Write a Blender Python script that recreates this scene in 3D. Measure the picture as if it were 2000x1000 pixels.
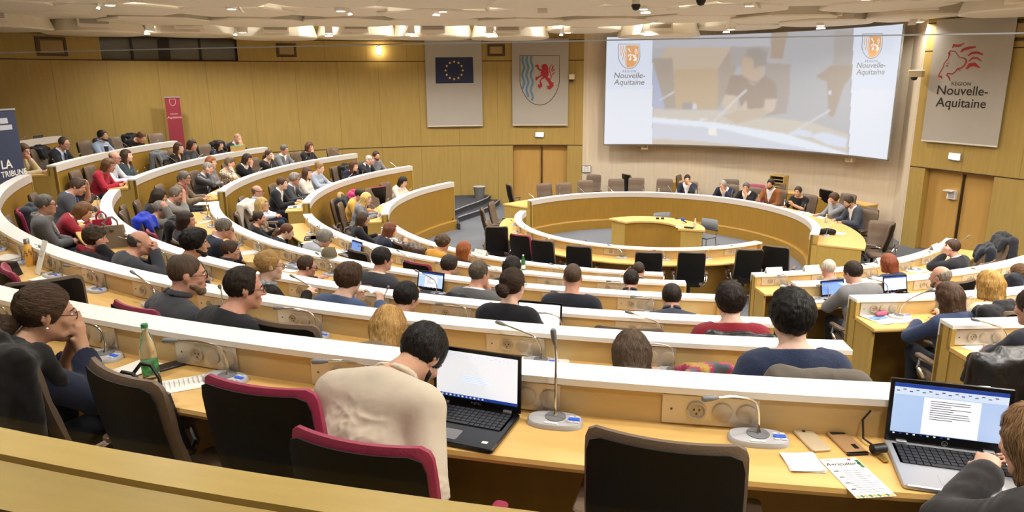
import bpy, bmesh, math, random
import numpy as np
from mathutils import Vector, Matrix, noise as mnoise
random.seed(7)
rng = np.random.default_rng(7)
S = bpy.context.scene
for o in list(bpy.data.objects): bpy.data.objects.remove(o)
COL = S.collection
PI = math.pi
R_ = math.radians

# ------------------------------------------------------------------ camera, world, exposure
CAM_POS = np.array([0.0, -15.507, 4.016])
YAW, PIT, ROL, FPX, PPY = -0.198, 0.240, -0.008, 1354.7, -17.156
_fw = np.array([math.sin(YAW)*math.cos(PIT), math.cos(YAW)*math.cos(PIT), -math.sin(PIT)])
_r = np.array([math.cos(YAW), -math.sin(YAW), 0.0]); _u = np.cross(_r, _fw)
CR = _r*math.cos(ROL) + _u*math.sin(ROL); CU = -_r*math.sin(ROL) + _u*math.cos(ROL); CF = _fw
cd = bpy.data.cameras.new('camera'); cam = bpy.data.objects.new('camera', cd); COL.objects.link(cam)
M = Matrix.Identity(4)
for i in range(3):
    M[i][0] = CR[i]; M[i][1] = CU[i]; M[i][2] = -CF[i]; M[i][3] = CAM_POS[i]
cam.matrix_world = M
cd.sensor_width = 36; cd.lens = 36*FPX/2000; cd.shift_y = PPY/2000
cd.clip_start = 0.05; cd.clip_end = 200
S.camera = cam
W = bpy.data.worlds.new('world'); S.world = W; W.use_nodes = True
W.node_tree.nodes['Background'].inputs[0].default_value = (1, .9, .78, 1)
W.node_tree.nodes['Background'].inputs[1].default_value = 0.05
S.view_settings.view_transform = 'Standard'; S.view_settings.look = 'None'
S.view_settings.exposure = 0.0; S.view_settings.gamma = 1; S.view_settings.use_curve_mapping = False
LAMP_W = 52.0          # watts of each ceiling downlight

def proj(X):
    d = np.asarray(X, float) - CAM_POS; t = d @ CF
    return 1000 + FPX*(d @ CR)/t, 500 + PPY - FPX*(d @ CU)/t
def ray(px, py):
    d = CF + (px-1000)/FPX*CR + (500+PPY-py)/FPX*CU
    return CAM_POS, d
def onz(px, py, z):
    c, d = ray(px, py); t = (z-c[2])/d[2]; return c + t*d
def oncyl(px, py, R, far=True):
    c, d = ray(px, py); A = d[0]**2+d[1]**2; B = 2*(c[0]*d[0]+c[1]*d[1]); C = c[0]**2+c[1]**2-R*R
    D = max(B*B-4*A*C, 0); t = (-B+(1 if far else -1)*D**.5)/(2*A); return c + t*d
def onplane(px, py, a, n):
    c, d = ray(px, py); t = np.dot(np.asarray(a)-c, n)/np.dot(d, n); return c + t*d
def azpt(az, d):
    a = R_(az); return np.array([d*math.sin(a), CAM_POS[1]+d*math.cos(a)])
def pol(th, R, z=0.0):
    a = R_(th); return np.array([R*math.sin(a), R*math.cos(a), z])
def thof(p): return math.degrees(math.atan2(p[0], p[1]))

# ------------------------------------------------------------------ materials
MATS = {}
def srgb(c):
    if isinstance(c, str):
        c = c.lstrip('#'); c = tuple(int(c[i:i+2], 16)/255 for i in (0, 2, 4))
    return tuple(x/12.92 if x <= .04045 else ((x+.055)/1.055)**2.4 for x in c)
def mat(name, color, rough=.5, metal=0, var=0.0, vscale=8, bump=0, bscale=60, emit=0, spec=.5, stretch=None, coord='Object', trans=0, sheen=0):
    if name in MATS: return MATS[name]
    m = bpy.data.materials.new(name); m.use_nodes = True; nt = m.node_tree; b = nt.nodes['Principled BSDF']
    c = srgb(color)
    b.inputs['Base Color'].default_value = (*c, 1); b.inputs['Roughness'].default_value = rough; b.inputs['Metallic'].default_value = metal
    b.inputs['Specular IOR Level'].default_value = spec
    if trans: b.inputs['Transmission Weight'].default_value = trans
    if sheen: b.inputs['Sheen Weight'].default_value = sheen
    if emit:
        b.inputs['Emission Color'].default_value = (*c, 1); b.inputs['Emission Strength'].default_value = emit
    if var or bump:
        tc = nt.nodes.new('ShaderNodeTexCoord'); mp = nt.nodes.new('ShaderNodeMapping')
        nt.links.new(tc.outputs[coord], mp.inputs[0])
        if stretch: mp.inputs['Scale'].default_value = stretch
        if var:
            n = nt.nodes.new('ShaderNodeTexNoise'); n.inputs['Scale'].default_value = vscale; n.inputs['Detail'].default_value = 4
            nt.links.new(mp.outputs[0], n.inputs['Vector'])
            r = nt.nodes.new('ShaderNodeValToRGB'); nt.links.new(n.outputs[0], r.inputs[0])
            r.color_ramp.elements[0].position = .3; r.color_ramp.elements[1].position = .7
            r.color_ramp.elements[0].color = (*[max(0, x*(1-var)) for x in c], 1); r.color_ramp.elements[1].color = (*[min(1, x*(1+var)) for x in c], 1)
            nt.links.new(r.outputs[0], b.inputs['Base Color'])
        if bump:
            n2 = nt.nodes.new('ShaderNodeTexNoise'); n2.inputs['Scale'].default_value = bscale; n2.inputs['Detail'].default_value = 3
            nt.links.new(mp.outputs[0], n2.inputs['Vector'])
            bp = nt.nodes.new('ShaderNodeBump'); bp.inputs['Strength'].default_value = bump; bp.inputs['Distance'].default_value = .01
            nt.links.new(n2.outputs[0], bp.inputs['Height']); nt.links.new(bp.outputs[0], b.inputs['Normal'])
    MATS[name] = m; return m
def wood(name, color, stretch, var=.10, rough=.42, seams=0):
    m = mat(name, color, rough=rough, var=var, vscale=3, stretch=stretch, coord='UV', spec=.35)
    if seams:
        nt = m.node_tree; b = nt.nodes['Principled BSDF']; ramp = b.inputs['Base Color'].links[0].from_node
        tc = nt.nodes.new('ShaderNodeTexCoord'); sp = nt.nodes.new('ShaderNodeSeparateXYZ'); nt.links.new(tc.outputs['UV'], sp.inputs[0])
        mo = nt.nodes.new('ShaderNodeMath'); mo.operation = 'PINGPONG'; mo.inputs[1].default_value = seams/2; nt.links.new(sp.outputs[0], mo.inputs[0])
        lt = nt.nodes.new('ShaderNodeMath'); lt.operation = 'LESS_THAN'; lt.inputs[1].default_value = .006; nt.links.new(mo.outputs[0], lt.inputs[0])
        mx = nt.nodes.new('ShaderNodeMix'); mx.data_type = 'RGBA'; nt.links.new(lt.outputs[0], mx.inputs[0])
        nt.links.new(ramp.outputs[0], mx.inputs[6]); mx.inputs[7].default_value = (*[x*.62 for x in srgb(color)], 1)
        nt.links.new(mx.outputs[2], b.inputs['Base Color'])
    return m
WALLW = wood('wall_veneer', '#ac9050', (5, .35, 1), var=.07, seams=1.22)
BEIGE = wood('beige_wall_panel', '#dccbb2', (4, .3, 1), var=.05)
DESKW = wood('desk_maple', '#dbb26c', (1.0, 7, 1), var=.08, rough=.38)
PANW = wood('front_panel_veneer', '#a07a30', (4, .6, 1), var=.06, rough=.45)
RECW = wood('recess_veneer', '#c8ad78', (1, 6, 1), var=.06)
ENDW = wood('end_board_veneer', '#b8994f', (6, .7, 1), var=.06)
PARW = wood('parapet_maple', '#b9a05c', (.8, 7, 1), var=.07, rough=.35)
CAPW = mat('white_laminate', '#f4f2ee', rough=.4, spec=.4)
FASC = mat('pale_grey_fascia', '#d6ccc2', rough=.5)
CARPET = mat('grey_carpet', '#6d7076', rough=.95, var=.1, vscale=180, bump=.3, bscale=400, spec=.1)
CARPD = mat('dark_step_carpet', '#4a4b50', rough=.95, var=.1, vscale=180, spec=.1)
NOSE = mat('step_nosing_grey', '#9a9aa0', rough=.5)
BLACKG = mat('joint_black', '#3a2a18', rough=.8)
LEATH_T = mat('taupe_leather', '#6e5c4c', rough=.45, bump=.15, bscale=120)
LEATH_R = mat('crimson_leather', '#9a3050', rough=.42, bump=.15, bscale=120)
LEATH_B = mat('brown_leather', '#8a4a26', rough=.42, bump=.15, bscale=120)
SHELL = mat('black_back_shell', '#0b0a09', rough=.5, bump=.08, bscale=220, spec=.3)
CHROME = mat('polished_aluminium', '#d8d8d8', rough=.15, metal=1)
ALU = mat('brushed_socket_plate', '#cdc4b4', rough=.35, metal=.45)
GREYP = mat('grey_plastic', '#b9babd', rough=.35, spec=.5)
GREYD = mat('dark_grey_plastic', '#77787c', rough=.5)
BLK = mat('black_plastic', '#17171a', rough=.4)
PAPER = mat('white_paper', '#f3f1ea', rough=.8)
BLUEL = mat('blue_display', '#2a58c8', rough=.3, emit=.5)
BANNER = mat('banner_cloth', '#aea79c', rough=.85, var=.02, vscale=2)

# ------------------------------------------------------------------ mesh builder
class MB:
    def __init__(s): s.v = []; s.f = []; s.m = []; s.uv = []
    def add(s, vs, fs, mi=0, uvs=None):
        o = len(s.v); s.v += [tuple(map(float, v)) for v in vs]
        for k, f in enumerate(fs):
            s.f.append([o+i for i in f]); s.m.append(mi); s.uv.append(uvs[k] if uvs else None)
    def box(s, c, size, rz=0, rx=0, mi=0, ry=0):
        a, b, d = [x/2 for x in size]
        Mx = Matrix.Rotation(rz, 3, 'Z') @ Matrix.Rotation(ry, 3, 'Y') @ Matrix.Rotation(rx, 3, 'X')
        vs = [Vector(c) + Mx @ Vector((x*a, y*b, z*d)) for x in (-1, 1) for y in (-1, 1) for z in (-1, 1)]
        fs = [(0, 1, 3, 2), (4, 6, 7, 5), (0, 4, 5, 1), (2, 3, 7, 6), (0, 2, 6, 4), (1, 5, 7, 3)]
        L = [(x*a, y*b, z*d) for x in (-1, 1) for y in (-1, 1) for z in (-1, 1)]
        ax = [(1, 2), (1, 2), (0, 2), (0, 2), (0, 1), (0, 1)]
        s.add(vs, fs, mi, [[(L[i][p], L[i][q]) for i in f] for f, (p, q) in zip(fs, ax)])
    def rbox(s, c, size, r=.01, rz=0, rx=0, mi=0, n=3):
        # box with rounded vertical corners and a small top chamfer
        a, b, d = [x/2 for x in size]; r = min(r, a*.99, b*.99); ch = min(r*.4, d*.4)
        def ringp(ins, z):
            out = []
            for (cx, cy, a0) in ((a-r, b-r, 0), (-a+r, b-r, PI/2), (-a+r, -b+r, PI), (a-r, -b+r, 1.5*PI)):
                for i in range(n+1):
                    t = a0 + PI/2*i/n; out.append((cx+(r-ins)*math.cos(t), cy+(r-ins)*math.sin(t), z))
            return out
        rings = [ringp(ch, -d), ringp(0, -d+ch), ringp(0, d-ch), ringp(ch, d)]; k = len(rings[0])
        Mx = Matrix.Rotation(rz, 3, 'Z') @ Matrix.Rotation(rx, 3, 'X')
        vs = [Vector(c) + Mx @ Vector(p) for rg in rings for p in rg]
        fs = [(j*k+i, j*k+(i+1) % k, (j+1)*k+(i+1) % k, (j+1)*k+i) for j in range(3) for i in range(k)]
        fs += [tuple(range(k-1, -1, -1)), tuple(3*k+i for i in range(k))]
        s.add(vs, fs, mi)
    def tube(s, pts, r, n=8, mi=0, cap=True):
        pts = [Vector(p) for p in pts]; rs = r if isinstance(r, (list, tuple)) else [r]*len(pts)
        vs = []; up = Vector((0, 0, 1)); prev = None
        for i, p in enumerate(pts):
            t = (pts[min(i+1, len(pts)-1)] - pts[max(i-1, 0)]).normalized()
            if prev is None:
                x = t.cross(up) if abs(t.z) < .95 else t.cross(Vector((1, 0, 0)))
            else: x = prev - t*prev.dot(t)
            x.normalize(); prev = x; y = t.cross(x)
            for j in range(n):
                a = 2*PI*j/n; vs.append(p + (x*math.cos(a)+y*math.sin(a))*rs[i])
        fs = [(i*n+j, i*n+(j+1) % n, (i+1)*n+(j+1) % n, (i+1)*n+j) for i in range(len(pts)-1) for j in range(n)]
        if cap: fs += [tuple(range(n-1, -1, -1)), tuple((len(pts)-1)*n+j for j in range(n))]
        s.add(vs, fs, mi)
    def lathe(s, prof, c=(0, 0, 0), n=24, mi=0, M3=None):
        vs = []
        for (r, z) in prof:
            for j in range(n):
                a = 2*PI*j/n; p = Vector((r*math.cos(a), r*math.sin(a), z))
                if M3 is not None: p = M3 @ p
                vs.append(p + Vector(c))
        fs = [(i*n+j, i*n+(j+1) % n, (i+1)*n+(j+1) % n, (i+1)*n+j) for i in range(len(prof)-1) for j in range(n)]
        if prof[0][0] > 1e-6: fs.append(tuple(range(n-1, -1, -1)))
        if prof[-1][0] > 1e-6: fs.append(tuple((len(prof)-1)*n+j for j in range(n)))
        s.add(vs, fs, mi)
    def sweep(s, prof, th0, th1, mi=0, step=1.0, caps=True):
        # closed (r,z) polygon swept about the hall's centre; uv in metres
        n = max(2, int(abs(th1-th0)/step)+1); k = len(prof)
        L = [0]
        for i in range(k):
            a, b = prof[i], prof[(i+1) % k]; L.append(L[-1]+math.hypot(b[0]-a[0], b[1]-a[1]))
        rm = sum(p[0] for p in prof)/k
        vs = []; us = []
        for i in range(n+1):
            t = th0+(th1-th0)*i/n; us.append(R_(t)*rm)
            for (r, z) in prof: vs.append(pol(t, r, z))
        fs = []; uv = []
        for i in range(n):
            for j in range(k):
                j2 = (j+1) % k
                fs.append((i*k+j, i*k+j2, (i+1)*k+j2, (i+1)*k+j))
                uv.append([(us[i], L[j]), (us[i], L[j+1]), (us[i+1], L[j+1]), (us[i+1], L[j])])
        if caps:
            fs += [tuple(range(k-1, -1, -1)), tuple(n*k+j for j in range(k))]
            uv += [[(prof[j][0], prof[j][1]) for j in range(k-1, -1, -1)], [(prof[j][0], prof[j][1]) for j in range(k)]]
        s.add(vs, fs, mi, uv)
    def prism(s, poly, fn, depth, mi=0):
        # polygon (2d) mapped by fn(u,v,d) to 3d, given a thickness
        n = len(poly); vs = [fn(u, v, depth) for u, v in poly] + [fn(u, v, 0) for u, v in poly]
        fs = [tuple(range(n))] + [(i, i+n, (i+1) % n+n, (i+1) % n) for i in range(n)]
        s.add(vs, fs, mi)
    def build(s, name, mats, parent=None, smooth=False, loc=None, rz=0):
        me = bpy.data.meshes.new(name); me.from_pydata(s.v, [], s.f)
        if not isinstance(mats, (list, tuple)): mats = [mats]
        for m in mats: me.materials.append(m)
        uvl = me.uv_layers.new(name='UVMap')
        for p, mi, uv in zip(me.polygons, s.m, s.uv):
            p.material_index = mi
            if smooth: p.use_smooth = True
            if uv:
                for li, c in zip(p.loop_indices, uv): uvl.data[li].uv = c
        bm = bmesh.new(); bm.from_mesh(me); bmesh.ops.recalc_face_normals(bm, faces=bm.faces)
        if smooth:
            for e in bm.edges:
                if len(e.link_faces) == 2 and e.calc_face_angle(0) > .7: e.smooth = False
        bm.to_mesh(me); bm.free()
        o = bpy.data.objects.new(name, me); COL.objects.link(o)
        if parent: o.parent = parent
        if loc is not None: o.location = loc
        o.rotation_euler.z = rz
        return o
def tag(o, label=None, cat=None, group=None, kind=None):
    if label: o['label'] = label
    if cat: o['category'] = cat
    if group: o['group'] = group
    if kind: o['kind'] = kind
    return o
def empty(name, loc, rz=0, label=None, cat=None, group=None):
    o = bpy.data.objects.new(name, None); COL.objects.link(o); o.location = loc; o.rotation_euler = (0, 0, rz)
    o.empty_display_size = .1
    return tag(o, label, cat, group)
def copy_tree(o, parent=None):
    c = o.copy(); COL.objects.link(c)
    if parent: c.parent = parent
    for ch in list(o.children): copy_tree(ch, c)
    return c
def struct(o): o['kind'] = 'structure'; return o
def text_polys(body, size, shear=0, spacing=1.0, align='CENTER', bold=0.0, line=1.0):
    cu = bpy.data.curves.new('t', 'FONT'); cu.body = body; cu.size = size; cu.shear = shear; cu.align_x = align; cu.space_character = spacing
    cu.offset = bold; cu.space_line = line; cu.resolution_u = 4
    o = bpy.data.objects.new('t', cu); COL.objects.link(o)
    dg = bpy.context.evaluated_depsgraph_get(); me = bpy.data.meshes.new_from_object(o.evaluated_get(dg))
    vs = [(v.co.x, v.co.y) for v in me.vertices]; fs = [tuple(p.vertices) for p in me.polygons]
    bpy.data.objects.remove(o); bpy.data.meshes.remove(me); bpy.data.curves.remove(cu)
    return vs, fs
def put_text(mb, body, size, fn, mi=0, **k):
    vs, fs = text_polys(body, size, **k); mb.add([fn(u, v) for u, v in vs], fs, mi)
def stroke(pts, w):
    # polyline with (varying) width -> outline polygon quads
    pts = [np.array(p, float) for p in pts]; ws = w if isinstance(w, (list, tuple)) else [w]*len(pts)
    Lf, Rt = [], []
    for i, p in enumerate(pts):
        t = pts[min(i+1, len(pts)-1)]-pts[max(i-1, 0)]; t = t/(np.linalg.norm(t)+1e-9); n = np.array([-t[1], t[0]])
        Lf.append(tuple(p+n*ws[i]/2)); Rt.append(tuple(p-n*ws[i]/2))
    return [(Lf[i], Lf[i+1], Rt[i+1], Rt[i]) for i in range(len(pts)-1)]
def add_polys(mb, polys, fn, mi=0):
    for q in polys: mb.add([fn(u, v) for u, v in q], [tuple(range(len(q)))], mi)
# ------------------------------------------------------------------ hall layout
ROW = {'A': (12.823, 2.858), 'B': (11.555, 2.549), 'C': (10.300, 2.241), 'D': (8.784, 1.941), 'E': (7.237, 1.621), 'F': (5.698, 1.289),
       'G': (2.838, .962), 'H': (3.371, .970)}
CW = .156
def floor_z(r): return 0.0 if r in 'GH' else ROW[r][1]-.92
def desk_z(r): return ROW[r][1]-(.20 if r in 'GH' else .165)
AISL, AISR, AHW = -118.2, -188.65, .635
AXIS = -153.4
def dl(R): return math.degrees(math.asin(AHW/R))
FAR = {'F': -65.1, 'E': -65.0, 'D': -69.2, 'C': -80.6, 'B': -90.4, 'A': -101.2}
def sector(row, s):
    R = ROW[row][0]+.1
    if row == 'G': return (-225.3, -83.5)
    if row == 'H': return (-60.0, 110.8)
    if s == 'm': return (AISR+dl(R), AISL-dl(R))
    if s == 'l': return (AISL+dl(R), FAR[row])
    return (2*AXIS-FAR[row], AISR-dl(R))

# floors: stepped carpet terraces
mb = MB()
mb.sweep([(0.0, -.1), (0.0, 0), (24, 0), (24, -.1)], -180, 180, step=4, caps=False)
order = ['F', 'E', 'D', 'C', 'B', 'A']
for i, r in enumerate(order):
    R = ROW[r][0]+.05; z = floor_z(r)
    R2 = 22 if i == 5 else ROW[order[i+1]][0]+.06
    mb.sweep([(R, -.05), (R, z), (R2, z), (R2, -.05)], -241.5, FAR[r]-.4, step=2)
fl = struct(mb.build('floor', CARPET))
# curved steps down to the arena beside the left sector
mb = MB()
def slab(pts, z0, z1):
    n = len(pts); mb.add([(x, y, z0) for x, y in pts]+[(x, y, z1) for x, y in pts], [tuple(range(n, 2*n))]+[(i, (i+1) % n, n+(i+1) % n, n+i) for i in range(n)])
up = [(-5.2, 2.3), (-5.49, 3.4), (-5.36, 4.1), (-5.16, 4.9), (-5.05, 5.6), (-5.08, 6.6)]
lo = [(-5.0, 2.3), (-5.33, 3.2), (-5.16, 3.8), (-4.93, 4.5), (-4.78, 5.3), (-4.78, 6.6)]
slab(up+[(-9.5, 6.6), (-9.5, 3.4), (-7.3, 3.4), (-5.9, 2.7)], 0, .314); slab(lo+[(-9.5, 6.6), (-9.5, 3.0), (-5.4, 2.5)], 0, .157)
st = struct(mb.build('floor_left_steps', CARPD))
mb = MB()
for L, z in ((up, .314), (lo, .157)): mb.tube([(x+.01, y, z) for x, y in L[1:]], .018, n=6)
o = struct(mb.build('trim_step_nosing', NOSE, smooth=True))

# walls: veneered walls that curve about the hall (distance from the gallery by bearing)
WT = [(-100, 13.5), (-85, 15.5), (-70, 17.8), (-58, 19.0), (-46.7, 20.1), (-40, 20.9), (-32, 21.7), (-23.7, 22.2), (-18, 22.3), (-12, 22.35), (-6.73, 22.25), (-5.5, 22.2)]
WR = [(18.6, 18.85), (19.4, 18.65), (23.66, 17.75), (27, 17.2), (32.5, 16.35), (40, 14.4), (48.5, 12.7), (58, 10.6), (68.5, 8.5), (85, 6.6), (100, 5.8)]
def wd(az, T):
    xs = [t[0] for t in T]; i = max(0, min(len(T)-2, int(np.searchsorted(xs, az))-1))
    t = (az-xs[i])/(xs[i+1]-xs[i]); p0 = T[max(i-1, 0)][1]; p1 = T[i][1]; p2 = T[i+1][1]; p3 = T[min(i+2, len(T)-1)][1]
    m1 = (p2-p0)/((xs[i+1]-xs[max(i-1, 0)]))*(xs[i+1]-xs[i]); m2 = (p3-p1)/((xs[min(i+2, len(T)-1)]-xs[i]))*(xs[i+1]-xs[i])
    return (2*t**3-3*t*t+1)*p1+(t**3-2*t*t+t)*m1+(-2*t**3+3*t*t)*p2+(t**3-t*t)*m2
def wpt(az, off=0.0):
    T = WT if az < 5 else WR
    p = azpt(az, wd(az, T)); q = azpt(az+.3, wd(az+.3, T)) if az+.3 <= T[-1][0] else None
    q0 = azpt(az-.3, wd(az-.3, T)) if az-.3 >= T[0][0] else p
    t = (q if q is not None else p)-q0; t = t/np.linalg.norm(t); n = np.array([t[1], -t[0]])   # towards the hall
    return p+n*off
def wall_band(mb, a0, a1, z0, z1, mi=0, off=0.0, step=1.0):
    n = max(1, int(abs(a1-a0)/step+.5)); u = 0; prev = None
    for i in range(n+1):
        p = wpt(a0+(a1-a0)*i/n, off)
        if prev is not None:
            du = np.linalg.norm(p-prev)
            mb.add([(*prev, z0), (*p, z0), (*p, z1), (*prev, z1)], [(0, 1, 2, 3)], mi, [[(u, z0), (u+du, z0), (u+du, z1), (u, z1)]]); u += du
        prev = p
JZ = (1.915, 4.52, 5.12); TOPZ = 5.85
def wood_wall(name, a0, a1, door, holes):
    mb = MB(); levels = [(0, JZ[0]), (JZ[0], JZ[1]), (JZ[1], JZ[2]), (JZ[2], TOPZ)]
    for k, (z0, z1) in enumerate(levels):
        cuts = [a0]; gaps = []
        if k == 0 and door: gaps.append(door)
        if k == 2: gaps += holes
        segs = []; s0 = a0
        for g in gaps: segs.append((s0, g[0])); s0 = g[1]
        segs.append((s0, a1))
        for (p, q) in segs: wall_band(mb, p, q, z0, z1)
    for z in JZ:
        ranges = [(a0, a1)]
        for (p, q) in ranges: wall_band(mb, p, q, z-.012, z+.012, 1, .004)
    for g in ([door] if door else []):          # reveal of the door recess
        for a in g:
            p, q = wpt(a), wpt(a, -.24); mb.add([(*p, 0), (*q, 0), (*q, JZ[0]), (*p, JZ[0])], [(0, 1, 2, 3)], 2, [[(0, 0), (.24, 0), (.24, 1.9), (0, 1.9)]])
        p, q, p2, q2 = wpt(g[0]), wpt(g[0], -.24), wpt(g[1]), wpt(g[1], -.24)
        mb.add([(*p, JZ[0]), (*q, JZ[0]), (*q2, JZ[0]), (*p2, JZ[0])], [(0, 1, 2, 3)], 2)
    for g in holes:
        for a in g:
            p, q = wpt(a), wpt(a, -.3); mb.add([(*p, JZ[1]), (*q, JZ[1]), (*q, JZ[2]), (*p, JZ[2])], [(0, 1, 2, 3)], 1)
        for z in (JZ[1], JZ[2]):
            n = 6
            for i in range(n):
                b0 = g[0]+(g[1]-g[0])*i/n; b1 = g[0]+(g[1]-g[0])*(i+1)/n
                mb.add([(*wpt(b0), z), (*wpt(b0, -.3), z), (*wpt(b1, -.3), z), (*wpt(b1), z)], [(0, 1, 2, 3)], 1)
    return struct(mb.build(name, [WALLW, BLACKG, ENDW]))
WIN = (-40.95, -32.1)
DL = (-11.2, -6.75); DR = (19.55, 23.66)
wood_wall('wall_left', -100, -5.5, DL, [WIN]); wood_wall('wall_right', 18.6, 100, DR, [])
# pale curved wall behind the stage
mb = MB(); pts = [wpt(-5.5)]+[pol(t, 6.95)[:2] for t in np.arange(-17, 62.1, 2)]+[np.array([6.10, 2.75]), np.array([6.00, 2.37]), wpt(18.6)]
u = 0
for a, b in zip(pts[:-1], pts[1:]):
    d = np.linalg.norm(b-a); mb.add([(*a, 0), (*b, 0), (*b, TOPZ), (*a, TOPZ)], [(0, 1, 2, 3)], 0, [[(u, 0), (u+d, 0), (u+d, TOPZ), (u, TOPZ)]]); u += d
struct(mb.build('wall_stage', BEIGE))
# rear wall behind the gallery
mb = MB(); a, b = wpt(-100), wpt(100)
c1, c2 = np.array([-9, -21.]), np.array([5., -21.])
for p, q in ((a, c1), (c1, c2), (c2, b)):
    d = np.linalg.norm(q-p); mb.add([(*p, 0), (*q, 0), (*q, TOPZ), (*p, TOPZ)], [(0, 1, 2, 3)], 0, [[(0, 0), (d, 0), (d, TOPZ), (0, TOPZ)]])
struct(mb.build('wall_rear', WALLW))
CEILM = mat('ceiling_white_paint', '#ece4d6', rough=.9)
mb = MB(); mb.sweep([(0.0, 5.80), (0.0, 5.90), (26, 5.90), (26, 5.80)], -180, 180, step=4, caps=False); struct(mb.build('ceiling', CEILM))
# doors
DOORM = wood('door_veneer', '#bd9350', (4, .4, 1), var=.05); DARKH = mat('door_edge_bronze', '#4b3a2a', rough=.35, metal=.6)
def door(name, g, label):
    a, b = wpt(g[0], -.2), wpt(g[1], -.2); d = b-a; L = np.linalg.norm(d); rz = math.atan2(d[1], d[0]); mid = (a+b)/2
    e = empty(name, (*mid, 0), rz); struct(e)
    for s in (-1, 1):
        m = MB(); m.box((s*L/4, 0, JZ[0]/2), (L/2-.012, .045, JZ[0]-.01)); lf = m.build('door_leaf', DOORM, e)
        # uv by box is fine for the veneer
    m = MB(); m.box((.055, -.04, .95), (.035, .05, 1.8)); m.build('pull_handle', DARKH, e)
    m = MB(); m.box((0, -.026, .95), (.02, .012, 1.89)); m.build('meeting_strip', mat('strip_wood', '#a27c3c', rough=.5), e)
    return e
door('door_1', DL, ''); d2 = door('door_2', DR, '')
# control-booth window: four dark panes
GLASSD = mat('dark_booth_glass', '#4d4a44', rough=.12, spec=.8, var=.1, vscale=1.2); FRM = mat('dark_window_frame', '#2c2620', rough=.5)
e = empty('window_1', (*wpt(-36.5), JZ[1])); struct(e)
def rel(o, e): o.location = (o.location - e.location) if False else tuple(-x for x in e.location); o.parent = e; return o
edges = [WIN[0], -38.9, -36.9, -34.5, WIN[1]]
for i in range(4):
    m = MB(); wall_band(m, edges[i]+.06, edges[i+1]-.06, JZ[1]+.03, JZ[2]-.03, 0, -.17, .5); rel(m.build('pane', GLASSD), e)
m = MB()
for a in edges:
    p = wpt(a, -.16); w = .30 if a == -36.9 else .05
    m.box((*p, (JZ[1]+JZ[2])/2), (w, .06, JZ[2]-JZ[1]), rz=-R_(a))
rel(m.build('mullion', FRM), e)
m = MB(); wall_band(m, WIN[0], WIN[1], JZ[1], JZ[1]+.04, 0, -.15); wall_band(m, WIN[0], WIN[1], JZ[2]-.04, JZ[2], 0, -.15); rel(m.build('window_frame', FRM), e)

# wall-recessed loudspeakers, exit signs, cameras, notices
SPKG = mat('tan_speaker_grille', '#a98d5c', rough=.8, bump=.5, bscale=300); BRZ = mat('bronze_frame', '#4a351c', rough=.5)
def face_on_wall(az, off): 
    p = wpt(az, off); q = wpt(az+.2, off)-wpt(az-.2, off); return p, math.atan2(q[1], q[0])
def wall_speaker(px, py, w, h, label):
    az = math.degrees(math.atan2(*(lambda d: (d[0], d[1]))(ray(px, py)[1]))); p, rz = face_on_wall(az, .0)
    c, d = ray(px, py); t = np.linalg.norm(p-c[:2])/np.hypot(d[0], d[1]); z = c[2]+t*d[2]
    e = empty('wall_speaker', (*p, z), rz, label, 'speaker', 'speakers recessed in the wall')
    m = MB()
    for s in (-1, 1):
        m.box((s*(w/2-.03), -.012, 0), (.06, .03, h)); m.box((0, -.012, s*(h/2-.03)), (w-.12, .03, .06))
    m.build('frame', BRZ, e)
    m = MB(); m.rbox((0, -.02, 0), (w-.16, .05, h-.15), r=.02); m.build('grille', SPKG, e)
wall_speaker(100, 91, .66, .44, 'square wall speaker in a bronze frame at the far left above the rows')
wall_speaker(559, 98, .56, .38, 'square wall speaker just right of the dark booth windows')
wall_speaker(969, 98, .54, .36, 'square wall speaker between the two hanging white banners')
wall_speaker(2003, 58, .62, .42, 'square wall speaker at the right edge beside the lioness banner')
EMW = mat('lit_sign_white', '#ffffff', emit=7); 
def wall_xyz(px, py, off=.0):
    c, d = ray(px, py); az = math.degrees(math.atan2(d[0], d[1])); p, rz = face_on_wall(az, off); t = np.linalg.norm(p-c[:2])/np.hypot(d[0], d[1]); return np.array([p[0], p[1], c[2]+t*d[2]]), rz
SIGNG = mat('green_pictogram', '#1e8a4a', rough=.5)
for px, py, lb in ((1054, 263, 'lit exit sign above the left stage door'), (1867, 306, 'lit exit sign above the right stage door')):
    p, rz = wall_xyz(px, py); e = empty('exit_sign', tuple(p), rz, lb, 'exit sign', 'lit exit signs')
    m = MB(); m.rbox((0, -.03, 0), (.27, .05, .16), r=.01); m.build('housing', GREYP, e)
    m = MB(); m.box((0, -.06, .01), (.24, .012, .12)); m.build('lit_panel', EMW, e)
    m = MB(); m.box((-.09, -.06, -.066), (.06, .014, .015)); m.build('pictogram', SIGNG, e)
p, rz = wall_xyz(740, 99); e = empty('wall_lamp', tuple(p), rz, 'small glowing oval lamp on the left wall near the flag banner', 'lamp')
m = MB(); m.lathe([(.0, -.05), (.05, -.045), (.08, -.02), (.085, 0)], n=20, M3=Matrix(((1, 0, 0), (0, 0, 1), (0, 1.6, 0))).to_3x3()); m.build('lit_glass', mat('lamp_glow', '#fff4dc', emit=14), e, smooth=True)
m = MB(); m.lathe([(.09, -.01), (.1, 0), (.09, .012)], n=20, M3=Matrix(((1, 0, 0), (0, 0, 1), (0, 1.6, 0))).to_3x3()); m.build('rim', CHROME, e, smooth=True)
L = bpy.data.lights.new('wall_lamp_light', 'POINT'); L.energy = 12; L.color = (1, .85, .6); L.shadow_soft_size = .08
lo_ = bpy.data.objects.new('bulb', L); COL.objects.link(lo_); lo_.parent = e; lo_.location = (0, -.14, 0)
CREAM = mat('cream_plastic', '#d8c6a0', rough=.5)
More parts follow.
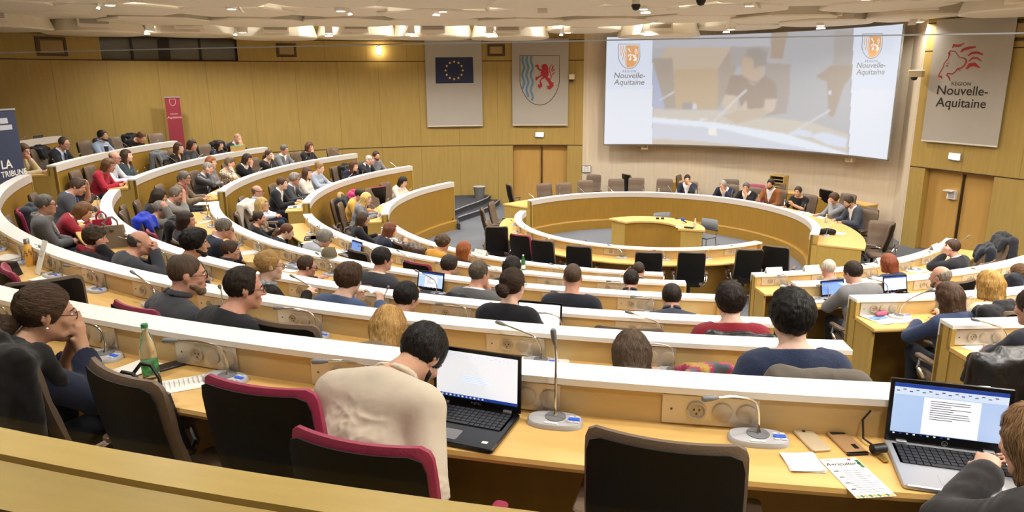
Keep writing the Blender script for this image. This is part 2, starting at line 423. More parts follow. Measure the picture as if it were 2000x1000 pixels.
for px, py, lb, beige in ((1118, 150, 'cream wall camera with black dome beside the crest banner', 0), (1783, 150, 'cream wall camera with black dome left of the lioness banner', 0)):
    p, rz = wall_xyz(px, py) if px < 1500 else (np.array([*(azpt(18.35, 18.75)), 4.03]), -.58)
    e = empty('wall_camera', tuple(p), rz, lb, 'security camera')
    m = MB(); m.rbox((0, -.12, 0), (.3 if px > 1500 else .18, .24, .16), r=.03); m.build('bracket', CREAM, e)
    m = MB(); m.lathe([(.0, -.075), (.05, -.06), (.07, -.02), (.075, .0)], (-.02, -.17, -.08), n=16); m.build('dome', BLK, e, smooth=True)
NOTM = mat('notice_print', '#b8b4ac', rough=.6); REDT = mat('red_print', '#b5493c', rough=.6)
for px, py, R, lb in ((1145, 330, 6.93, 'small framed notice with three columns on the pale wall left of stage'), (1755, 378, 6.5, 'small framed notice with three columns on the pale wall right of stage')):
    p = oncyl(px, py, R); 
    if px > 1500: p = onplane(px, py, (6.05, 2.6, 0), np.array([.97, -.2, 0]))
    rz = -R_(thof(p)) if px < 1500 else -1.25
    e = empty('framed_notice', tuple(p), rz, lb, 'notice', 'framed notices on the stage wall')
    m = MB(); m.box((0, -.015, 0), (.30, .02, .22)); m.build('frame', mat('notice_frame', '#6b6862', rough=.5), e)
    for k in (-1, 0, 1):
        m = MB(); m.box((k*.092, -.028, 0), (.08, .006, .19)); sh_ = m.build('sheet', PAPER, e)
        m = MB()
        for j in range(5): m.box((k*.092, -.032, .045-.026*j), (.06, .004, .008))
        if k == 0: m.box((0, -.032, .08), (.06, .004, .02), mi=1)
        m.build('print', [NOTM, REDT], sh_)
p, rz = wall_xyz(1852, 380, -.175); e = empty('door_notice_box', tuple(p), rz, 'white open notice box fixed on the right stage door', 'box')
m = MB(); m.box((0, -.04, 0), (.2, .08, .18)); m.build('box', mat('white_plastic', '#e8e4dc', rough=.5), e)
m = MB(); m.box((.01, -.084, -.01), (.14, .006, .11)); m.build('grille', NOTM, e)
m = MB(); m.box((-.03, -.09, .1), (.22, .18, .02)); m.build('lid', mat('white_plastic', '#e8e4dc'), e)

# ------------------------------------------------------------------ ceiling clouds with air vents and downlights
CLOUD = mat('cloud_plaster', '#eee6d6', rough=.9)
VENTM = mat('vent_grille_grey', '#8f8a80', rough=.6); VENTF = mat('vent_frame_white', '#efe6d8', rough=.6)
WHITEL = mat('lamp_white_metal', '#f2ece2', rough=.5); EML = mat('downlight_lens', '#fff3dc', emit=8)
ords = ['first', 'second', 'third', 'fourth', 'fifth', 'sixth', 'seventh', 'eighth', 'ninth', 'tenth', 'eleventh', 'twelfth', 'thirteenth', 'fourteenth', 'fifteenth', 'sixteenth', 'seventeenth', 'eighteenth', 'nineteenth', 'twentieth',
        'twenty-first', 'twenty-second', 'twenty-third', 'twenty-fourth', 'twenty-fifth', 'twenty-sixth', 'twenty-seventh', 'twenty-eighth', 'twenty-ninth', 'thirtieth']
rowdist = ['wall-side band', 'second band from wall', 'third band from wall', 'fourth band from wall', 'fifth band from wall', 'sixth band from wall']
def cloud(cx, cy, r, z, th, rot, name, label, sides, seed, vent=None):
    rr = random.Random(seed)
    e = empty(name, (cx, cy, z), 0, label, 'ceiling panel', 'faceted ceiling clouds')
    m = MB(); n = sides; ang = [rot+2*PI*i/n for i in range(n)]; rad = [r*rr.uniform(.94, 1.05) for _ in range(n)]
    def ring(s, zz, sub=3):
        out = []
        for i in range(n):
            p = np.array([math.cos(ang[i]), math.sin(ang[i])])*rad[i]*s; q = np.array([math.cos(ang[(i+1) % n]), math.sin(ang[(i+1) % n])])*rad[(i+1) % n]*s
            for k in range(sub):
                t = k/sub; b = p+(q-p)*t
                if k: b *= 1+.035*math.sin(PI*t)
                out.append((*b, zz))
        return out
    rings = [ring(.97, 0), ring(1.0, .03), ring(.9, th), ring(.86, th)]; k = len(rings[0])
    vs = [p for g in rings for p in g]; fs = [(j*k+i, j*k+(i+1) % k, (j+1)*k+(i+1) % k, (j+1)*k+i) for j in range(3) for i in range(k)]
    fs += [tuple(range(k)), tuple(3*k+i for i in range(k))]
    m.add(vs, fs); m.build('panel', CLOUD, e)
    m = MB(); m.tube([(0, 0, th-.02), (0, 0, 5.81-z)], .05, n=8); m.build('hanger', CLOUD, e)
    if vent is not None:
        d = np.array([0, -15.5])-np.array([cx, cy]); d = d/np.linalg.norm(d); rz = math.atan2(-d[0], d[1])+PI
        c = d*r*.97
        m = MB(); m.rbox((c[0], c[1], .19), (.66, .26, .2), r=.03, rz=rz); v = m.build('vent_box', VENTF, e)
        c2 = d*(r*.97+.10)
        m = MB(); m.box((c2[0]+d[0]*.02, c2[1]+d[1]*.02, .205), (.56, .03, .09), rz=rz)
        for q in range(4): m.box((c2[0]+d[0]*.036, c2[1]+d[1]*.036, .175+.02*q), (.56, .008, .006), rz=rz, mi=1)
        m.build('vent_grille', [VENTM, VENTF], v)
    return e
def downlight(cx, cy, z, aim, label, watts, up=False):
    e = empty('ceiling_downlight', (cx, cy, z), aim, label, 'ceiling lamp', 'downlights between the ceiling clouds')
    m = MB(); m.rbox((0, 0, .16), (.2, .2, .26), r=.04); m.build('housing', WHITEL, e)
    m = MB(); m.box((0, -.13, .12), (.2, .012, .34), rx=-.5); m.build('baffle', WHITEL, e)
    m = MB(); m.lathe([(.0, .024), (.075, .024), (.08, .03)], n=16); m.build('lens', EML, e, smooth=True)
    if watts:
        Lp = bpy.data.lights.new('downlight', 'AREA'); Lp.shape = 'DISK'; Lp.size = .35; Lp.energy = watts; Lp.color = (1, .97, .91); Lp.spread = R_(150)
        lo2 = bpy.data.objects.new('lamp', Lp); COL.objects.link(lo2); lo2.parent = e; lo2.location = (0, 0, .01)
    if up:
        Lp = bpy.data.lights.new('uplight', 'POINT'); Lp.energy = 36; Lp.color = (1, .97, .9); Lp.shadow_soft_size = .12
        lo2 = bpy.data.objects.new('uplight_lamp', Lp); COL.objects.link(lo2); lo2.parent = e; lo2.location = (0, 0, .37)
k = 0
for bi, (R, zc, da) in enumerate(((20.35, 5.09, 0), (18.2, 5.30, .5), (16.1, 5.36, 0), (14.0, 5.38, .5), (11.9, 5.40, 0), (9.8, 5.40, .5))):
    pitch = 2.1/R*180/PI; i = 0
    a = -47+da*pitch
    while a < 36:
        lim = wd(min(a, -5.6), WT) if a < -5.4 else (22.3 if a < 10 else (20.6-.1*(a-10) if a < 18.5 else wd(min(max(a, 18.6), 60), WR)))
        Rc = min(R, lim-1.25) if bi == 0 else R
        if a > 5: Rc = R-(20.35-min(20.35, lim-1.25)) 
        x, y = azpt(a, Rc)
        side = 'left to right'
        px, py = proj((x, y, zc))
        if -150 < px < 2150 and Rc < lim-1.0:
            zq = .15 if abs(math.hypot(x, y)-6.5) < 1.6 and -25 < thof((x, y)) < 75 else 0
            cloud(x, y, 1.14 if bi == 0 else 1.3, zc+zq+random.uniform(-.03, .05), .36 if bi == 0 else .24, R_(rng.uniform(0, 60)), 'ceiling_cloud',
                  'ceiling cloud%s, %s, %s from the left' % (' with air vent' if bi == 0 else '', rowdist[bi], ords[i]), 8 if bi == 0 else 6, k, vent=1 if bi == 0 else None)
            i += 1
        a += pitch; k += 1
# downlights sit in the gaps between clouds
LI = 0
for bi, (R, step, a0) in enumerate(((19.2, 6.2, -44), (15.0, 7.8, -40), (10.9, 11, -50), (6.6, 18, -58), (3.2, 40, -60))):
    a = a0; i = 0
    while a < 62:
        T = WT if a < 5 else WR
        lim = wd(a, WT) if a < -5.5 else (22.0 if a < 18.6 else wd(a, WR))
        Rc = R if a < 8 else R*lim/22.3*.99
        if Rc < lim-1.4:
            x, y = azpt(a, Rc)
            downlight(x, y, [5.12, 5.30, 5.34, 5.36, 5.36][bi], R_(random.uniform(0, 360)), 'white ceiling downlight in the %s ring, %s from the left' % (['outer', 'second', 'middle', 'fourth', 'nearest'][bi], ords[i]), LAMP_W*[1.5 if a < 13 else .55, 1.35, 1.0, .60, .48][bi], bi < 3 and (a < 10 or bi > 0))
            i += 1
        a += step
for px, py, lb in ((1242, 12, 'black dome camera under the ceiling clouds, left of the pair'), (1369, 2, 'black dome camera under the ceiling clouds, right of the pair')):
    p = onz(px, py, 5.2); e = empty('ceiling_camera', tuple(p), 0, lb, 'security camera')
    m = MB(); m.tube([(0, 0, .02), (0, 0, .8)], .07, n=12); m.build('stem', WHITEL, e)
    m = MB(); m.lathe([(.0, -.08), (.05, -.06), (.08, 0), (.075, .03)], n=16); m.build('dome', BLK, e, smooth=True)

# ------------------------------------------------------------------ desks of the hemicycle
SOCK = mat('socket_beige', '#b7a890', rough=.4); SOCKD = mat('socket_hole', '#4d443a', rough=.6)
SPITCH = .757
MICS = {}     # (row, sector) -> list of mic bearings
def off(o, e): o.parent = e; o.location = tuple(-x for x in e.location); return o
def plate(m, th, R, z, n=4):
    # socket plate on the recessed board, facing the seats
    pass
def bench(row, s, label, lo_floor, ledge=False, phase=.42, wide=.50):
    R, zt = ROW[row]; t0, t1 = sector(row, s); fz = floor_z(row); dz = desk_z(row)
    tm = (t0+t1)/2
    e = empty('curved_desk', tuple(pol(tm, R+.1, fz)), 0, label, 'desk', 'curved desks of the hall')
    m = MB(); m.sweep([(R+.012, lo_floor), (R+.055, lo_floor), (R+.055, zt-.03), (R+.012, zt-.03)], t0, t1); f = off(m.build('front_panel', PANW), e)
    if ledge:
        m = MB(); m.sweep([(R-.06, lo_floor), (R+.02, lo_floor), (R+.02, lo_floor+.26), (R-.035, lo_floor+.26), (R-.06, lo_floor+.23)], t0, t1); off(m.build('plinth', PANW), e)
    m = MB(); m.sweep([(R, zt-.125), (R+.02, zt-.125), (R+.02, zt-.028), (R+CW, zt-.028), (R+CW, zt), (R, zt)], t0+.0, t1-.0)
    # the top is white, the fascia towards the arena a pale grey laminate
    k = 6; nn = (len(m.f)-2)//k
    for i in range(nn*k):
        if i % k == 5: m.m[i] = 1
    off(m.build('white_cap', [CAPW, FASC]), e)
    bo = .055 if row in 'GH' else .115
    m = MB(); m.sweep([(R+bo, dz-.03), (R+bo+.02, dz-.03), (R+bo+.02, zt-.028), (R+bo, zt-.028)], t0, t1); off(m.build('back_board', RECW), e)
    m = MB(); m.sweep([(R+bo, dz-.032), (R+wide, dz-.032), (R+wide+.006, dz-.016), (R+wide, dz), (R+bo, dz)], t0, t1); off(m.build('desk_top', DESKW), e)
    for t, sg in ((t0, 1), (t1, -1)):
        dth = .03/(R+.2)*180/PI*sg
        m = MB(); m.sweep([(R+.0, lo_floor), (R+CW, lo_floor), (R+CW, zt-.028), (R+.02, zt-.028), (R+.02, zt-.126), (R, zt-.126)], t, t+dth); off(m.build('end_post', ENDW), e)
        m = MB(); m.sweep([(R+CW, fz), (R+wide-.05, fz), (R+wide-.05, dz-.032), (R+CW, dz-.032)], t+dth*.3, t+dth*1.3); off(m.build('end_board', ENDW), e)
    # socket plates and microphone places
    n = int(R_(t1-t0)*(R+.1)/SPITCH); L = []
    dth = SPITCH/(R+.1)*180/PI; th = t0+phase/(R+.1)*180/PI
    near = s in 'mr'
    while th < t1-.25/(R+.1)*180/PI:
        L.append(th)
        if near or row == 'G':
            a = th+.17/(R+.1)*180/PI    # plate centre, to the left of the microphone
            if a < t1-.2/R*180/PI:
                rz = PI-R_(a); c = pol(a, R+bo+.024, (dz+zt-.028)/2)
                pe = MB(); pe.box(c, (.36, .008, .118 if row not in 'GH' else .11), rz=rz)
                pl = off(pe.build('socket_plate', ALU), e)
                q = MB(); ux, uy = math.cos(rz), math.sin(rz); nx, ny = math.sin(rz), -math.cos(rz)   # right, outward
                Mx = Matrix(((ux, 0, nx), (uy, 0, ny), (0, 1, 0)))
                for kx in (-.05, .045, .135):
                    q.lathe([(.037, .0), (.037, .01), (.03, .013), (0.0001, .013)] if kx > -.04 else [(.037, 0), (.037, .012), (.031, .012), (.029, .004), (0.0001, .004)], (c[0]+ux*kx+nx*.003, c[1]+uy*kx+ny*.003, c[2]), n=16, M3=Mx)
                for kx, kz in ((-.06, .004), (-.04, .004), (-.05, -.012)):
                    q.box((c[0]+ux*kx+nx*.008, c[1]+uy*kx+ny*.008, c[2]+kz), (.006, .006, .006), rz=rz, mi=1)
                q.box((c[0]-ux*.145+nx*.004, c[1]-uy*.145+ny*.004, c[2]), (.008, .004, .008), rz=rz, mi=1)
                so = q.build('sockets', [SOCK, SOCKD], pl, smooth=True)
        th += dth
    MICS[(row, s)] = L
    return e
rown = {'A': 'sixth and rearmost', 'B': 'fifth', 'C': 'fourth', 'D': 'third', 'E': 'second', 'F': 'front'}
secn = {'m': 'centre block', 'l': 'left block', 'r': 'right block'}
for i, r in enumerate(order):
    lof = 0.0 if i == 0 else floor_z(order[i-1])
    for s in 'mlr':
        ph = {'A': .885, 'B': .95, 'C': .8, 'D': .62, 'E': .7, 'F': .6}[r] if s == 'm' else .5
        bench(r, s, 'curved maple desk with white top, %s row of the %s' % (rown[r], secn[s]), lof, ledge=(i == 0), phase=ph)
bench('G', 'm', 'lower white-topped arc desk with black chairs in the middle of the hall', 0, phase=.5)
bench('H', 'm', 'long white-topped speakers desk curving round the stage side', 0, ledge=True, phase=.45, wide=1.0)
# small arc table inside the ring
e = empty('arc_table', tuple(pol(25, .95, 0)), 0, 'small curved wooden table standing alone inside the desk ring', 'table')
m = MB(); m.sweep([(.66, .70), (1.24, .70), (1.24, .74), (.66, .74)], -48, 98, step=2); off(m.build('table_top', DESKW), e)
m = MB(); m.sweep([(.70, 0), (.74, 0), (.74, .70), (.70, .70)], -46, 96, step=2); off(m.build('front_panel', PANW), e)
for t in (-46, 95):
    m = MB(); m.sweep([(.72, 0), (1.18, 0), (1.18, .70), (.72, .70)], t, t+1.6, step=2); off(m.build('end_panel', ENDW), e)
# parapet of the gallery with the glass screen in its groove
e = empty('gallery_parapet', tuple(pol(180, 14.3, 1.9)), 0, 'curved maple parapet of the gallery at the bottom left', 'parapet')
pz = 3.08
m = MB(); m.sweep([(14.17, pz-.05), (14.273, pz-.05), (14.273, pz), (14.17, pz)], -206, -120); off(m.build('inner_rail', PARW), e)
m = MB(); m.sweep([(14.297, pz-.05), (14.45, pz-.05), (14.45, pz), (14.297, pz)], -206, -120); off(m.build('outer_rail', PARW), e)
m = MB(); m.sweep([(14.2, 1.918), (14.42, 1.918), (14.42, pz-.05), (14.2, pz-.05)], -206, -120); off(m.build('parapet_body', ENDW), e)
gm = bpy.data.materials.new('clear_glass_sheet'); gm.use_nodes = True; nt = gm.node_tree; nt.nodes.remove(nt.nodes['Principled BSDF'])
tr = nt.nodes.new('ShaderNodeBsdfTransparent'); gl = nt.nodes.new('ShaderNodeBsdfGlossy'); gl.inputs['Roughness'].default_value = .02
fr = nt.nodes.new('ShaderNodeFresnel'); fr.inputs[0].default_value = 1.25; mx = nt.nodes.new('ShaderNodeMixShader')
nt.links.new(fr.outputs[0], mx.inputs[0]); nt.links.new(tr.outputs[0], mx.inputs[1]); nt.links.new(gl.outputs[0], mx.inputs[2]); nt.links.new(mx.outputs[0], nt.nodes['Material Output'].inputs[0])
GEDGE = mat('polished_glass_edge', '#eef0f4', rough=.2, spec=.6)
e = empty('glass_balustrade', tuple(pol(180, 14.285, pz-.04)), 0, 'clear curved glass sheet rising from the parapet groove, thin bright top edge', 'glass screen')
m = MB(); n = 86; g0, g1 = -206, -120
vs = [tuple(pol(g0+(g1-g0)*i/n, 14.285, z)) for i in range(n+1) for z in (pz-.04, 4.074)]
m.add(vs, [(2*i, 2*i+2, 2*i+3, 2*i+1) for i in range(n)]); off(m.build('sheet', gm, smooth=True), e)
m = MB(); m.sweep([(14.282, 4.0745), (14.288, 4.0745), (14.288, 4.0765), (14.282, 4.0765)], g0, g1); off(m.build('top_edge', GEDGE), e)
# gallery floor and neighbours are out of view

# ------------------------------------------------------------------ banners on the walls
def flat_frame(pa, pb, offn):
    a, b = np.array(pa), np.array(pb); d = b-a; d = d/np.linalg.norm(d); n = np.array([d[1], -d[0], 0]); return a, np.array([*d, 0]), n
def px_map(a, n, lift=0.004):
    A = np.array([a[0], a[1], 0]); nn = np.array(n)
    def fn(u, v, d=0): return onplane(u, v, A+nn*(lift+d), nn)
    return fn
NAVY = mat('flag_navy', '#232a4a', rough=.8); GOLD = mat('flag_gold', '#e8c25a', rough=.6); BLUEW = mat('wave_blue', '#5d86a8', rough=.8)
LRED = mat('lion_red', '#a82a34', rough=.8); INK = mat('black_ink', '#2a2520', rough=.8)
def banner(name, pL, pR, corners, label):
    a, d, n = flat_frame(pL, pR, 0); fn = px_map(a, n, .03)
    P = [fn(*c) for c in corners]; z1 = max(P[0][2], P[1][2]); z0 = (P[2][2]+P[3][2])/2
    A = np.array(pL); B = np.array(pR)
    base = np.array([*(P[2]+P[3])[:2]/2, z0])
    e = empty(name, tuple(base), 0, label, 'banner')
    m = MB(); cz = [(P[3][0], P[3][1], z0), (P[2][0], P[2][1], z0), (P[2][0], P[2][1], z1), (P[3][0], P[3][1], z1)]
    nn = np.array(n); m.add([np.array(c) for c in cz]+[np.array(c)-nn*.008 for c in cz], [(0, 1, 2, 3), (7, 6, 5, 4), (0, 4, 5, 1), (1, 5, 6, 2), (2, 6, 7, 3), (3, 7, 4, 0)])
    off(m.build('cloth', BANNER), e)
    m = MB(); c0 = (np.array(cz[0])+np.array(cz[1]))/2; dd = np.array(cz[1])-np.array(cz[0]); m.box(c0, (np.linalg.norm(dd), .02, .03), rz=math.atan2(dd[1], dd[0])); off(m.build('bottom_bar', mat('banner_bar', '#d9d2c8', rough=.5)), e)
    return e, px_map(a, n, .034)
off_ = .05
e, fn = banner('hanging_banner', wpt(-18.1, off_), wpt(-13.6, off_), [(833, 78), (941, 78), (943, 245.5), (835, 246.5)], 'white hanging banner carrying a dark blue flag with a ring of stars')
m = MB(); add_polys(m, [[(850, 112), (923.5, 111.5), (925, 162), (851, 163)]], fn); off(m.build('flag', NAVY), e)
m = MB(); f2 = lambda u, v: fn(u, v, .003)
for i in range(12):
    cx, cy = 887+16.7*math.sin(i*PI/6), 137.5-17*math.cos(i*PI/6)
    P = [(cx+(2.9 if k % 2 == 0 else 1.25)*math.sin(k*PI/5), cy-(2.9 if k % 2 == 0 else 1.25)*math.cos(k*PI/5)) for k in range(10)]
    for k in range(10): m.add([f2(cx, cy), f2(*P[k]), f2(*P[(k+1) % 10])], [(0, 1, 2)])
off(m.build('stars', GOLD), e)
# rampant lion, drawn in a unit box (x 0..1, y 0..1 downward)
LION = [
 [(.30, .10), (.40, .02), (.52, .0), (.60, .06), (.64, .16), (.66, .32), (.66, .42), (.60, .52), (.55, .56), (.40, .50), (.30, .42), (.27, .34), (.33, .26), (.30, .20), (.35, .17)],   # head, chest and trunk
 [(.32, .30), (.22, .26), (.13, .20), (.10, .12), (.02, .12), (.0, .06), (.07, .07), (.07, .01), (.12, .05), (.16, .01), (.18, .08), (.20, .16), (.27, .22), (.34, .24)],   # raised foreleg
 [(.36, .44), (.30, .50), (.22, .52), (.14, .57), (.10, .63), (.03, .66), (.06, .60), (.0, .58), (.06, .54), (.02, .49), (.09, .50), (.14, .49), (.22, .45), (.30, .40)],   # lower foreleg
 [(.54, .50), (.46, .56), (.36, .58), (.28, .66), (.34, .74), (.36, .86), (.27, .90), (.24, .96), (.20, .90), (.12, .88), (.18, .84), (.12, .78), (.20, .79), (.26, .76), (.22, .66), (.28, .58), (.40, .48)],   # hind leg back
 [(.60, .50), (.70, .56), (.80, .68), (.86, .72), (.92, .70), (.86, .80), (.92, .80), (.84, .90), (.76, .96), (.68, .99), (.64, .94), (.56, .96), (.62, .90), (.54, .86), (.64, .84), (.70, .80), (.62, .68), (.52, .60), (.50, .52)],   # hind leg front
]
TAIL = [((.64, .56), .035), ((.76, .58), .035), ((.80, .50), .035), ((.74, .38), .035), ((.70, .26), .03), ((.72, .12), .03), ((.80, .04), .03), ((.88, .08), .035), ((.84, .18), .06), ((.78, .26), .02)]
TAIL2 = [((.80, .30), .02), ((.88, .26), .05), ((.95, .18), .02)]
TAIL3 = [((.80, .42), .02), ((.88, .38), .05), ((.95, .32), .02)]
def tri_poly(poly):
    from mathutils.geometry import tessellate_polygon
    return [tuple(t) for t in tessellate_polygon([[Vector((x, y, 0)) for x, y in poly]])]
def draw_lion(m, fn, x0, y0, w, h, mi=0):
    for k, P in enumerate(LION):
        Q = [(x0+w*x, y0+h*y) for x, y in P]; m.add([fn(u, v, .001*(k+1)) for u, v in Q], tri_poly(Q), mi)
    for T in (TAIL, TAIL2, TAIL3):
        for q in stroke([(x0+w*x, y0+h*y) for (x, y), _ in T], [wd_*w*1.1 for _, wd_ in T]): m.add([fn(u, v, .002) for u, v in q], [(0, 1, 2, 3)], mi)
def shield(x0, y0, w, h, n=14):
    L = [(x0, y0), (x0, y0+h*.52)]; Rr = [(x0+w, y0+h*.52), (x0+w, y0)]
    for i in range(1, n):
        t = i/n; L.append((x0+w/2*(1-math.cos(t*PI/2)**1.0)*1.0 if False else x0+w/2*(t**1.7), y0+h*(.52+.48*math.sin(t*PI/2)**1.15)))
    L.append((x0+w/2, y0+h)); 
    return L+[(2*x0+w-x, y) for x, y in reversed(L[1:-1])]+[(x0+w, y0)]
def draw_waves(m, fn, xs, y0, y1s, wl, amp, wid, mi=0):
    for x, y1 in zip(xs, y1s):
        pts = [(x+amp*math.sin(2*PI*(y-y0)/wl), y) for y in np.linspace(y0, y1, 22)]
        add_polys(m, stroke(pts, wid), fn, mi)
e, fn = banner('hanging_banner', wpt(-11.3, off_), wpt(-6.65, off_), [(999, 76), (1110, 76), (1109, 244), (1001, 244.5)], 'white hanging banner carrying a shield with a red lion and blue waves')
SH = shield(1015.5, 108.5, 77, 96.5)
m = MB(); add_polys(m, stroke(SH+[SH[0]], 1.1), lambda u, v: fn(u, v, .001)); off(m.build('shield_outline', INK), e)
m = MB(); draw_waves(m, lambda u, v: fn(u, v, .001), (1022, 1030, 1038.5), 110, (174, 190, 196.5), 29, -1.9, 4.2); off(m.build('waves', BLUEW), e)
m = MB(); draw_lion(m, fn, 1044.5, 124.5, 41, 51.5); off(m.build('lion', LRED), e)
# lioness banner on the right wall
e, fn = banner('hanging_banner', wpt(18.7, off_), wpt(23.5, off_), [(1808, 41), (1968, 35), (1948, 285), (1799, 275.5)], 'large white hanging banner carrying the red lioness head logo')
f1 = lambda u, v: fn(u, v, .001)
def zb(pts): return [(1740+x/5, 20+y/5) for x, y in pts]
m = MB()
def st(p, w): add_polys(m, stroke(zb(p), [x/5 for x in w] if isinstance(w, list) else w/5), f1)
st([(575, 440), (560, 420), (582, 396), (630, 404), (648, 430), (668, 462), (705, 464), (732, 478), (736, 500), (720, 535), (685, 565), (650, 570), (630, 600), (600, 622), (552, 618), (545, 630), (570, 660), (575, 690)], [6, 10, 10, 10, 9, 8, 10, 14, 16, 14, 14, 12, 12, 12, 12, 14, 14, 6])
st([(575, 400), (560, 470), (518, 520), (512, 550), (468, 630), (470, 655)], [10, 8, 8, 9, 8, 10]); st([(470, 648), (490, 645), (503, 672)], [14, 22, 4]); st([(650, 570), (682, 592)], [12, 4])
st([(568, 410), (578, 440)], [14, 4]); st([(540, 545), (560, 540)], [10, 14]); st([(548, 525), (572, 515)], 5)
st([(600, 368), (612, 342), (660, 346), (720, 322)], [8, 28, 22, 6]); st([(680, 410), (710, 382), (760, 368), (830, 358)], [12, 26, 28, 14])
st([(750, 445), (790, 418), (840, 412), (900, 432)], [12, 24, 24, 16]); st([(760, 498), (800, 466), (840, 466), (890, 502)], [8, 18, 16, 4]); st([(735, 575), (770, 535), (815, 528), (870, 562)], [12, 36, 40, 8])
off(m.build('lioness_logo', LRED), e)
m = MB()
def skewfn(x0, y0, dx, dy, sz):   # text units -> pixels along the slanted baseline of the banner
    return lambda u, v: f1(x0+u*sz+v*sz*(-.035), y0+u*sz*dy-v*sz)
put_text(m, 'RÉGION', 1, skewfn(1877, 167, 1, .02, 9.8), shear=.12, spacing=1.1)
put_text(m, 'Nouvelle-', 1, skewfn(1878.5, 185.5, 1, .03, 25.5), shear=.2, bold=.008)
put_text(m, 'Aquitaine', 1, skewfn(1876, 209.5, 1, .035, 25.5), shear=.2, bold=.008)
off(m.build('lettering', INK), e)
# ------------------------------------------------------------------ projection screen
SR = 6.45; T0, T1, Z0, Z1 = -12.8, 62.0, 1.985, 5.165
ntx, nty = 330, 130
th = np.linspace(T0, T1, ntx+1); zz = np.linspace(Z0, Z1, nty+1)
TT, ZZ = np.meshgrid(th, zz, indexing='ij')
PX = np.empty_like(TT); PY = np.empty_like(TT)
X = SR*np.sin(np.radians(TT)); Y = SR*np.cos(np.radians(TT))
dx, dy, dz_ = X-CAM_POS[0], Y-CAM_POS[1], ZZ-CAM_POS[2]
dep = dx*CF[0]+dy*CF[1]+dz_*CF[2]
PX = 1000+FPX*(dx*CR[0]+dy*CR[1]+dz_*CR[2])/dep; PY = 500+PPY-FPX*(dx*CU[0]+dy*CU[1]+dz_*CU[2])/dep
img = np.zeros(TT.shape+(3,)); img[:] = (176, 176, 181)
def inpoly(P):
    c = np.zeros(PX.shape, bool); n = len(P)
    for i in range(n):
        x1, y1 = P[i]; x2, y2 = P[(i+1) % n]
        if y1 == y2: continue
        cond = ((y1 > PY) != (y2 > PY)) & (PX < (x2-x1)*(PY-y1)/(y2-y1)+x1); c ^= cond
    return c
def zs(P): return [(1260+x*.26, 60+y*.26) for x, y in P]
def paint(P, col, a=1.0, z=True):
    k = inpoly(zs(P) if z else P); img[k] = img[k]*(1-a)+np.array(col)*a
paint([(60, 0), (950, 0), (940, 130), (60, 130)], (184, 184, 192))
paint([(950, 0), (1075, 0), (1030, 215), (940, 215)], (172, 154, 138)); paint([(1425, 0), (1600, 0), (1560, 260), (1415, 260)], (170, 164, 162))
paint([(165, 125), (650, 125), (545, 285), (215, 285), (120, 190)], (193, 177, 158)); paint([(215, 285), (550, 285), (540, 590), (230, 590)], (190, 168, 140))
paint([(550, 285), (650, 125), (720, 180), (640, 400), (545, 590)], (170, 158, 146)); paint([(60, 205), (205, 205), (230, 580), (60, 580)], (168, 156, 146))
paint([(60, 240), (110, 420), (150, 580), (60, 580)], (170, 178, 205)); paint([(280, 540), (390, 545), (390, 590), (280, 590)], (158, 152, 150))
paint([(900, 210), (1090, 250), (1085, 480), (1060, 620), (900, 640)], (166, 157, 152)); paint([(900, 205), (1050, 215), (1095, 250), (905, 240)], (180, 178, 180))
paint([(640, 120), (940, 120), (900, 260), (640, 260)], (170, 164, 162))
paint([(1290, 340), (1400, 260), (1560, 265), (1530, 640), (1380, 640), (1365, 380), (1300, 355)], (166, 150, 136))
paint([(600, 480), (640, 340), (730, 330), (790, 390), (860, 370), (900, 330), (985, 400), (990, 510), (900, 510), (890, 590), (740, 610), (690, 490)], (156, 140, 128))
paint([(735, 205), (760, 150), (830, 130), (900, 180), (890, 270), (875, 340), (830, 415), (790, 400), (760, 350), (728, 330), (720, 285)], (190, 170, 150))
paint([(745, 190), (770, 140), (850, 120), (915, 165), (905, 265), (850, 270), (820, 290), (812, 215), (775, 200)], (160, 152, 148))
paint([(765, 365), (790, 385), (835, 410), (860, 375), (820, 380)], (160, 150, 146))
paint([(600, 478), (690, 490), (700, 600), (760, 520), (770, 590), (900, 580), (900, 510), (990, 512), (970, 600), (860, 650), (690, 700), (610, 640), (580, 550)], (200, 184, 168))
paint([(60, 590), (600, 600), (900, 660), (1520, 770), (1520, 930), (1100, 830), (560, 700), (60, 655)], (201, 193, 184))
paint([(700, 690), (930, 650), (1250, 690), (1525, 780), (1520, 860), (1050, 790)], (200, 192, 182))
paint([(580, 640), (700, 600), (880, 590), (930, 600), (860, 655), (690, 700)], (192, 176, 158))
paint([(1420, 640), (1490, 420), (1550, 340), (1530, 760), (1440, 720)], (178, 178, 184))
paint([(55, 650), (540, 690), (1060, 775), (1525, 925), (1520, 945), (1040, 850), (560, 735), (55, 690)], (222, 230, 243))
paint([(55, 690), (560, 735), (1040, 850), (1520, 945), (1500, 960), (700, 870), (55, 850)], (202, 206, 220)); paint([(55, 810), (400, 830), (800, 870), (55, 870)], (200, 186, 168))
paint([(475, 725), (537, 730), (537, 790), (475, 785)], (234, 234, 228)); paint([(410, 658), (470, 658), (470, 675), (410, 675)], (215, 218, 228))
paint([(1060, 780), (1150, 735), (1260, 760), (1240, 800)], (205, 214, 232)); paint([(1230, 790), (1340, 760), (1450, 790), (1520, 810), (1510, 880), (1380, 860)], (208, 217, 236))
paint([(355, 545), (385, 545), (388, 590), (352, 590)], (205, 208, 220))
for p in (stroke([(520, 675), (760, 445)], [7, 13]), stroke([(1070, 785), (1390, 597)], [5, 11]), stroke([(105, 525), (220, 458)], [6, 14])):
    for q in p: paint(list(q), (212, 214, 224))
paint([(1380, 450), (1398, 450), (1398, 478), (1380, 478)], (215, 225, 250))
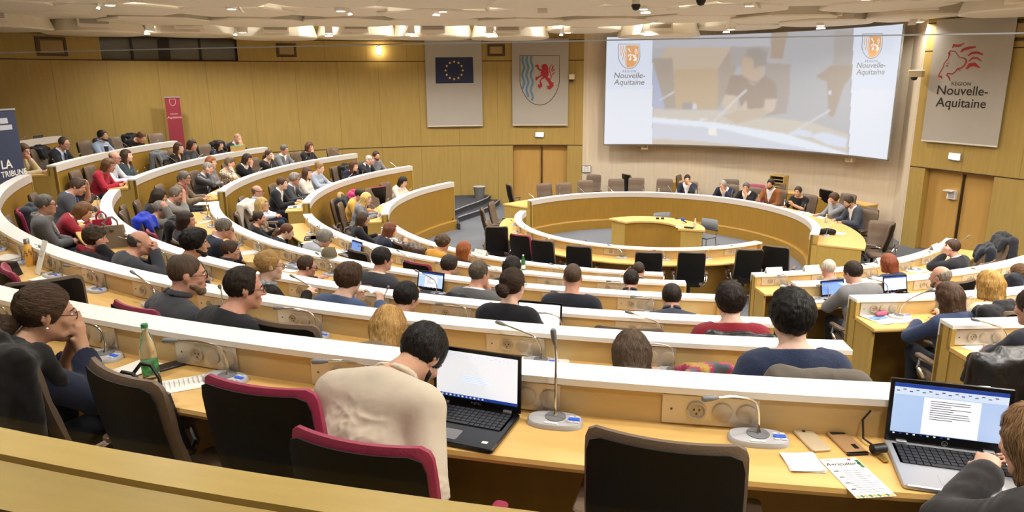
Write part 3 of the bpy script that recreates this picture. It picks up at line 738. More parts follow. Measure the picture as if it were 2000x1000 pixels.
# soften as a defocused camera picture
for _ in range(2):
    img[1:-1, 1:-1] = (img[1:-1, 1:-1]*2+img[2:, 1:-1]+img[:-2, 1:-1]+img[1:-1, 2:]+img[1:-1, :-2])/6
side = (PX < 1274) | (PX > 1668-(PY-54)*.042)
img[side] = (219, 227, 243)
low = side & (PY > 175); img[low] = (226, 231, 243)
lin = np.where(img/255 <= .04045, img/255/12.92, ((img/255+.055)/1.055)**2.4)
sm = bpy.data.materials.new('projected_image'); sm.use_nodes = True; nt = sm.node_tree; b = nt.nodes['Principled BSDF']
at = nt.nodes.new('ShaderNodeAttribute'); at.attribute_name = 'picture'
b.inputs['Base Color'].default_value = (.14, .14, .14, 1); b.inputs['Roughness'].default_value = .9; b.inputs['Specular IOR Level'].default_value = 0
nt.links.new(at.outputs['Color'], b.inputs['Emission Color']); b.inputs['Emission Strength'].default_value = .88
e = empty('projection_screen', tuple(pol(24.6, SR, Z0)), 0, 'wide curved projection screen showing a man speaking between two crest panels', 'screen')
n1 = ntx+1; vs = np.stack([X, Y, ZZ], -1).reshape(-1, 3)
ii = np.arange(ntx)[:, None]*(nty+1)+np.arange(nty)[None]; ii = ii.ravel()
fs = np.stack([ii, ii+nty+1, ii+nty+2, ii+1], 1)
me = bpy.data.meshes.new('screen_surface'); me.from_pydata(vs.tolist(), [], fs.tolist()); me.materials.append(sm)
ca = me.color_attributes.new('picture', 'FLOAT_COLOR', 'POINT'); ca.data.foreach_set('color', np.concatenate([lin.reshape(-1, 3), np.ones((len(vs), 1))], 1).ravel().astype(np.float32))
o = bpy.data.objects.new('screen_surface', me); COL.objects.link(o); off(o, e)
m = MB(); m.sweep([(SR+.004, Z0-.02), (SR+.05, Z0-.02), (SR+.05, Z1+.02), (SR+.004, Z1+.02)], T0-.15, T1+.15); off(m.build('screen_backing', mat('screen_back', '#8a8680', rough=.8)), e)
m = MB(); m.sweep([(SR-.02, Z0-.035), (SR+.05, Z0-.035), (SR+.05, Z0-.005), (SR-.02, Z0-.005)], T0-.15, T1+.15); off(m.build('bottom_batten', mat('screen_batten', '#6a625a', rough=.6)), e)
SINK = mat('projected_grey_ink', '#8a8a86', rough=.9, emit=.25); SOR = mat('projected_orange', '#d8a878', rough=.9, emit=.65); SWH = mat('projected_white', '#e2e8f4', rough=.9, emit=.8)
def scr(u, v, d=0): return oncyl(u, v, SR-.006-d)
for (tx, sx, sk) in ((1229, 1, .004), (1702, .93, -.055)):
    def px2(u, v, d=0, tx=tx, sx=sx, sk=sk): return scr(tx+u*sx+(v-130)*sk, v+(0 if tx < 1500 else -20+u*(-.012)), d)
    m = MB(); SHd = shield(-21, 86, 42, 48); f0 = lambda u, v: px2(u, v); add_polys(m, stroke(SHd+[SHd[0]], 1.0), f0)
    Pi = shield(-18.5, 88.5, 37, 43.5); Pi = [(max(u, -5.5), v) for u, v in Pi]; m.add([px2(u, v, .001) for u, v in Pi], tri_poly(Pi), 1)
    draw_waves(m, lambda u, v: px2(u, v, .001), (-16.5, -12, -7.5), 89, (108, 117, 127), 15, .9, 1.5, 1)
    draw_lion(m, lambda u, v, d: px2(u, v, .002+d), -3, 94, 20, 26, 2)
    off(m.build('projected_crest', [SINK, SOR, SWH]), e)
    m = MB(); tf = lambda x0, y0, s: (lambda u, v: px2(x0+u*s, y0-v*s, .001))
    put_text(m, 'RÉGION', 1, tf(0, 141.5, 6.4), spacing=1.2, shear=.1); put_text(m, 'Nouvelle-', 1, tf(0, 152.5, 15.5), shear=.18, bold=.004); put_text(m, 'Aquitaine', 1, tf(-.5, 165.5, 15.5), shear=.18, bold=.004)
    off(m.build('projected_lettering', SINK), e)
for px, py, lb in ((1259, 287, 'small cream loudspeaker under the left end of the projection screen'), (1661, 311, 'small cream loudspeaker under the right end of the projection screen')):
    p = oncyl(px, py, 6.6); e = empty('loudspeaker', tuple(p), -R_(thof(p)), lb, 'speaker')
    m = MB(); m.rbox((0, 0, 0), (.2, .16, .14), r=.02); m.build('cabinet', CREAM, e)
    m = MB(); m.tube([(0, .05, .02), (0, .30, .02)], .02, n=8); m.build('bracket', CREAM, e)
    m = MB(); m.box((0, -.082, 0), (.14, .006, .09)); m.build('grille', SPKG, e)

# ------------------------------------------------------------------ chairs
def chair_proto(name, leather):
    e = empty(name, (0, 0, 0))
    W2, H0, H1 = .245, .50, 1.07
    def bp(u, v, d):   # back surface point; d is offset towards the front
        x = u*W2*(1-.04*v); z = H0+(H1-H0)*v; y = -.215-.12*v-.02*math.sin(v*PI)+.045*u*u
        return (x, y+d, z)
    def slab(wu, v0, v1, d0, d1, round_=.10, nu=14, nv=14, bulge=.012, seam=None):
        m = MB(); vs = []; fs = []
        def ring(k):
            pass
        us = np.linspace(-wu, wu, nu+1); vv = np.linspace(v0, v1, nv+1)
        for side, d in ((0, d1), (1, d0)):
            for j, v in enumerate(vv):
                for i, u in enumerate(us):
                    ex = min(1, (wu-abs(u))/.10); ey = min(1, min(v-v0, v1-v)/.05)
                    t = min(1, math.sqrt(max(0, 1-(1-min(ex, ey))**2)))
                    c = .5*(d0+d1); dd = c+(d-c)*(.25+.75*t)
                    # rounded top corners
                    uu, vq = u, v
                    if v > v1-round_ and abs(u) > wu-round_*1.4:
                        a = (abs(u)-(wu-round_*1.4))/(round_*1.4); b2 = (v-(v1-round_))/round_
                        L = math.hypot(a, b2); mxx = max(a, b2)
                        if L > 1e-6:
                            s = mxx/L; uu = math.copysign((wu-round_*1.4)+a*s*(round_*1.4), u); vq = (v1-round_)+b2*s*round_
                    if seam and side == 0 and abs(v-seam) < .02: dd -= .008
                    if seam and side == 0: dd += .006*math.sin(PI*min(1, abs(v-seam)/(.3)))
                    vs.append(bp(uu, vq, dd))
        k = (nu+1)*(nv+1)
        for j in range(nv):
            for i in range(nu):
                a = j*(nu+1)+i; fs.append((a, a+1, a+nu+2, a+nu+1)); fs.append((k+a, k+a+nu+1, k+a+nu+2, k+a+1))
        for i in range(nu): fs.append((i, k+i, k+i+1, i+1)); a = nv*(nu+1)+i; fs.append((a, a+1, k+a+1, k+a))
        for j in range(nv): a = j*(nu+1); fs.append((a, a+nu+1, k+a+nu+1, k+a)); a += nu; fs.append((a, k+a, k+a+nu+1, a+nu+1))
        m.add(vs, fs); return m
    slab(1.0, 0, 1, -.018, .042, seam=.60).build('backrest', leather, e, smooth=True)
    slab(.955, .0, .972, -.030, -.012, nu=10, nv=10).build('back_shell', SHELL, e, smooth=True)
    m = MB(); n = 24; prof = [(.97, .405), (1.0, .43), (1.0, .455), (.93, .478), (.6, .485), (0.001, .48)]; vs = []
    for sc, z in prof:
        for i in range(n):
            a = 2*PI*i/n; ca, sa = math.cos(a), math.sin(a)
            x = .25*sc*math.copysign(abs(ca)**.5, ca); y = .245*sc*math.copysign(abs(sa)**.5, sa); vs.append((x, y+.02, z-.02*max(0, y-.15)/.1))
    m.add(vs, [(j*n+i, j*n+(i+1) % n, (j+1)*n+(i+1) % n, (j+1)*n+i) for j in range(len(prof)-1) for i in range(n)]+[tuple(range(n-1, -1, -1))]); m.build('seat', leather, e, smooth=True)
    m = MB(); m.box((0, -.19, .44), (.34, .12, .03)); m.box((0, -.235, .50), (.3, .025, .16)); m.build('back_bracket', SHELL, e)
    for s in (-1, 1):
        m = MB(); P = [(s*.20, .05, .42), (s*.265, .06, .44), (s*.285, .12, .51), (s*.285, .10, .595), (s*.285, -.06, .61), (s*.28, -.17, .59), (s*.27, -.20, .52), (s*.22, -.16, .43)]
        Q = []
        for i in range(len(P)-1):
            for k in range(3): Q.append(Vector(P[i]).lerp(Vector(P[i+1]), k/3))
        Q.append(Vector(P[-1])); m.tube(Q, .017, n=8); ar = m.build('armrest', CHROME, e, smooth=True)
        m = MB(); m.rbox((s*.285, .03, .622), (.055, .25, .03), r=.02); m.build('arm_pad', leather, ar)
    m = MB(); m.tube([(0, 0, .10), (0, 0, .28), (0, 0, .42)], [.03, .028, .025], n=12); m.box((0, 0, .41), (.22, .24, .03)); m.build('column', BLK, e)
    m = MB()
    for i in range(5):
        a = 2*PI*i/5+.3; m.tube([(0, 0, .12), (.15*math.cos(a), .15*math.sin(a), .11), (.29*math.cos(a), .29*math.sin(a), .075)], [.03, .024, .016], n=8)
    m.build('star_base', CHROME, e, smooth=True)
    for i in range(5):
        a = 2*PI*i/5+.3; m = MB(); m.tube([(.29*math.cos(a)-.02*math.sin(a), .29*math.sin(a)+.02*math.cos(a), .03), (.29*math.cos(a)+.02*math.sin(a), .29*math.sin(a)-.02*math.cos(a), .03)], .03, n=12); m.build('caster', BLK, e, smooth=True)
    return e
PROTO = {}
USED = set(); CHAIRS = []
def chair(kind, loc, rz, label, group='conference chairs in the hall'):
    nm = 'office_chair'
    if kind not in PROTO: PROTO[kind] = chair_proto(nm, {'t': LEATH_T, 'r': LEATH_R, 'b': LEATH_B}[kind])
    c = PROTO[kind] if kind not in USED else copy_tree(PROTO[kind])
    USED.add(kind); c.location = tuple(loc); c.rotation_euler = (0, 0, rz); tag(c, label, 'chair', group); CHAIRS.append(c); return c
def seat_th(row, s, px, py, R, z, arc=None):
    t0, t1 = sector(row, s); best = None
    for t in np.linspace(t0-1, t1+1, 900):
        x, y = proj(pol(t, R, z)); 
        if (pol(t, R, z)-CAM_POS) @ CF < .4: continue
        d = (x-px)**2+.08*(y-py)**2
        if best is None or d < best[0]: best = (d, t, y)
    return best[1], best[2]
def free_chair(kind, row, s, px, py, label, dR=.68, yaw=0, top=1.05):
    # px,py: middle of the top edge of the back
    R = ROW[row][0]+dR; fz = floor_z(row); th_, y = seat_th(row, s, px, py, R+.31, fz+top)
    a = PI-R_(th_)
    # back top centre sits .31 behind the pivot; turn about the pivot afterwards
    p = pol(th_, R, fz); rz = a+R_(yaw)
    want = pol(th_, R+.31, fz); have = np.array([p[0]+math.sin(rz)*.33, p[1]-math.cos(rz)*.33, fz]); p = p+(want-have)
    return chair(kind, (p[0], p[1], fz), rz, label)

# ------------------------------------------------------------------ microphones on every place
def mic_proto(i, bend):
    e = empty('gooseneck_microphone', (0, 0, 0))
    m = MB(); n = 28; prof = [(1.0, 0), (1.0, .012), (.94, .02), (.0, .022)]; vs = []
    for sc, z in prof:
        for k in range(n):
            a = 2*PI*k/n; ca, sa = math.cos(a), math.sin(a); vs.append((.11*sc*math.copysign(abs(ca)**.75, ca), .062*sc*math.copysign(abs(sa)**.75, sa), z))
    m.add(vs, [(j*n+k, j*n+(k+1) % n, (j+1)*n+(k+1) % n, (j+1)*n+k) for j in range(3) for k in range(n)]+[tuple(range(n-1, -1, -1))]); b = m.build('base', GREYP, e, smooth=True)
    m = MB(); m.lathe([(.042, .02), (.042, .024), (.0, .025)], (0, .012, 0), n=20); m.build('speaker_disc', GREYD, b, smooth=True)
    m = MB(); m.rbox((.075, .0, .0235), (.045, .016, .005), r=.005, mi=0); m.build('display', BLUEL, b)
    m = MB()
    for dx_, dy_ in ((.062, .02), (.088, .02), (.062, -.022), (.088, -.022)): m.rbox((dx_, dy_, .0225), (.018, .009, .006), r=.003)
    m.rbox((-.01, -.045, .0215), (.055, .013, .006), r=.005); m.build('buttons', mat('button_white', '#e4e4e2', rough=.4), b)
    P = bend; m = MB(); Q = []
    V = [Vector(p) for p in P]
    for k in range(len(V)-1):
        p0 = V[max(k-1, 0)]; p1 = V[k]; p2 = V[k+1]; p3 = V[min(k+2, len(V)-1)]
        for t in (0, .25, .5, .75): Q.append(.5*((2*p1)+(-p0+p2)*t+(2*p0-5*p1+4*p2-p3)*t*t+(-p0+3*p1-3*p2+p3)*t**3))
    Q.append(V[-1]); rs = [.011 if k < 2 else .0052 for k in range(len(Q))]; m.tube(Q, rs, n=8); g = m.build('gooseneck', CHROME, e, smooth=True)
    d = (Q[-1]-Q[-2]).normalized(); m = MB(); m.tube([Q[-1]-d*.005, Q[-1]+d*.02, Q[-1]+d*.055, Q[-1]+d*.062], [.006, .011, .012, .008], n=10); m.build('microphone_head', GREYD, g, smooth=True)
    return e
BENDS = [[(0, .012, .02), (0, .02, .08), (-.02, .01, .15), (-.10, -.04, .19), (-.17, -.08, .20)],
         [(0, .012, .02), (0, .014, .09), (.0, .012, .2), (.0, .01, .28), (-.004, .005, .33)],
         [(0, .012, .02), (0, .02, .08), (-.03, .03, .14), (-.12, .025, .18), (-.22, .03, .21)],
         [(0, .012, .02), (0, .0, .1), (.03, -.04, .18), (.09, -.09, .25), (.13, -.13, .29)]]
MP = {}
def mic_at(p, rz, bend, label, group='gooseneck microphones on the desks'):
    if bend not in MP: MP[bend] = mic_proto(bend, BENDS[bend]); c = MP[bend]
    else: c = copy_tree(MP[bend])
    c.location = tuple(p); c.rotation_euler = (0, 0, rz); tag(c, label, 'microphone', group); return c
for (row, s), L in MICS.items():
    if row in 'GH': continue
    Ls = sorted(L); vis = []
    for t in Ls:
        x, y = proj(pol(t, ROW[row][0]+.17, desk_z(row)))
        if -60 < x < 2060: vis.append(t)
    for i, t in enumerate(vis):
        b = [0, 2, 0, 0, 3, 2][(i*7+ord(row)) % 6]
        if row == 'A' and s == 'm': b = {0: 0, 1: 1}.get(i, 0)
        side = 'right-hand end' if s == 'm' else ('aisle end' if s == 'r' else 'aisle end')
        if s in 'l': i2 = i
        else: i2 = i if s == 'm' else len(vis)-1-i
        mic_at(pol(t, ROW[row][0]+.215, desk_z(row)), PI-R_(t), b, 'gooseneck microphone, %s row, %s, %s from %s' % (rown[row], secn[s], ords[min(i2, 29)], side))
for row, L in (('G', MICS[('G', 'm')]), ('H', MICS[('H', 'm')])):
    for i, t in enumerate(sorted(L)):
        mic_at(pol(t, ROW[row][0]+(.16 if row == 'G' else .30), desk_z(row)), PI-R_(t), [2, 3, 0][i % 3] if row == 'G' else [3, 1, 3][i % 3],
               'gooseneck microphone on the %s, %s along it' % ('low inner arc desk' if row == 'G' else 'speakers desk', ords[i]))
# ------------------------------------------------------------------ people: one continuous body each, grown from a distance field
def rotm(ax, deg):
    return np.array(Matrix.Rotation(R_(deg), 3, ax))
class Field:
    def __init__(s, h): s.h = h; s.pr = []; s.cuts = []
    def c(s, a, b, ra, rb, e=None, sx=1., k=.03): s.pr.append(('c', np.array(a, float), np.array(b, float), ra, rb, e, sx, k))
    def e(s, c, r, Rm=None, k=.02, sub=False): s.pr.append(('e', np.array(c, float), np.array(r, float), Rm if Rm is not None else np.eye(3), k, sub))
    def mesh(s, g=0.0, cuts=(), disp=None):
        h = s.h; lo = np.full(3, 9.); hi = np.full(3, -9.); bbs = []
        for p in s.pr:
            if p[0] == 'c':
                m = max(p[3], p[4])*max(1, p[6])+g; l = np.minimum(p[1], p[2])-m; u = np.maximum(p[1], p[2])+m
            else:
                m = max(p[2])+g; l = p[1]-m; u = p[1]+m
            bbs.append((l, u))
            if not (p[0] == 'e' and p[5]): lo = np.minimum(lo, l); hi = np.maximum(hi, u)
        lo = lo-2*h; hi = hi+2*h; n = np.ceil((hi-lo)/h).astype(int)+1
        ax = [(lo[i]+h*np.arange(n[i])).astype(np.float32) for i in range(3)]
        F = np.full(n, .25, np.float32)
        for p, (l, u) in zip(s.pr, bbs):
            k = p[7] if p[0] == 'c' else p[4]
            i0 = np.maximum(0, np.floor((l-k-2*h-lo)/h).astype(int)); i1 = np.minimum(n, np.ceil((u+k+2*h-lo)/h).astype(int)+1)
            if np.any(i1 <= i0): continue
            sl = tuple(slice(i0[i], i1[i]) for i in range(3))
            Xx = ax[0][sl[0]][:, None, None]; Yy = ax[1][sl[1]][None, :, None]; Zz = ax[2][sl[2]][None, None, :]
            if p[0] == 'c':
                _, a, b, ra, rb, e, sx, _k = p
                ab = b-a; L2 = float(ab@ab)+1e-9
                px, py, pz = Xx-a[0], Yy-a[1], Zz-a[2]
                t = np.clip((px*ab[0]+py*ab[1]+pz*ab[2])/L2, 0, 1)
                qx, qy, qz = px-t*ab[0], py-t*ab[1], pz-t*ab[2]; q2 = qx*qx+qy*qy+qz*qz
                if e is not None and sx != 1:
                    ce = qx*e[0]+qy*e[1]+qz*e[2]; q2 = q2-ce*ce*(1-1/(sx*sx))
                d = np.sqrt(np.maximum(q2, 0))-(ra+(rb-ra)*t)-g
            else:
                _, c, r, Rm, _k, sub = p; px, py, pz = Xx-c[0], Yy-c[1], Zz-c[2]
                lx = px*Rm[0, 0]+py*Rm[1, 0]+pz*Rm[2, 0]; ly = px*Rm[0, 1]+py*Rm[1, 1]+pz*Rm[2, 1]; lz = px*Rm[0, 2]+py*Rm[1, 2]+pz*Rm[2, 2]
                rr = r+g
                k0 = np.sqrt((lx/rr[0])**2+(ly/rr[1])**2+(lz/rr[2])**2); k1 = np.sqrt((lx/rr[0]**2)**2+(ly/rr[1]**2)**2+(lz/rr[2]**2)**2)+1e-6
                d = k0*(k0-1)/k1
                if sub:
                    A = F[sl]; hh = np.clip(.5-.5*(A+d)/k, 0, 1); F[sl] = A*(1-hh)+(-d)*hh+k*hh*(1-hh); continue
            A = F[sl]; hh = np.clip(.5+.5*(A-d)/k, 0, 1); F[sl] = A*(1-hh)+d*hh-k*hh*(1-hh)
        if cuts:
            Xx = ax[0][:, None, None]; Yy = ax[1][None, :, None]; Zz = ax[2][None, None, :]
            for (pt, nr) in cuts:       # keep the side the normal points away from; several planes in one list entry are combined as a wedge
                if isinstance(nr, tuple):      # neck opening: a plane, but only close to the neck
                    n_, rad = nr; d = (Xx-pt[0])*n_[0]+(Yy-pt[1])*n_[1]+(Zz-pt[2])*n_[2]
                    d = np.minimum(d, rad-np.sqrt((Xx-pt[0])**2+(Yy-pt[1])**2+(Zz-pt[2])**2))
                elif isinstance(nr, list):
                    d = None
                    for q, m_ in zip(pt, nr):
                        dd = (Xx-q[0])*m_[0]+(Yy-q[1])*m_[1]+(Zz-q[2])*m_[2]; d = dd if d is None else np.minimum(d, dd)
                else: d = (Xx-pt[0])*nr[0]+(Yy-pt[1])*nr[1]+(Zz-pt[2])*nr[2]
                F = np.maximum(F, d.astype(np.float32))
        return nets(F, lo, h)
def nets(F, lo, h):
    n = np.array(F.shape); S_ = F < 0
    c = [S_[i:n[0]-1+i, j:n[1]-1+j, k:n[2]-1+k] for i in (0, 1) for j in (0, 1) for k in (0, 1)]
    cnt = np.zeros(n-1, np.int8)
    for q in c: cnt += q
    act = (cnt > 0) & (cnt < 8); idx = np.argwhere(act)
    if len(idx) == 0: return None
    vid = np.full(n-1, -1, np.int64); vid[act] = np.arange(len(idx))
    corner = np.array([(i, j, k) for i in (0, 1) for j in (0, 1) for k in (0, 1)])
    vals = np.stack([F[idx[:, 0]+a, idx[:, 1]+b, idx[:, 2]+d] for a, b, d in corner], 1)
    acc = np.zeros((len(idx), 3)); w = np.zeros(len(idx))
    for a in range(8):
        for b in range(a+1, 8):
            if np.abs(corner[a]-corner[b]).sum() != 1: continue
            va, vb = vals[:, a], vals[:, b]; m = (va < 0) != (vb < 0)
            t = np.where(m, va/np.where(m, va-vb, 1), 0); p = corner[a]+t[:, None]*(corner[b]-corner[a]); acc += p*m[:, None]; w += m
    V = lo+h*(idx+acc/w[:, None]); Q = []
    for axd in range(3):
        o1, o2 = [(1, 2), (2, 0), (0, 1)][axd]
        a = S_[tuple(slice(0, -1) if i == axd else slice(1, -1) for i in range(3))]; b = S_[tuple(slice(1, None) if i == axd else slice(1, -1) for i in range(3))]
        for flag in (0, 1):
            m = (a & ~b) if flag == 0 else (~a & b)
            e = np.argwhere(m)
            if len(e) == 0: continue
            off_v = np.ones(3, int); off_v[axd] = 0; e = e+off_v
            d1 = np.zeros(3, int); d1[o1] = 1; d2 = np.zeros(3, int); d2[o2] = 1
            g = lambda q: vid[q[:, 0], q[:, 1], q[:, 2]]
            qd = np.stack([g(e-d1-d2), g(e-d2), g(e), g(e-d1)], 1)
            Q.append(qd if flag == 0 else qd[:, ::-1])
    return V, np.concatenate(Q)
def np_mesh(name, V, Q, mats, parent, smooth=True, uv=None, mi=None):
    me = bpy.data.meshes.new(name); nv, nf = len(V), len(Q)
    me.vertices.add(nv); me.vertices.foreach_set('co', V.astype(np.float32).ravel())
    me.loops.add(nf*4); me.loops.foreach_set('vertex_index', Q.astype(np.int32).ravel())
    me.polygons.add(nf); me.polygons.foreach_set('loop_start', (np.arange(nf)*4).astype(np.int32))
    try: me.polygons.foreach_set('loop_total', np.full(nf, 4, np.int32))
    except Exception: pass
    me.update(calc_edges=True)
    if smooth: me.polygons.foreach_set('use_smooth', np.ones(nf, bool))
    if mi is not None: me.polygons.foreach_set('material_index', mi.astype(np.int32))
    if uv is not None:
        l = me.uv_layers.new(name='UVMap'); l.data.foreach_set('uv', uv[Q.ravel()].astype(np.float32).ravel())
    for m in (mats if isinstance(mats, list) else [mats]): me.materials.append(m)
    me.validate(); me.update()
    o = bpy.data.objects.new(name, me); COL.objects.link(o); o.parent = parent; return o
def smooth_v(V, Q, it=1):
    n = len(V)
    for _ in range(it):
        acc = np.zeros_like(V); w = np.zeros(n)
        for a, b in ((0, 1), (1, 2), (2, 3), (3, 0)):
            np.add.at(acc, Q[:, a], V[Q[:, b]]); np.add.at(acc, Q[:, b], V[Q[:, a]]); np.add.at(w, Q[:, a], 1); np.add.at(w, Q[:, b], 1)
        V = V*.5+.5*acc/np.maximum(w, 1)[:, None]
    return V
def ik(S0, T, l1, l2, hint):
    S0, T, hint = map(lambda x: np.array(x, float), (S0, T, hint)); d = T-S0; L = np.linalg.norm(d); mx = (l1+l2)*.995
    if L > mx: T = S0+d/L*mx; d = T-S0; L = mx
    u = d/L; a = (l1*l1-l2*l2+L*L)/(2*L); hh = math.sqrt(max(l1*l1-a*a, 0)); p = hint-u*(hint@u); p = p/(np.linalg.norm(p)+1e-9)
    return S0+u*a+p*hh, T
def hairmat(col, hi=1.6, lo=.55, rough=.5):
    nm = 'hair_'+col
    if nm in MATS: return MATS[nm]
    m = bpy.data.materials.new(nm); m.use_nodes = True; nt = m.node_tree; b = nt.nodes['Principled BSDF']; c = srgb(col)
    tc = nt.nodes.new('ShaderNodeTexCoord'); mp = nt.nodes.new('ShaderNodeMapping'); mp.inputs['Scale'].default_value = (70, 3.5, 1); nt.links.new(tc.outputs['UV'], mp.inputs[0])
    n = nt.nodes.new('ShaderNodeTexNoise'); n.inputs['Scale'].default_value = 1; n.inputs['Detail'].default_value = 5; n.inputs['Distortion'].default_value = .6; nt.links.new(mp.outputs[0], n.inputs['Vector'])
    r = nt.nodes.new('ShaderNodeValToRGB'); r.color_ramp.elements[0].position = .32; r.color_ramp.elements[1].position = .7
    r.color_ramp.elements[0].color = (*[x*lo for x in c], 1); r.color_ramp.elements[1].color = (*[min(1, x*hi) for x in c], 1); nt.links.new(n.outputs[0], r.inputs[0]); nt.links.new(r.outputs[0], b.inputs['Base Color'])
    bp = nt.nodes.new('ShaderNodeBump'); bp.inputs['Strength'].default_value = .55; bp.inputs['Distance'].default_value = .012; nt.links.new(n.outputs[0], bp.inputs['Height']); nt.links.new(bp.outputs[0], b.inputs['Normal'])
    b.inputs['Roughness'].default_value = rough; b.inputs['Specular IOR Level'].default_value = .35
    MATS[nm] = m; return m
def cloth(col, kind='plain'):
    nm = 'cloth_%s_%s' % (kind, col)
    if kind == 'knit': return mat(nm, col, rough=.95, bump=.6, bscale=160, stretch=(1, 1, 2.2), var=.12, vscale=90, spec=.15, sheen=.2)
    if kind == 'check': return mat(nm, col, rough=.9, var=.35, vscale=38, spec=.15)
    if kind == 'print': return mat(nm, col, rough=.85, var=.75, vscale=24, spec=.2)
    if kind == 'leather': return mat(nm, col, rough=.35, bump=.3, bscale=40, spec=.5)
    return mat(nm, col, rough=.88, bump=.25, bscale=18, var=.06, vscale=10, spec=.2, sheen=.15)
SKINC = {'l': '#d3a58c', 'm': '#c2957a', 't': '#b58063', 'p': '#d9b29d', 'r': '#c8957f'}
def add_strands(V, Q, uv, crown, H, n, style, wd_):
    # fine locks laid along the combing direction over the hair mass
    from mathutils.kdtree import KDTree
    kd = KDTree(len(V))
    for i, v in enumerate(V): kd.insert(Vector(v), i)
    kd.balance()
    d1 = V[Q[:, 2]]-V[Q[:, 0]]; d2 = V[Q[:, 3]]-V[Q[:, 1]]; fn = np.cross(d1, d2); N = np.zeros_like(V)
    for k in range(4): np.add.at(N, Q[:, k], fn)
    N /= np.linalg.norm(N, axis=1)[:, None]+1e-12
    if (N*(V-V.mean(0))).sum() < 0: N = -N
    dn = H@np.array([0, -.05, -1.]); Vs = [V]; Qs = [Q]; us = [uv]; o = len(V)
    nv, nq, nu = [], [], []
    L = {'short': .032, 'thick': .055, 'receding': .03, 'bald': .025, 'curly': .05}.get(style, .11)
    for i in rng.integers(0, len(V), n):
        p = V[i].copy(); j = i; u0 = uv[i]; K = 6; st = L/K*rng.uniform(.7, 1.25); lift = rng.uniform(.0, .0035); sw = rng.normal(size=3)*.25; pts = []
        for k in range(K+1):
            nr = N[j]; g = p-crown; g = g/(np.linalg.norm(g)+1e-9)
            dirv = (g*.8+dn*.6 if style in ('short', 'thick', 'receding', 'bald', 'curly') else (g*.35+dn if style in ('bob', 'long', 'longback') else -(g*.5)+H@np.array([0, -1., -.15])))+sw*(1 if style != 'curly' else 3)
            dirv = dirv-nr*(dirv@nr); dirv /= np.linalg.norm(dirv)+1e-9; side = np.cross(nr, dirv)
            w = wd_*(1-.75*k/K)*rng.uniform(.8, 1.2); q = p+nr*(lift*math.sin(PI*min(1, k/K+.15))+.0006)
            pts.append((q-side*w, q+side*w))
            if style == 'curly': sw = sw+rng.normal(size=3)*.5
            p2 = p+dirv*st; co, j, dist = kd.find(Vector(p2))
            if dist > .02: break
            p = p2*.4+np.array(co)*.6
        if len(pts) < 3: continue
        b = o+len(nv); c = np.array([u0[0]+rng.uniform(-.02, .02), u0[1]])
        for k, (a_, b_) in enumerate(pts): nv += [a_, b_]; nu += [c+np.array([0, .02*k]), c+np.array([.004, .02*k])]
        for k in range(len(pts)-1): nq.append((b+2*k, b+2*k+1, b+2*k+3, b+2*k+2))
    if nv: return np.concatenate([V, np.array(nv)]), np.concatenate([Q, np.array(nq)]), np.concatenate([uv, np.array(nu)])
    return V, Q, uv
def skinmat(k): return mat('skin_'+k, SKINC[k], rough=.5, var=.06, vscale=25, bump=.05, bscale=120, spec=.35)
def noise_disp(V, amp, sc, off=0.0, aniso=(1, 1, 1)):
    out = V.copy()
    for i in range(len(V)):
        q = Vector((V[i][0]*sc*aniso[0]+off, V[i][1]*sc*aniso[1], V[i][2]*sc*aniso[2])); out[i] = V[i]+np.array(mnoise.noise_vector(q))*amp
    return out
def folds(V, Q, amp, seed):
    # creases: thin ridges of warped noise, running mostly across the cloth
    d1 = V[Q[:, 2]]-V[Q[:, 0]]; d2 = V[Q[:, 3]]-V[Q[:, 1]]; fn = np.cross(d1, d2); N = np.zeros_like(V)
    for k in range(4): np.add.at(N, Q[:, k], fn)
    N /= np.linalg.norm(N, axis=1)[:, None]+1e-12
    out = V.copy()
    for i in range(len(V)):
        x, y, z = V[i]; w = mnoise.noise(Vector((x*4+seed, y*4, z*4)))
        a = mnoise.noise(Vector((x*9+w*1.5+seed, y*9, z*22+x*14*w))); b = mnoise.noise(Vector((x*26+seed, y*22+5, z*9+w*3)))
        g = max(0, mnoise.noise(Vector((x*3.1, y*3.1+seed, z*3.1)))+.45)
        out[i] = V[i]+N[i]*amp*g*((1-abs(a)*3.2)*.8+(1-abs(b)*3.0)*.45)
    return out
PEOPLE = []; PLOG = []
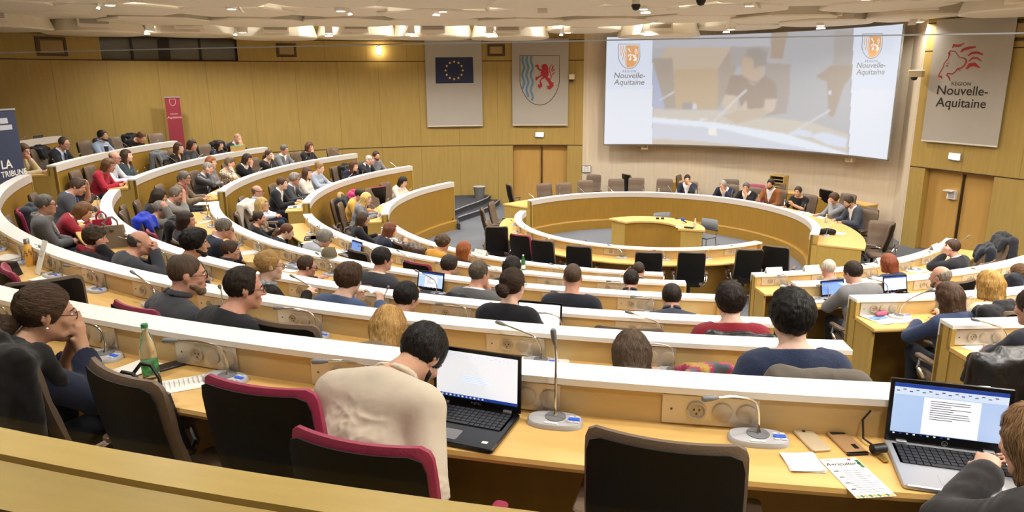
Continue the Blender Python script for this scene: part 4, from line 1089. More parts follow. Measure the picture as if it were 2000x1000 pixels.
def person(label, row, s, px, py, lean=6, ty=0, hy=0, hp=8, hr=0, L='desk', R='desk', hair=('short', '#3a2c22'), top=('shirt', '#333333', 'plain'), inner=None, tie=None, skin='l', glasses=None, beard=None,
           sc=1.0, dR=.78, ch='t', vox=None, face=True, body=1.0, scarf=None, legs='#2a2c33', fem=False, nx=0.0, look=None, coat=None, extra=None, bare=False, earring=False, short_sleeve=False, chair_yaw=0, adj=True, vneck=False):
    fz = floor_z(row); Rb = ROW[row][0]+dR+(.57 if row == 'H' else 0)
    def build_pose(sc, drop=0.0):
        P = {}
        pel = np.array([0, 0, .575+drop]); Rt = rotm('Z', ty)@rotm('X', -lean); Ru = Rt@rotm('X', -lean*.35)
        tl = lambda x, y, z: pel+sc*(Rt@np.array([x, y, z]))
        def tu(x, y, z): b = np.array([0, 0, .24]); return pel+sc*(Rt@b)+sc*(Ru@(np.array([x, y, z])-b))
        P['tl'], P['tu'], P['Rt'], P['Ru'], P['pel'] = tl, tu, Rt, Ru, pel
        P['nb'] = tu(0, -.012, .465); nk = tu(0, .024+.0008*hp+max(0, hp-30)*.0018, .548+nx-max(0, hp-30)*.0012)
        H = rotm('Z', ty+hy)@rotm('X', -hp)@rotm('Y', hr); P['H'] = H
        P['nk'] = nk; P['hc'] = nk+sc*(H@np.array([0, .035, .085])); return P
    P = build_pose(sc)
    # find the place along the row (and how far from the desk) where the head is seen as in the photograph
    t0, t1 = sector(row, s)
    hi = {'A': .86, 'B': .86, 'C': .86, 'D': 1.08, 'E': 1.1, 'F': 1.1, 'H': .9, 'G': .9}[row]
    def solve(P, sc):
        tt = np.linspace(t0-1.5, t1+1.5, 1000)[:, None]; dd = np.linspace(.60, hi, 21)[None]; RR = ROW[row][0]+dd+(.57 if row == 'H' else 0)
        a = PI-np.radians(tt); hx = P['hc']; wx, wy = RR*np.sin(np.radians(tt)), RR*np.cos(np.radians(tt))
        X = wx+hx[0]*np.cos(a)-hx[1]*np.sin(a)-CAM_POS[0]; Y = wy+hx[0]*np.sin(a)+hx[1]*np.cos(a)-CAM_POS[1]; Z = fz+hx[2]-CAM_POS[2]+0*X
        dep = X*CF[0]+Y*CF[1]+Z*CF[2]; ok = dep > .4; dep2 = np.where(ok, dep, 1)
        x = 1000+FPX*(X*CR[0]+Y*CR[1]+Z*CR[2])/dep2; y = 500+PPY-FPX*(X*CU[0]+Y*CU[1]+Z*CU[2])/dep2
        ppm = FPX/dep2
        cost = (x-px)**2+.5*(y-py)**2+((dd-dR)*.30*ppm)**2+np.where((tt < t0+.2) | (tt > t1-.2), (.3*ppm)**2, 0)+np.where(ok, 0, 1e9)
        for q in PEOPLE: cost = cost+np.where((wx-q.location.x)**2+(wy-q.location.y)**2 < (.52 if row+s not in ('Fl', 'El', 'Dm') else .42)**2, 1e5, 0)
        i, j = np.unravel_index(cost.argmin(), cost.shape); return tt[i, 0], dd[0, j], y[i, j], dep[i, j]
    if not adj: PE_, PEOPLE_ = PEOPLE, None
    t, dRs, y, depth = solve(P, sc); drop = 0.0
    if adj:
        dz = -(py-y)*depth/FPX; drop = max(-.07, min(.05, dz)); sc = min(1.07, max(.93, sc*(1+(dz-drop)/(P['hc'][2]-.575)))); P = build_pose(sc)
        t, dRs, y, depth = solve(P, sc)
        drop = max(-.10, min(.08, -(py-y)*depth/FPX)); rest = -(py-y)*depth/FPX-drop
    Rb = ROW[row][0]+dRs+(.57 if row == 'H' else 0)
    P['pel'][2] += drop; P = build_pose(sc, drop)
    PLOG.append((label[:40], row+s, round(t, 1), 'dR', round(dRs, 2), 'dy', round(py-y, 1), 'drop', round(drop, 2), 'sc', round(sc, 2), 'depth', round(depth, 1)))
    rz = PI-R_(t)
    loc = pol(t, Rb, fz)
    e = empty('person', tuple(loc), rz, label, 'person'); PEOPLE.append(e)
    h = vox or (.0075 if depth < 4.2 else .010 if depth < 7.5 else .0135 if depth < 13 else .017)
    tl, tu, Rt, Ru, H, hc, nk, nb = P['tl'], P['tu'], P['Rt'], P['Ru'], P['H'], P['hc'], P['nk'], P['nb']
    ex = Rt@np.array([1, 0, 0]); exu = Ru@np.array([1, 0, 0]); hs = sc if sc < 1.04 else 1.04
    hd = lambda x, y, z: hc+hs*(H@np.array([x, y, z]))
    sh = .168 if fem else .19; bw = body*(0.92 if fem else 1.0)
    B = Field(h)
    def torso(F):
        F.c(tl(-.075, 0, .0), tl(.075, 0, .0), .115*bw, .115*bw, k=.05); F.c(tl(0, .012*body, .04), tl(0, .005, .22), .108*bw, .108*bw, ex, 1.35, .06)
        F.c(tu(0, .0, .22), tu(0, -.008, .375), .108*bw, .10*bw, exu, 1.5, .06)
        F.c(tu(-sh*.92, -.012, .405), tu(sh*.92, -.012, .405), .066*bw, .066*bw, k=.07)
        F.c(tu(-.035, -.015, .455), tu(-.14, -.012, .43), .055, .045, k=.05); F.c(tu(.035, -.015, .455), tu(.14, -.012, .43), .055, .045, k=.05)
        if fem: F.e(tu(-.07, .085, .28), np.array([.06, .055, .06]), Ru, .05); F.e(tu(.07, .085, .28), np.array([.06, .055, .06]), Ru, .05)
    arms = {}
    def target(k, sd):
        if k == 'desk': return np.array([sd*.15, .44, .79]), (sd*.6, -.3, -.8)
        if k == 'type': return np.array([sd*.085, .43, .80]), (sd*.9, -.3, -.6)
        if k == 'write': return np.array([sd*.10, .42, .79]), (sd*.9, -.3, -.5)
        if k == 'lap': return np.array([sd*.07, .27, .68]), (sd*.9, -.5, -.4)
        if k == 'down': return np.array([sd*.22, .22, .70]), (sd*.6, -.9, -.3)
        if k == 'chin': return hd(sd*.025, .11, -.125), (sd*.35, .45, -1)
        if k == 'mouth': return hd(sd*.03, .125, -.065), (sd*.55, .35, -1)
        if k == 'cheek': return hd(sd*.085, .055, -.06), (sd*.4, .4, -1)
        if k == 'temple': return hd(sd*.08, .085, .045), (sd*.45, .45, -1)
        if k == 'nose': return hd(sd*.03, .125, -.115), (sd*.55, .45, -1)
        if k == 'eyes': return hd(sd*.03, .12, .01), (sd*.45, .4, -1)
        if k == 'cross': return tu(-sd*.10, .17, .17), (sd*.9, .1, -.6)
        if k == 'hold': return np.array([sd*.12, .42, .90]), (sd*.7, -.2, -.8)
        if k == 'side': return np.array([sd*.30, .10, .66]), (sd*.5, -.9, -.1)
        if k == 'ear': return hd(sd*.105, -.01, .0), (sd*.8, .2, -.8)
        return np.array(k[:3]), (k[3:] if len(k) > 3 else (sd*.6, -.3, -.8))
    for sd, key in ((-1, L), (1, R)):
        T, hint = target(key, sd); S0 = tu(sd*sh, -.01, .40)
        if isinstance(key, str) and key in ('chin', 'mouth', 'cheek', 'temple', 'eyes', 'ear', 'nose'): T = T-np.array([0, .0, .02])
        el, wr = ik(S0, T, .285*sc, .255*sc, hint); arms[sd] = (S0, el, wr, key)
    def arm(F, sd, wfrac=1.0, g=0):
        S0, el, wr, key = arms[sd]; w2 = el+(wr-el)*wfrac
        F.c(S0, el, .056*bw, .043*bw, k=.035); F.c(el, w2, .043*bw, .043*bw+(.029-.043*bw)*wfrac, k=.02)
    def hand(F, sd):
        S0, el, wr, key = arms[sd]; f = (wr-el)/np.linalg.norm(wr-el)
        k = key if isinstance(key, str) else 'desk'
        if k in ('desk', 'type', 'write', 'lap', 'down', 'side', 'cross'):
            fd = f*.5+np.array([-sd*.12, 1, -.05])*.5 if k != 'cross' else f; fd = fd/np.linalg.norm(fd); nrm = np.array([0, 0, -1.0]); curl = .35 if k != 'write' else .9
        elif k == 'hold': fd = np.array([-sd*.3, .5, .8]); nrm = np.array([-sd, .2, 0.]); curl = .8
        elif k in ('chin', 'mouth'): fd = H@np.array([-sd*.45, -.1, .9]); nrm = H@np.array([-sd*.3, -1., 0.]); curl = 1.0 if k == 'chin' else .75
        elif k == 'cheek': fd = H@np.array([0.1*sd, -.2, 1.]); nrm = H@np.array([-sd, -.1, 0.]); curl = .35
        elif k == 'nose': fd = H@np.array([-sd*.12, -.12, 1.]); nrm = H@np.array([-sd*.55, -1., 0.]); curl = .12
        elif k == 'eyes': fd = H@np.array([-sd*.4, -.1, .9]); nrm = H@np.array([-sd*.2, -1., 0.]); curl = .4
        else: fd = H@np.array([-sd*.2, -.5, .8]); nrm = H@np.array([-sd, -.35, 0.]); curl = .6
        fd = fd/np.linalg.norm(fd); nrm = nrm-fd*(nrm@fd); nrm = nrm/(np.linalg.norm(nrm)+1e-9); lat = np.cross(fd, nrm)*sd   # towards the little finger side sign handled below
        q = .9 if fem else 1.0
        kn = wr+fd*.085*q
        F.c(wr, kn, .022*q, .024*q, lat, 1.75, .02)
        th_dir = -1
        for i in range(4):
            base = wr+fd*(.088, .094, .09, .08)[i]*q+lat*((-.033, -.011, .011, .032)[i])*q
            l = (.070, .078, .072, .056)[i]*q; c1 = curl*.9+.05*i; c2 = curl*1.9+.06*i
            d1 = fd*math.cos(c1)+nrm*math.sin(c1); d2 = fd*math.cos(c2)+nrm*math.sin(c2)
            m1 = base+d1*l*.5; tip = m1+d2*l*.5
            F.c(base-fd*.02, m1, .0088*q, .0080*q, k=.0035); F.c(m1, tip, .0080*q, .0062*q, k=.003)
        tb = wr+fd*.03*q-lat*.026*q; d1 = fd*.6-lat*.6+nrm*.45; d1 = d1/np.linalg.norm(d1); m1 = tb+d1*.04*q; d2 = fd*.85-lat*.1+nrm*.5; d2 = d2/np.linalg.norm(d2)
        F.c(tb, m1, .0125*q, .0105*q, k=.012); F.c(m1, m1+d2*.035*q, .0105*q, .008*q, k=.005)
    def legsf(F):
        for sd in (-1, 1):
            hp_ = tl(sd*.085, .03, -.02); kn = np.array([sd*.12, .40, .535]); an = np.array([sd*.12, .36, .10])
            F.c(hp_, kn, .085*bw, .060*bw, k=.05); F.c(kn, an, .055*bw, .036*bw, k=.03)
    def head(F):
        hh = hs
        F.e(hd(0, -.018, .030), np.array([.0745, .094, .088])*hh, H, .02); F.e(hd(0, .030, -.03), np.array([.060, .062, .088])*hh, H, .03)
        F.c(hd(-.044, .0, -.055), hd(-.012, .062, -.098), .024*hh, .020*hh, k=.03); F.c(hd(.044, .0, -.055), hd(.012, .062, -.098), .024*hh, .020*hh, k=.03)
        F.e(hd(0, .076, -.101), np.array([.020, .016, .016])*hh, H, .02)
        F.c(hd(-.036, .074, .020), hd(.036, .074, .020), .013*hh, .013*hh, k=.02)
        F.e(hd(-.043, .066, -.028), np.array([.02, .018, .018])*hh, H, .02); F.e(hd(.043, .066, -.028), np.array([.02, .018, .018])*hh, H, .02)
        F.e(hd(-.031, .098, .001), np.array([.017, .014, .011])*hh, H, .01, True); F.e(hd(.031, .098, .001), np.array([.017, .014, .011])*hh, H, .01, True)
        F.c(hd(0, .088, .012), hd(0, .113, -.032), .008*hh, .0125*hh, k=.012); F.e(hd(-.013, .100, -.036), np.array([.008, .009, .007])*hh, H, .008); F.e(hd(.013, .100, -.036), np.array([.008, .009, .007])*hh, H, .008)
        F.c(hd(-.018, .0885, -.0615), hd(.018, .0885, -.0615), .0065*hh, .0065*hh, k=.008); F.c(hd(-.015, .088, -.073), hd(.015, .088, -.073), .0075*hh, .0075*hh, k=.008)
        for sd in (-1, 1):
            F.e(hd(sd*.076, -.012, -.006), np.array([.009, .018, .032])*hh, H@rotm('Z', sd*-18), .008); F.c(hd(sd*.081, -.025, .014), hd(sd*.083, -.026, -.012), .0065*hh, .006*hh, k=.006)
        F.c(nb, hd(0, -.025, -.065), .057*sc*(.86 if fem else 1), .054*sc*(.86 if fem else 1), k=.04); F.c(nb, hd(0, -.005, -.075), .050*sc*(.86 if fem else 1), .046*sc*(.86 if fem else 1), k=.03)
    torso(B)
    for sd in (-1, 1): arm(B, sd); hand(B, sd)
    legsf(B)
    for sd in (-1, 1): B.c(np.array([sd*.12, .33, .06]), np.array([sd*.13, .48, .045]), .035, .03, k=.03)
    head(B)
    V, Q = B.mesh()
    np_mesh('body', V, Q, skinmat(skin), e)
    # --- clothes
    tk = top[0]; g = {'shirt': .010, 'tee': .009, 'sweater': .014, 'jacket': .020, 'coat': .03}[tk]
    C = Field(h); torso(C); wf = .97 if not short_sleeve else 0
    for sd in (-1, 1):
        S0, el, wr, key = arms[sd]
        if short_sleeve: C.c(S0, S0+(el-S0)*.8, .060*bw, .050*bw, k=.035)
        else:
            C.c(S0, el, .060*bw, .049*bw, k=.035); C.c(el, el+(wr-el)*.95, .047*bw, .036*bw, k=.02)
    C.c(tl(-.075, 0, -.04), tl(.075, 0, -.04), .11*bw, .11*bw, k=.05)
    cuts = []
    nd = (hc-nb); nd = nd/np.linalg.norm(nd); fu = Ru@np.array([0, 1, 0])
    if tk in ('shirt', 'jacket', 'coat', 'sweater'):
        C.c(nb-nd*.02, nb+nd*(.028 if tk != 'shirt' else .012), (.066 if tk != 'shirt' else .058)*sc, (.060 if tk != 'shirt' else .052)*sc, k=.02)
    ctop = nb+nd*(.045 if tk in ('shirt',) else .030 if not vneck else .02)
    cuts.append((ctop, (Ru@np.array([0, .35, 1.])/1.06, .125)))
    if inner or vneck:
        wv = .55 if tk == 'jacket' else .75; zb = .16 if tk == 'jacket' else .33
        pt = tu(0, .1, zb); n1 = Ru@np.array([1, 0, wv*.55]); n2 = Ru@np.array([-1, 0, wv*.55]); n3 = Ru@np.array([0, 1., 0])
        # wedge (open front): inside if both side planes positive and in front
        nn1 = Ru@(np.array([-1., 0, .34])); nn2 = Ru@(np.array([1., 0, .34]))
        cuts.append(([pt, pt, tu(0, .02, .3)], [nn1/np.linalg.norm(nn1), nn2/np.linalg.norm(nn2), n3]))
    r = C.mesh(g, cuts)
    if r:
        V, Q = r; V = smooth_v(V, Q, 1)
        if depth < 5.2:
            V = folds(V, Q, (.0095 if depth < 3 and tk == 'shirt' else .0055) if tk in ('shirt', 'jacket') else .003, depth)
        np_mesh({'shirt': 'shirt', 'tee': 't_shirt', 'sweater': 'sweater', 'jacket': 'jacket', 'coat': 'coat'}[tk], V, Q, cloth(top[1], top[2] if len(top) > 2 else 'plain'), e)
    if tk == 'shirt' and depth < 16:
        K = Field(min(h, .009)); nn = 16
        for i in range(nn):
            a0_, a1_ = -PI+2*PI*(i+.1)/nn*.93+.23, -PI+2*PI*(i+1.1)/nn*.93+.23
            q = lambda a_: nb+nd*(.046+nx*.3)+Ru@np.array([.071*sc*math.sin(a_), .071*sc*math.cos(a_)*.95-.002, .004-.012*math.cos(a_)])
            K.c(q(a0_)+nd*.030*sc, q(a1_)+nd*.030*sc, .006, .006, k=.006); K.c(q(a0_)*1.0+(q(a0_)-nb)*.10+nd*.004, q(a1_)+(q(a1_)-nb)*.10+nd*.004, .007, .007, k=.012)
            K.c(q(a0_)+nd*.018, q(a1_)+nd*.018, .0075, .0075, k=.012)
        r = K.mesh(); np_mesh('collar', r[0], r[1], cloth(top[1], top[2] if len(top) > 2 else 'plain'), e)
    if inner:
        I = Field(h); torso(I); I.c(nb-nd*.02, nb+nd*.035, .060*sc, .055*sc, k=.02)
        r = I.mesh(.007, [(nb+nd*.05, Ru@np.array([0, .3, 1.])/1.05)])
        np_mesh('shirt', r[0], r[1], cloth(inner), e)
        if tie:
            T_ = Field(min(h, .01)); a, b, c2 = tu(0, .105, .44), tu(0, .155*bw, .34), tu(0, .160*bw, .14)
            T_.c(a, b, .014, .018, exu, 1.5, .02); T_.c(b, c2, .018, .024, exu, 1.6, .02); r = T_.mesh(); np_mesh('tie', r[0], r[1], cloth(tie), e)
    Lg = Field(max(h, .011)); Lg.c(tl(-.075, 0, .0), tl(.075, 0, .0), .118*bw, .118*bw, k=.05); legsf(Lg); r = Lg.mesh(.012, [((0, 0, .09), np.array([0, 0, -1.]))]); np_mesh('trousers', r[0], r[1], cloth(legs), e)
    for sd in (-1, 1):
        Sh = Field(max(h, .011)); Sh.c(np.array([sd*.12, .34, .055]), np.array([sd*.13, .50, .042]), .045, .04, k=.03); r = Sh.mesh(0, [((0, 0, .004), np.array([0, 0, -1.]))]); np_mesh('shoe', r[0], r[1], BLK, e)
    # --- hair
    style, hcol = hair; Hf = Field(min(h, .010)); hh = hs; hcuts = []
    def cap(g=.012, top=True):
        Hf.e(hd(0, -.020, .032), np.array([.0745+g, .094+g, .088+g])*hh, H, .02)
    def front(y0=.082, z0=.075, y1=.012, z1=-.035):
        # hairline plane from forehead to the sideburn
        nrm = np.array([0, (z0-z1), -(y0-y1)]); nrm = nrm/np.linalg.norm(nrm); hcuts.append((hd(0, y0, z0), H@nrm))
    def nape(z=-.055, sl=.25): n_ = np.array([0, sl, -1.]); n_ = n_/np.linalg.norm(n_); hcuts.append((hd(0, -.06, z), H@n_))
    amp, sc_n = .004, 40
    if style == 'short': cap(.014); front(.080, .076, .036, -.040); nape(-.078)
    elif style == 'thick': cap(.026); Hf.e(hd(0, .03, .10), np.array([.06, .06, .03])*hh, H, .03); front(.092, .074, .036, -.050); nape(-.09); amp = .007
    elif style == 'shaved': cap(.004); front(.072, .08, .030, -.035); nape(-.072); amp = .001
    elif style == 'bald': cap(.009); front(.02, .10, .004, -.04); nape(-.06); hcuts.append((hd(0, -.04, .052), H@np.array([0, .45, .9])))
    elif style == 'receding': cap(.011); front(.045, .095, .030, -.040); nape(-.078)
    elif style == 'curly':
        cap(.03)
        for i in range(46):
            v = rng.normal(size=3); v /= np.linalg.norm(v); v[2] = abs(v[2])*1.1-.25; Hf.e(hd(v[0]*.098, v[1]*.115-.02, .035+v[2]*.112), np.array([.022, .022, .022])*hh, H, .012)
        front(.098, .066, .02, -.05); nape(-.095); amp = .006; sc_n = 60
    elif style in ('bob', 'long', 'longback'):
        cap(.020); ln = {'bob': -.12, 'long': -.24, 'longback': -.30}[style]
        Hf.c(hd(0, -.085, .0), hd(0, -.10, ln*.9), .05*hh, .045*hh, H@np.array([1, 0, 0]), 1.75, .04)
        for sd in (-1, 1): Hf.c(hd(sd*.074, -.02, .03), hd(sd*.080, -.015 if style != 'longback' else -.05, ln*.85), .026*hh, .024*hh, H@np.array([0, 1., 0]), 1.8, .03)
        front(.090, .080, .030, -.01)
        hcuts[-1] = ([hd(0, .045, -.3), hd(-.07, 0, 0), hd(.07, 0, 0), hd(0, 0, .078)], [H@np.array([0, 1., 0]), H@np.array([1., -.12, 0]), H@np.array([-1., -.12, 0]), H@np.array([0, -.25, -1.])])
        hcuts.append((hd(0, 0, ln), H@np.array([0, .1, -1.]))); amp = .007
    elif style in ('bun', 'ponytail', 'updo'):
        cap(.012); front(.078, .080, .022, -.030); nape(-.075)
        hcuts_b = hcuts; 
    if style == 'ponytail_only': pass
    r = Hf.mesh(0, hcuts)
    parts = [r] if r else []
    if style in ('bun', 'ponytail', 'updo'):
        X2 = Field(min(h, .010))
        if style == 'bun': X2.e(hd(0, -.145, -.02), np.array([.042, .038, .040])*hh, H, .02); X2.e(hd(.018, -.16, -.035), np.array([.028, .026, .03])*hh, H, .02); X2.e(hd(-.02, -.155, .0), np.array([.026, .026, .026])*hh, H, .02); X2.c(hd(0, -.10, -.01), hd(0, -.14, -.02), .03, .03, k=.03)
        elif style == 'ponytail': X2.c(hd(0, -.10, -.035), hd(0, -.15, -.055), .022, .036, k=.03); X2.c(hd(0, -.15, -.055), hd(.01, -.17, -.12), .040, .038, k=.03); X2.c(hd(0, -.17, -.12), hd(.02, -.155, -.175), .036, .018, k=.03); X2.c(hd(0, -.15, -.05), hd(-.03, -.19, .02), .018, .006, k=.02)
        else:
            for i in range(9): v = rng.normal(size=3)*.03; X2.e(hd(v[0], -.105+v[1]*.6, .075+v[2]*.6), np.array([.035, .03, .03])*hh, H, .025)
        parts.append(X2.mesh())
    if style != 'none':
        Vs, Qs, o_ = [], [], 0
        for (v_, q_) in parts: Vs.append(v_); Qs.append(q_+o_); o_ += len(v_)
        V = np.concatenate(Vs); Q = np.concatenate(Qs)
        l = (V-hc)@H
        r_ = np.sqrt(l[:, 0]**2+(l[:, 1]+.02)**2); az = np.arctan2(l[:, 0], l[:, 1]+.05)/(2*PI); pa = np.arctan2(np.sqrt(l[:, 0]**2+(l[:, 1]+.05)**2), l[:, 2]-.02)/PI
        uv = np.stack([az, np.where(l[:, 2] < -.05, .5-l[:, 2]*4, pa)], 1)
        if depth < 9: V = noise_disp(V, amp*.8, sc_n, depth); V = noise_disp(V, amp*.5, 85, depth+7)
        if depth < 8.5 and style not in ('shaved',):
            V, Q, uv = add_strands(V, Q, uv, hd(0, -.05, .11), H, 2600 if depth < 5.2 else 1100, style, .0011 if depth < 5.2 else .0016)
        np_mesh('hair', V, Q, hairmat(hcol), e, uv=uv)
    # --- face details
    if face:
        eyes = MB()
        for sd in (-1, 1):
            ey = MB(); Mh = Matrix([list(map(float, r_)) for r_ in H]); M90 = Mh @ Matrix.Rotation(-PI/2, 3, 'X')
            ey.lathe([(0, -.0105*hh), (.0075*hh, -.0075*hh), (.0105*hh, 0), (.0085*hh, .006*hh)], hd(sd*.031, .0805, .001), n=12, M3=M90); ey.lathe([(.0085*hh, .006*hh), (.005*hh, .0094*hh)], hd(sd*.031, .0805, .001), n=12, M3=M90)
            ey.lathe([(.0052*hh, .0093*hh), (.003*hh, .0103*hh), (0, .0107*hh)], hd(sd*.031, .0805, .001), n=12, M3=M90, mi=1); ey.build('eye', [mat('eye_white', '#e8e2dc', rough=.3), mat('eye_iris', '#3a2a20', rough=.2)], e, smooth=True)
            bw_ = MB(); bw_.tube([hd(sd*.014, .0895, .021), hd(sd*.03, .0905, .0265), hd(sd*.046, .081, .0235), hd(sd*.052, .074, .019)], [.003*hh, .004*hh, .0035*hh, .0015*hh], n=6); bw_.build('eyebrow', hairmat(hcol) if style != 'none' else BLK, e, smooth=True)
        lp = MB(); lp.tube([hd(-.022, .0875, -.066), hd(-.008, .0955, -.0635), hd(.008, .0955, -.0635), hd(.022, .0875, -.066)], [.0018, .0042*hh, .0042*hh, .0018], n=8); lp.tube([hd(-.019, .0875, -.0685), hd(0, .0965, -.0735), hd(.019, .0875, -.0685)], [.0018, .005*hh, .0018], n=8); lp.build('lips', mat('lips_'+skin, '#a8584c' if fem else '#a8685a', rough=.45), e, smooth=True)
    if beard:
        Bf = Field(min(h, .010)); Bf.c(hd(-.050, .016, -.052), hd(-.014, .064, -.098), .028*hh, .0265*hh, k=.03); Bf.c(hd(.050, .016, -.052), hd(.014, .064, -.098), .028*hh, .0265*hh, k=.03); Bf.e(hd(0, .076, -.105), np.array([.027, .024, .024])*hh, H, .02)
        Bf.c(hd(-.022, .091, -.050), hd(.022, .091, -.050), .006*hh, .006*hh, k=.01)
        r = Bf.mesh(0, [(hd(0, 0, -.042), H@np.array([0, .25, 1.]))]); 
        if r: np_mesh('beard', r[0], r[1], hairmat(beard), e, uv=np.stack([(r[0]-hc)@H[:, 0]*3, (r[0]-hc)@H[:, 2]*3], 1))
    if glasses:
        G = MB(); rr = .0022 if depth < 6 else .0032
        for sd in (-1, 1):
            c_ = [hd(sd*.032+.021*math.cos(a), .1035, -.002+.0165*math.sin(a)) for a in np.linspace(0, 2*PI, 15)]; G.tube(c_, rr, n=5, cap=False)
            G.tube([hd(sd*.053, .102, .004), hd(sd*.07, .07, .006), hd(sd*.0815, -.015, .010), hd(sd*.083, -.03, -.005)], rr, n=5)
        G.tube([hd(-.012, .1035, .003), hd(0, .108, .006), hd(.012, .1035, .003)], rr, n=5); G.build('glasses', mat('glasses_'+glasses, glasses, rough=.3), e, smooth=True)
    if scarf:
        Sf = Field(h); 
        for i in range(14):
            a = 2*PI*i/14; b_ = 2*PI*(i+1)/14; rr = .085*sc; q = lambda a_: nb+Ru@np.array([rr*1.05*math.sin(a_), .012+rr*math.cos(a_), .02-.022*math.cos(a_)+.006*math.sin(5*a_)])
            Sf.c(q(a), q(b_), .030+.004*(i % 3), .030+.004*((i+1) % 3), k=.012)
        Sf.c(tu(.05, .09, .42), tu(.075, .145*bw, .26), .028, .03, k=.02)
        r = Sf.mesh(); V = r[0]
        if depth < 8: V = noise_disp(V, .008, 30, depth)
        np_mesh('scarf', V, r[1], cloth(scarf[0], scarf[1]), e)
    if earring:
        E_ = MB(); 
        for sd in (-1, 1): E_.lathe([(0, -.006), (.006, 0), (0, .006)], hd(sd*.086, -.006, -.045), n=8)
        E_.build('earrings', mat('pearl', '#f0e8e0', rough=.2), e, smooth=True)
    if coat:       # coat hung on the chair back behind the sitter is placed by the caller
        pass
    if ch:
        a = rz+R_(chair_yaw)
        chair(ch, tuple(pol(t, Rb+.03, fz)), a, {'t': 'taupe', 'r': 'crimson', 'b': 'brown'}[ch]+' chair under the '+label)
    return e, t, P, sc
# ------------------------------------------------------------------ who sits where (labels: how each one looks)
P_ = person
BK, DK, BR, GR, LG, BL, AU = '#1d1814', '#2c211a', '#4a3322', '#8d8880', '#a9a49b', '#c9a468', '#7a3f20'
# rearmost row
P_('woman in navy blazer, brown low ponytail and glasses, hands to her nose', 'A', 'm', 88, 612, lean=20, ty=-14, hy=-14, hp=12, L='chin', R='nose', hair=('ponytail', '#4d3826'), top=('jacket', '#1f2438', 'plain'), inner='#222840', skin='m', glasses='#2a2522', fem=True, earring=True, vox=.0048, ch=None)
P_('man in cream shirt, dark hair, bent over the open black laptop', 'A', 'm', 826, 694, lean=30, ty=-6, hy=-10, hp=56, hr=4, nx=.055, L='type', R=(.17, .22, .64, .2, -.5, -1.), hair=('short', '#17140f'), top=('shirt', '#c4b8a5', 'plain'), skin='m', beard='#1b1713', ch=None, vox=.0062, body=1.05, legs='#5a3c30', chair_yaw=8)
P_('woman at the right edge, blond hair and mottled grey scarf', 'A', 'm', 2034, 872, lean=18, ty=10, hy=18, hp=16, L='type', R='type', hair=('bob', '#8a6a48'), top=('jacket', '#2e2c2c', 'plain'), skin='l', fem=True, scarf=('#77746f', 'print'), earring=True, dR=.70, ch=None)
# fifth row
P_('bearded man in dark grey shirt and glasses, fifth row', 'B', 'm', 368, 536, lean=8, ty=-14, hy=-24, hp=6, L='lap', R='lap', hair=('shaved', '#4a3a2c'), top=('shirt', '#45474d', 'plain'), skin='r', glasses='#1c1a1a', beard='#6a5a48', sc=1.04)
P_('man in black sweater and glasses beside the bearded man', 'B', 'm', 458, 562, lean=10, ty=-14, hy=-22, hp=10, L='desk', R='write', hair=('receding', '#2e241c'), top=('sweater', '#1e1f24', 'plain'), skin='r', glasses='#4a3a2a', sc=1.0)
P_('person with wavy blond hair, head low behind the white desk top', 'B', 'm', 757, 642, lean=30, ty=0, hy=10, hp=24, L='write', R='desk', hair=('bob', '#c39a5c'), top=('sweater', '#7d6a50', 'knit'), fem=True)
P_('person with brown hair slumped low beside a notebook', 'B', 'm', 1234, 694, lean=34, ty=0, hy=10, hp=28, L='write', R='desk', hair=('bob', '#5d4a38'), top=('sweater', '#54483e', 'plain'), fem=True)
P_('woman in navy sweater with short black hair, back view', 'B', 'm', 1545, 618, lean=4, ty=6, hy=2, hp=4, L='side', R='lap', hair=('thick', '#1c1a18'), top=('sweater', '#2c3650', 'knit'), fem=False, skin='p', sc=1.02, body=.98)
# fourth row
P_('man in grey suit and blue tie, hand to brow, far left', 'C', 'm', 153, 364, lean=14, ty=8, hy=-24, hp=26, L='temple', R='desk', hair=('short', '#4a3a2e'), top=('jacket', '#4b4e57', 'plain'), inner='#c9d3e8', tie='#4a62a8', skin='r', body=1.08)
P_('grey-haired man in glasses with striped grey scarf, far left', 'C', 'm', 87, 399, lean=2, ty=-6, hy=-10, hp=2, L='lap', R='lap', hair=('short', '#5d5a56'), top=('jacket', '#5a5a5c', 'plain'), skin='r', glasses='#222222', scarf=('#8f8f8d', 'print'))
P_('woman in red sleeves and grey vest looking down', 'C', 'm', 164, 413, lean=26, ty=-4, hy=-16, hp=34, L='desk', R='write', hair=('bob', '#6a4a2c'), top=('sweater', '#8e1f30', 'plain'), skin='p', fem=True, ch='r')
P_('curly brown-haired woman with red tartan scarf', 'C', 'm', 184, 466, lean=12, ty=-6, hy=-20, hp=8, L='lap', R='cheek', hair=('curly', '#40301f'), top=('jacket', '#26262b', 'plain'), skin='r', fem=True, scarf=('#8a2c34', 'check'))
P_('balding man in charcoal sweater, fists clasped at his mouth', 'C', 'm', 275, 474, lean=20, ty=-10, hy=-18, hp=8, L='mouth', R='mouth', hair=('bald', '#504a44'), top=('sweater', '#3e4147', 'plain'), skin='r', body=1.1)
P_('man with thick black hair and dark beard, fourth row', 'C', 'm', 385, 474, lean=8, ty=-8, hy=-26, hp=6, L='lap', R='lap', hair=('thick', '#15110e'), top=('sweater', '#24242a', 'plain'), skin='m', beard='#15110e')
P_('blond woman with bun, patterned scarf and black lace top', 'C', 'm', 528, 518, lean=6, ty=-10, hy=-20, hp=6, L='lap', R=(.20, .36, .92), hair=('bun', '#b8935a'), top=('sweater', '#26221f', 'print'), skin='p', fem=True, scarf=('#8d909a', 'print'), glasses='#3a2c24')
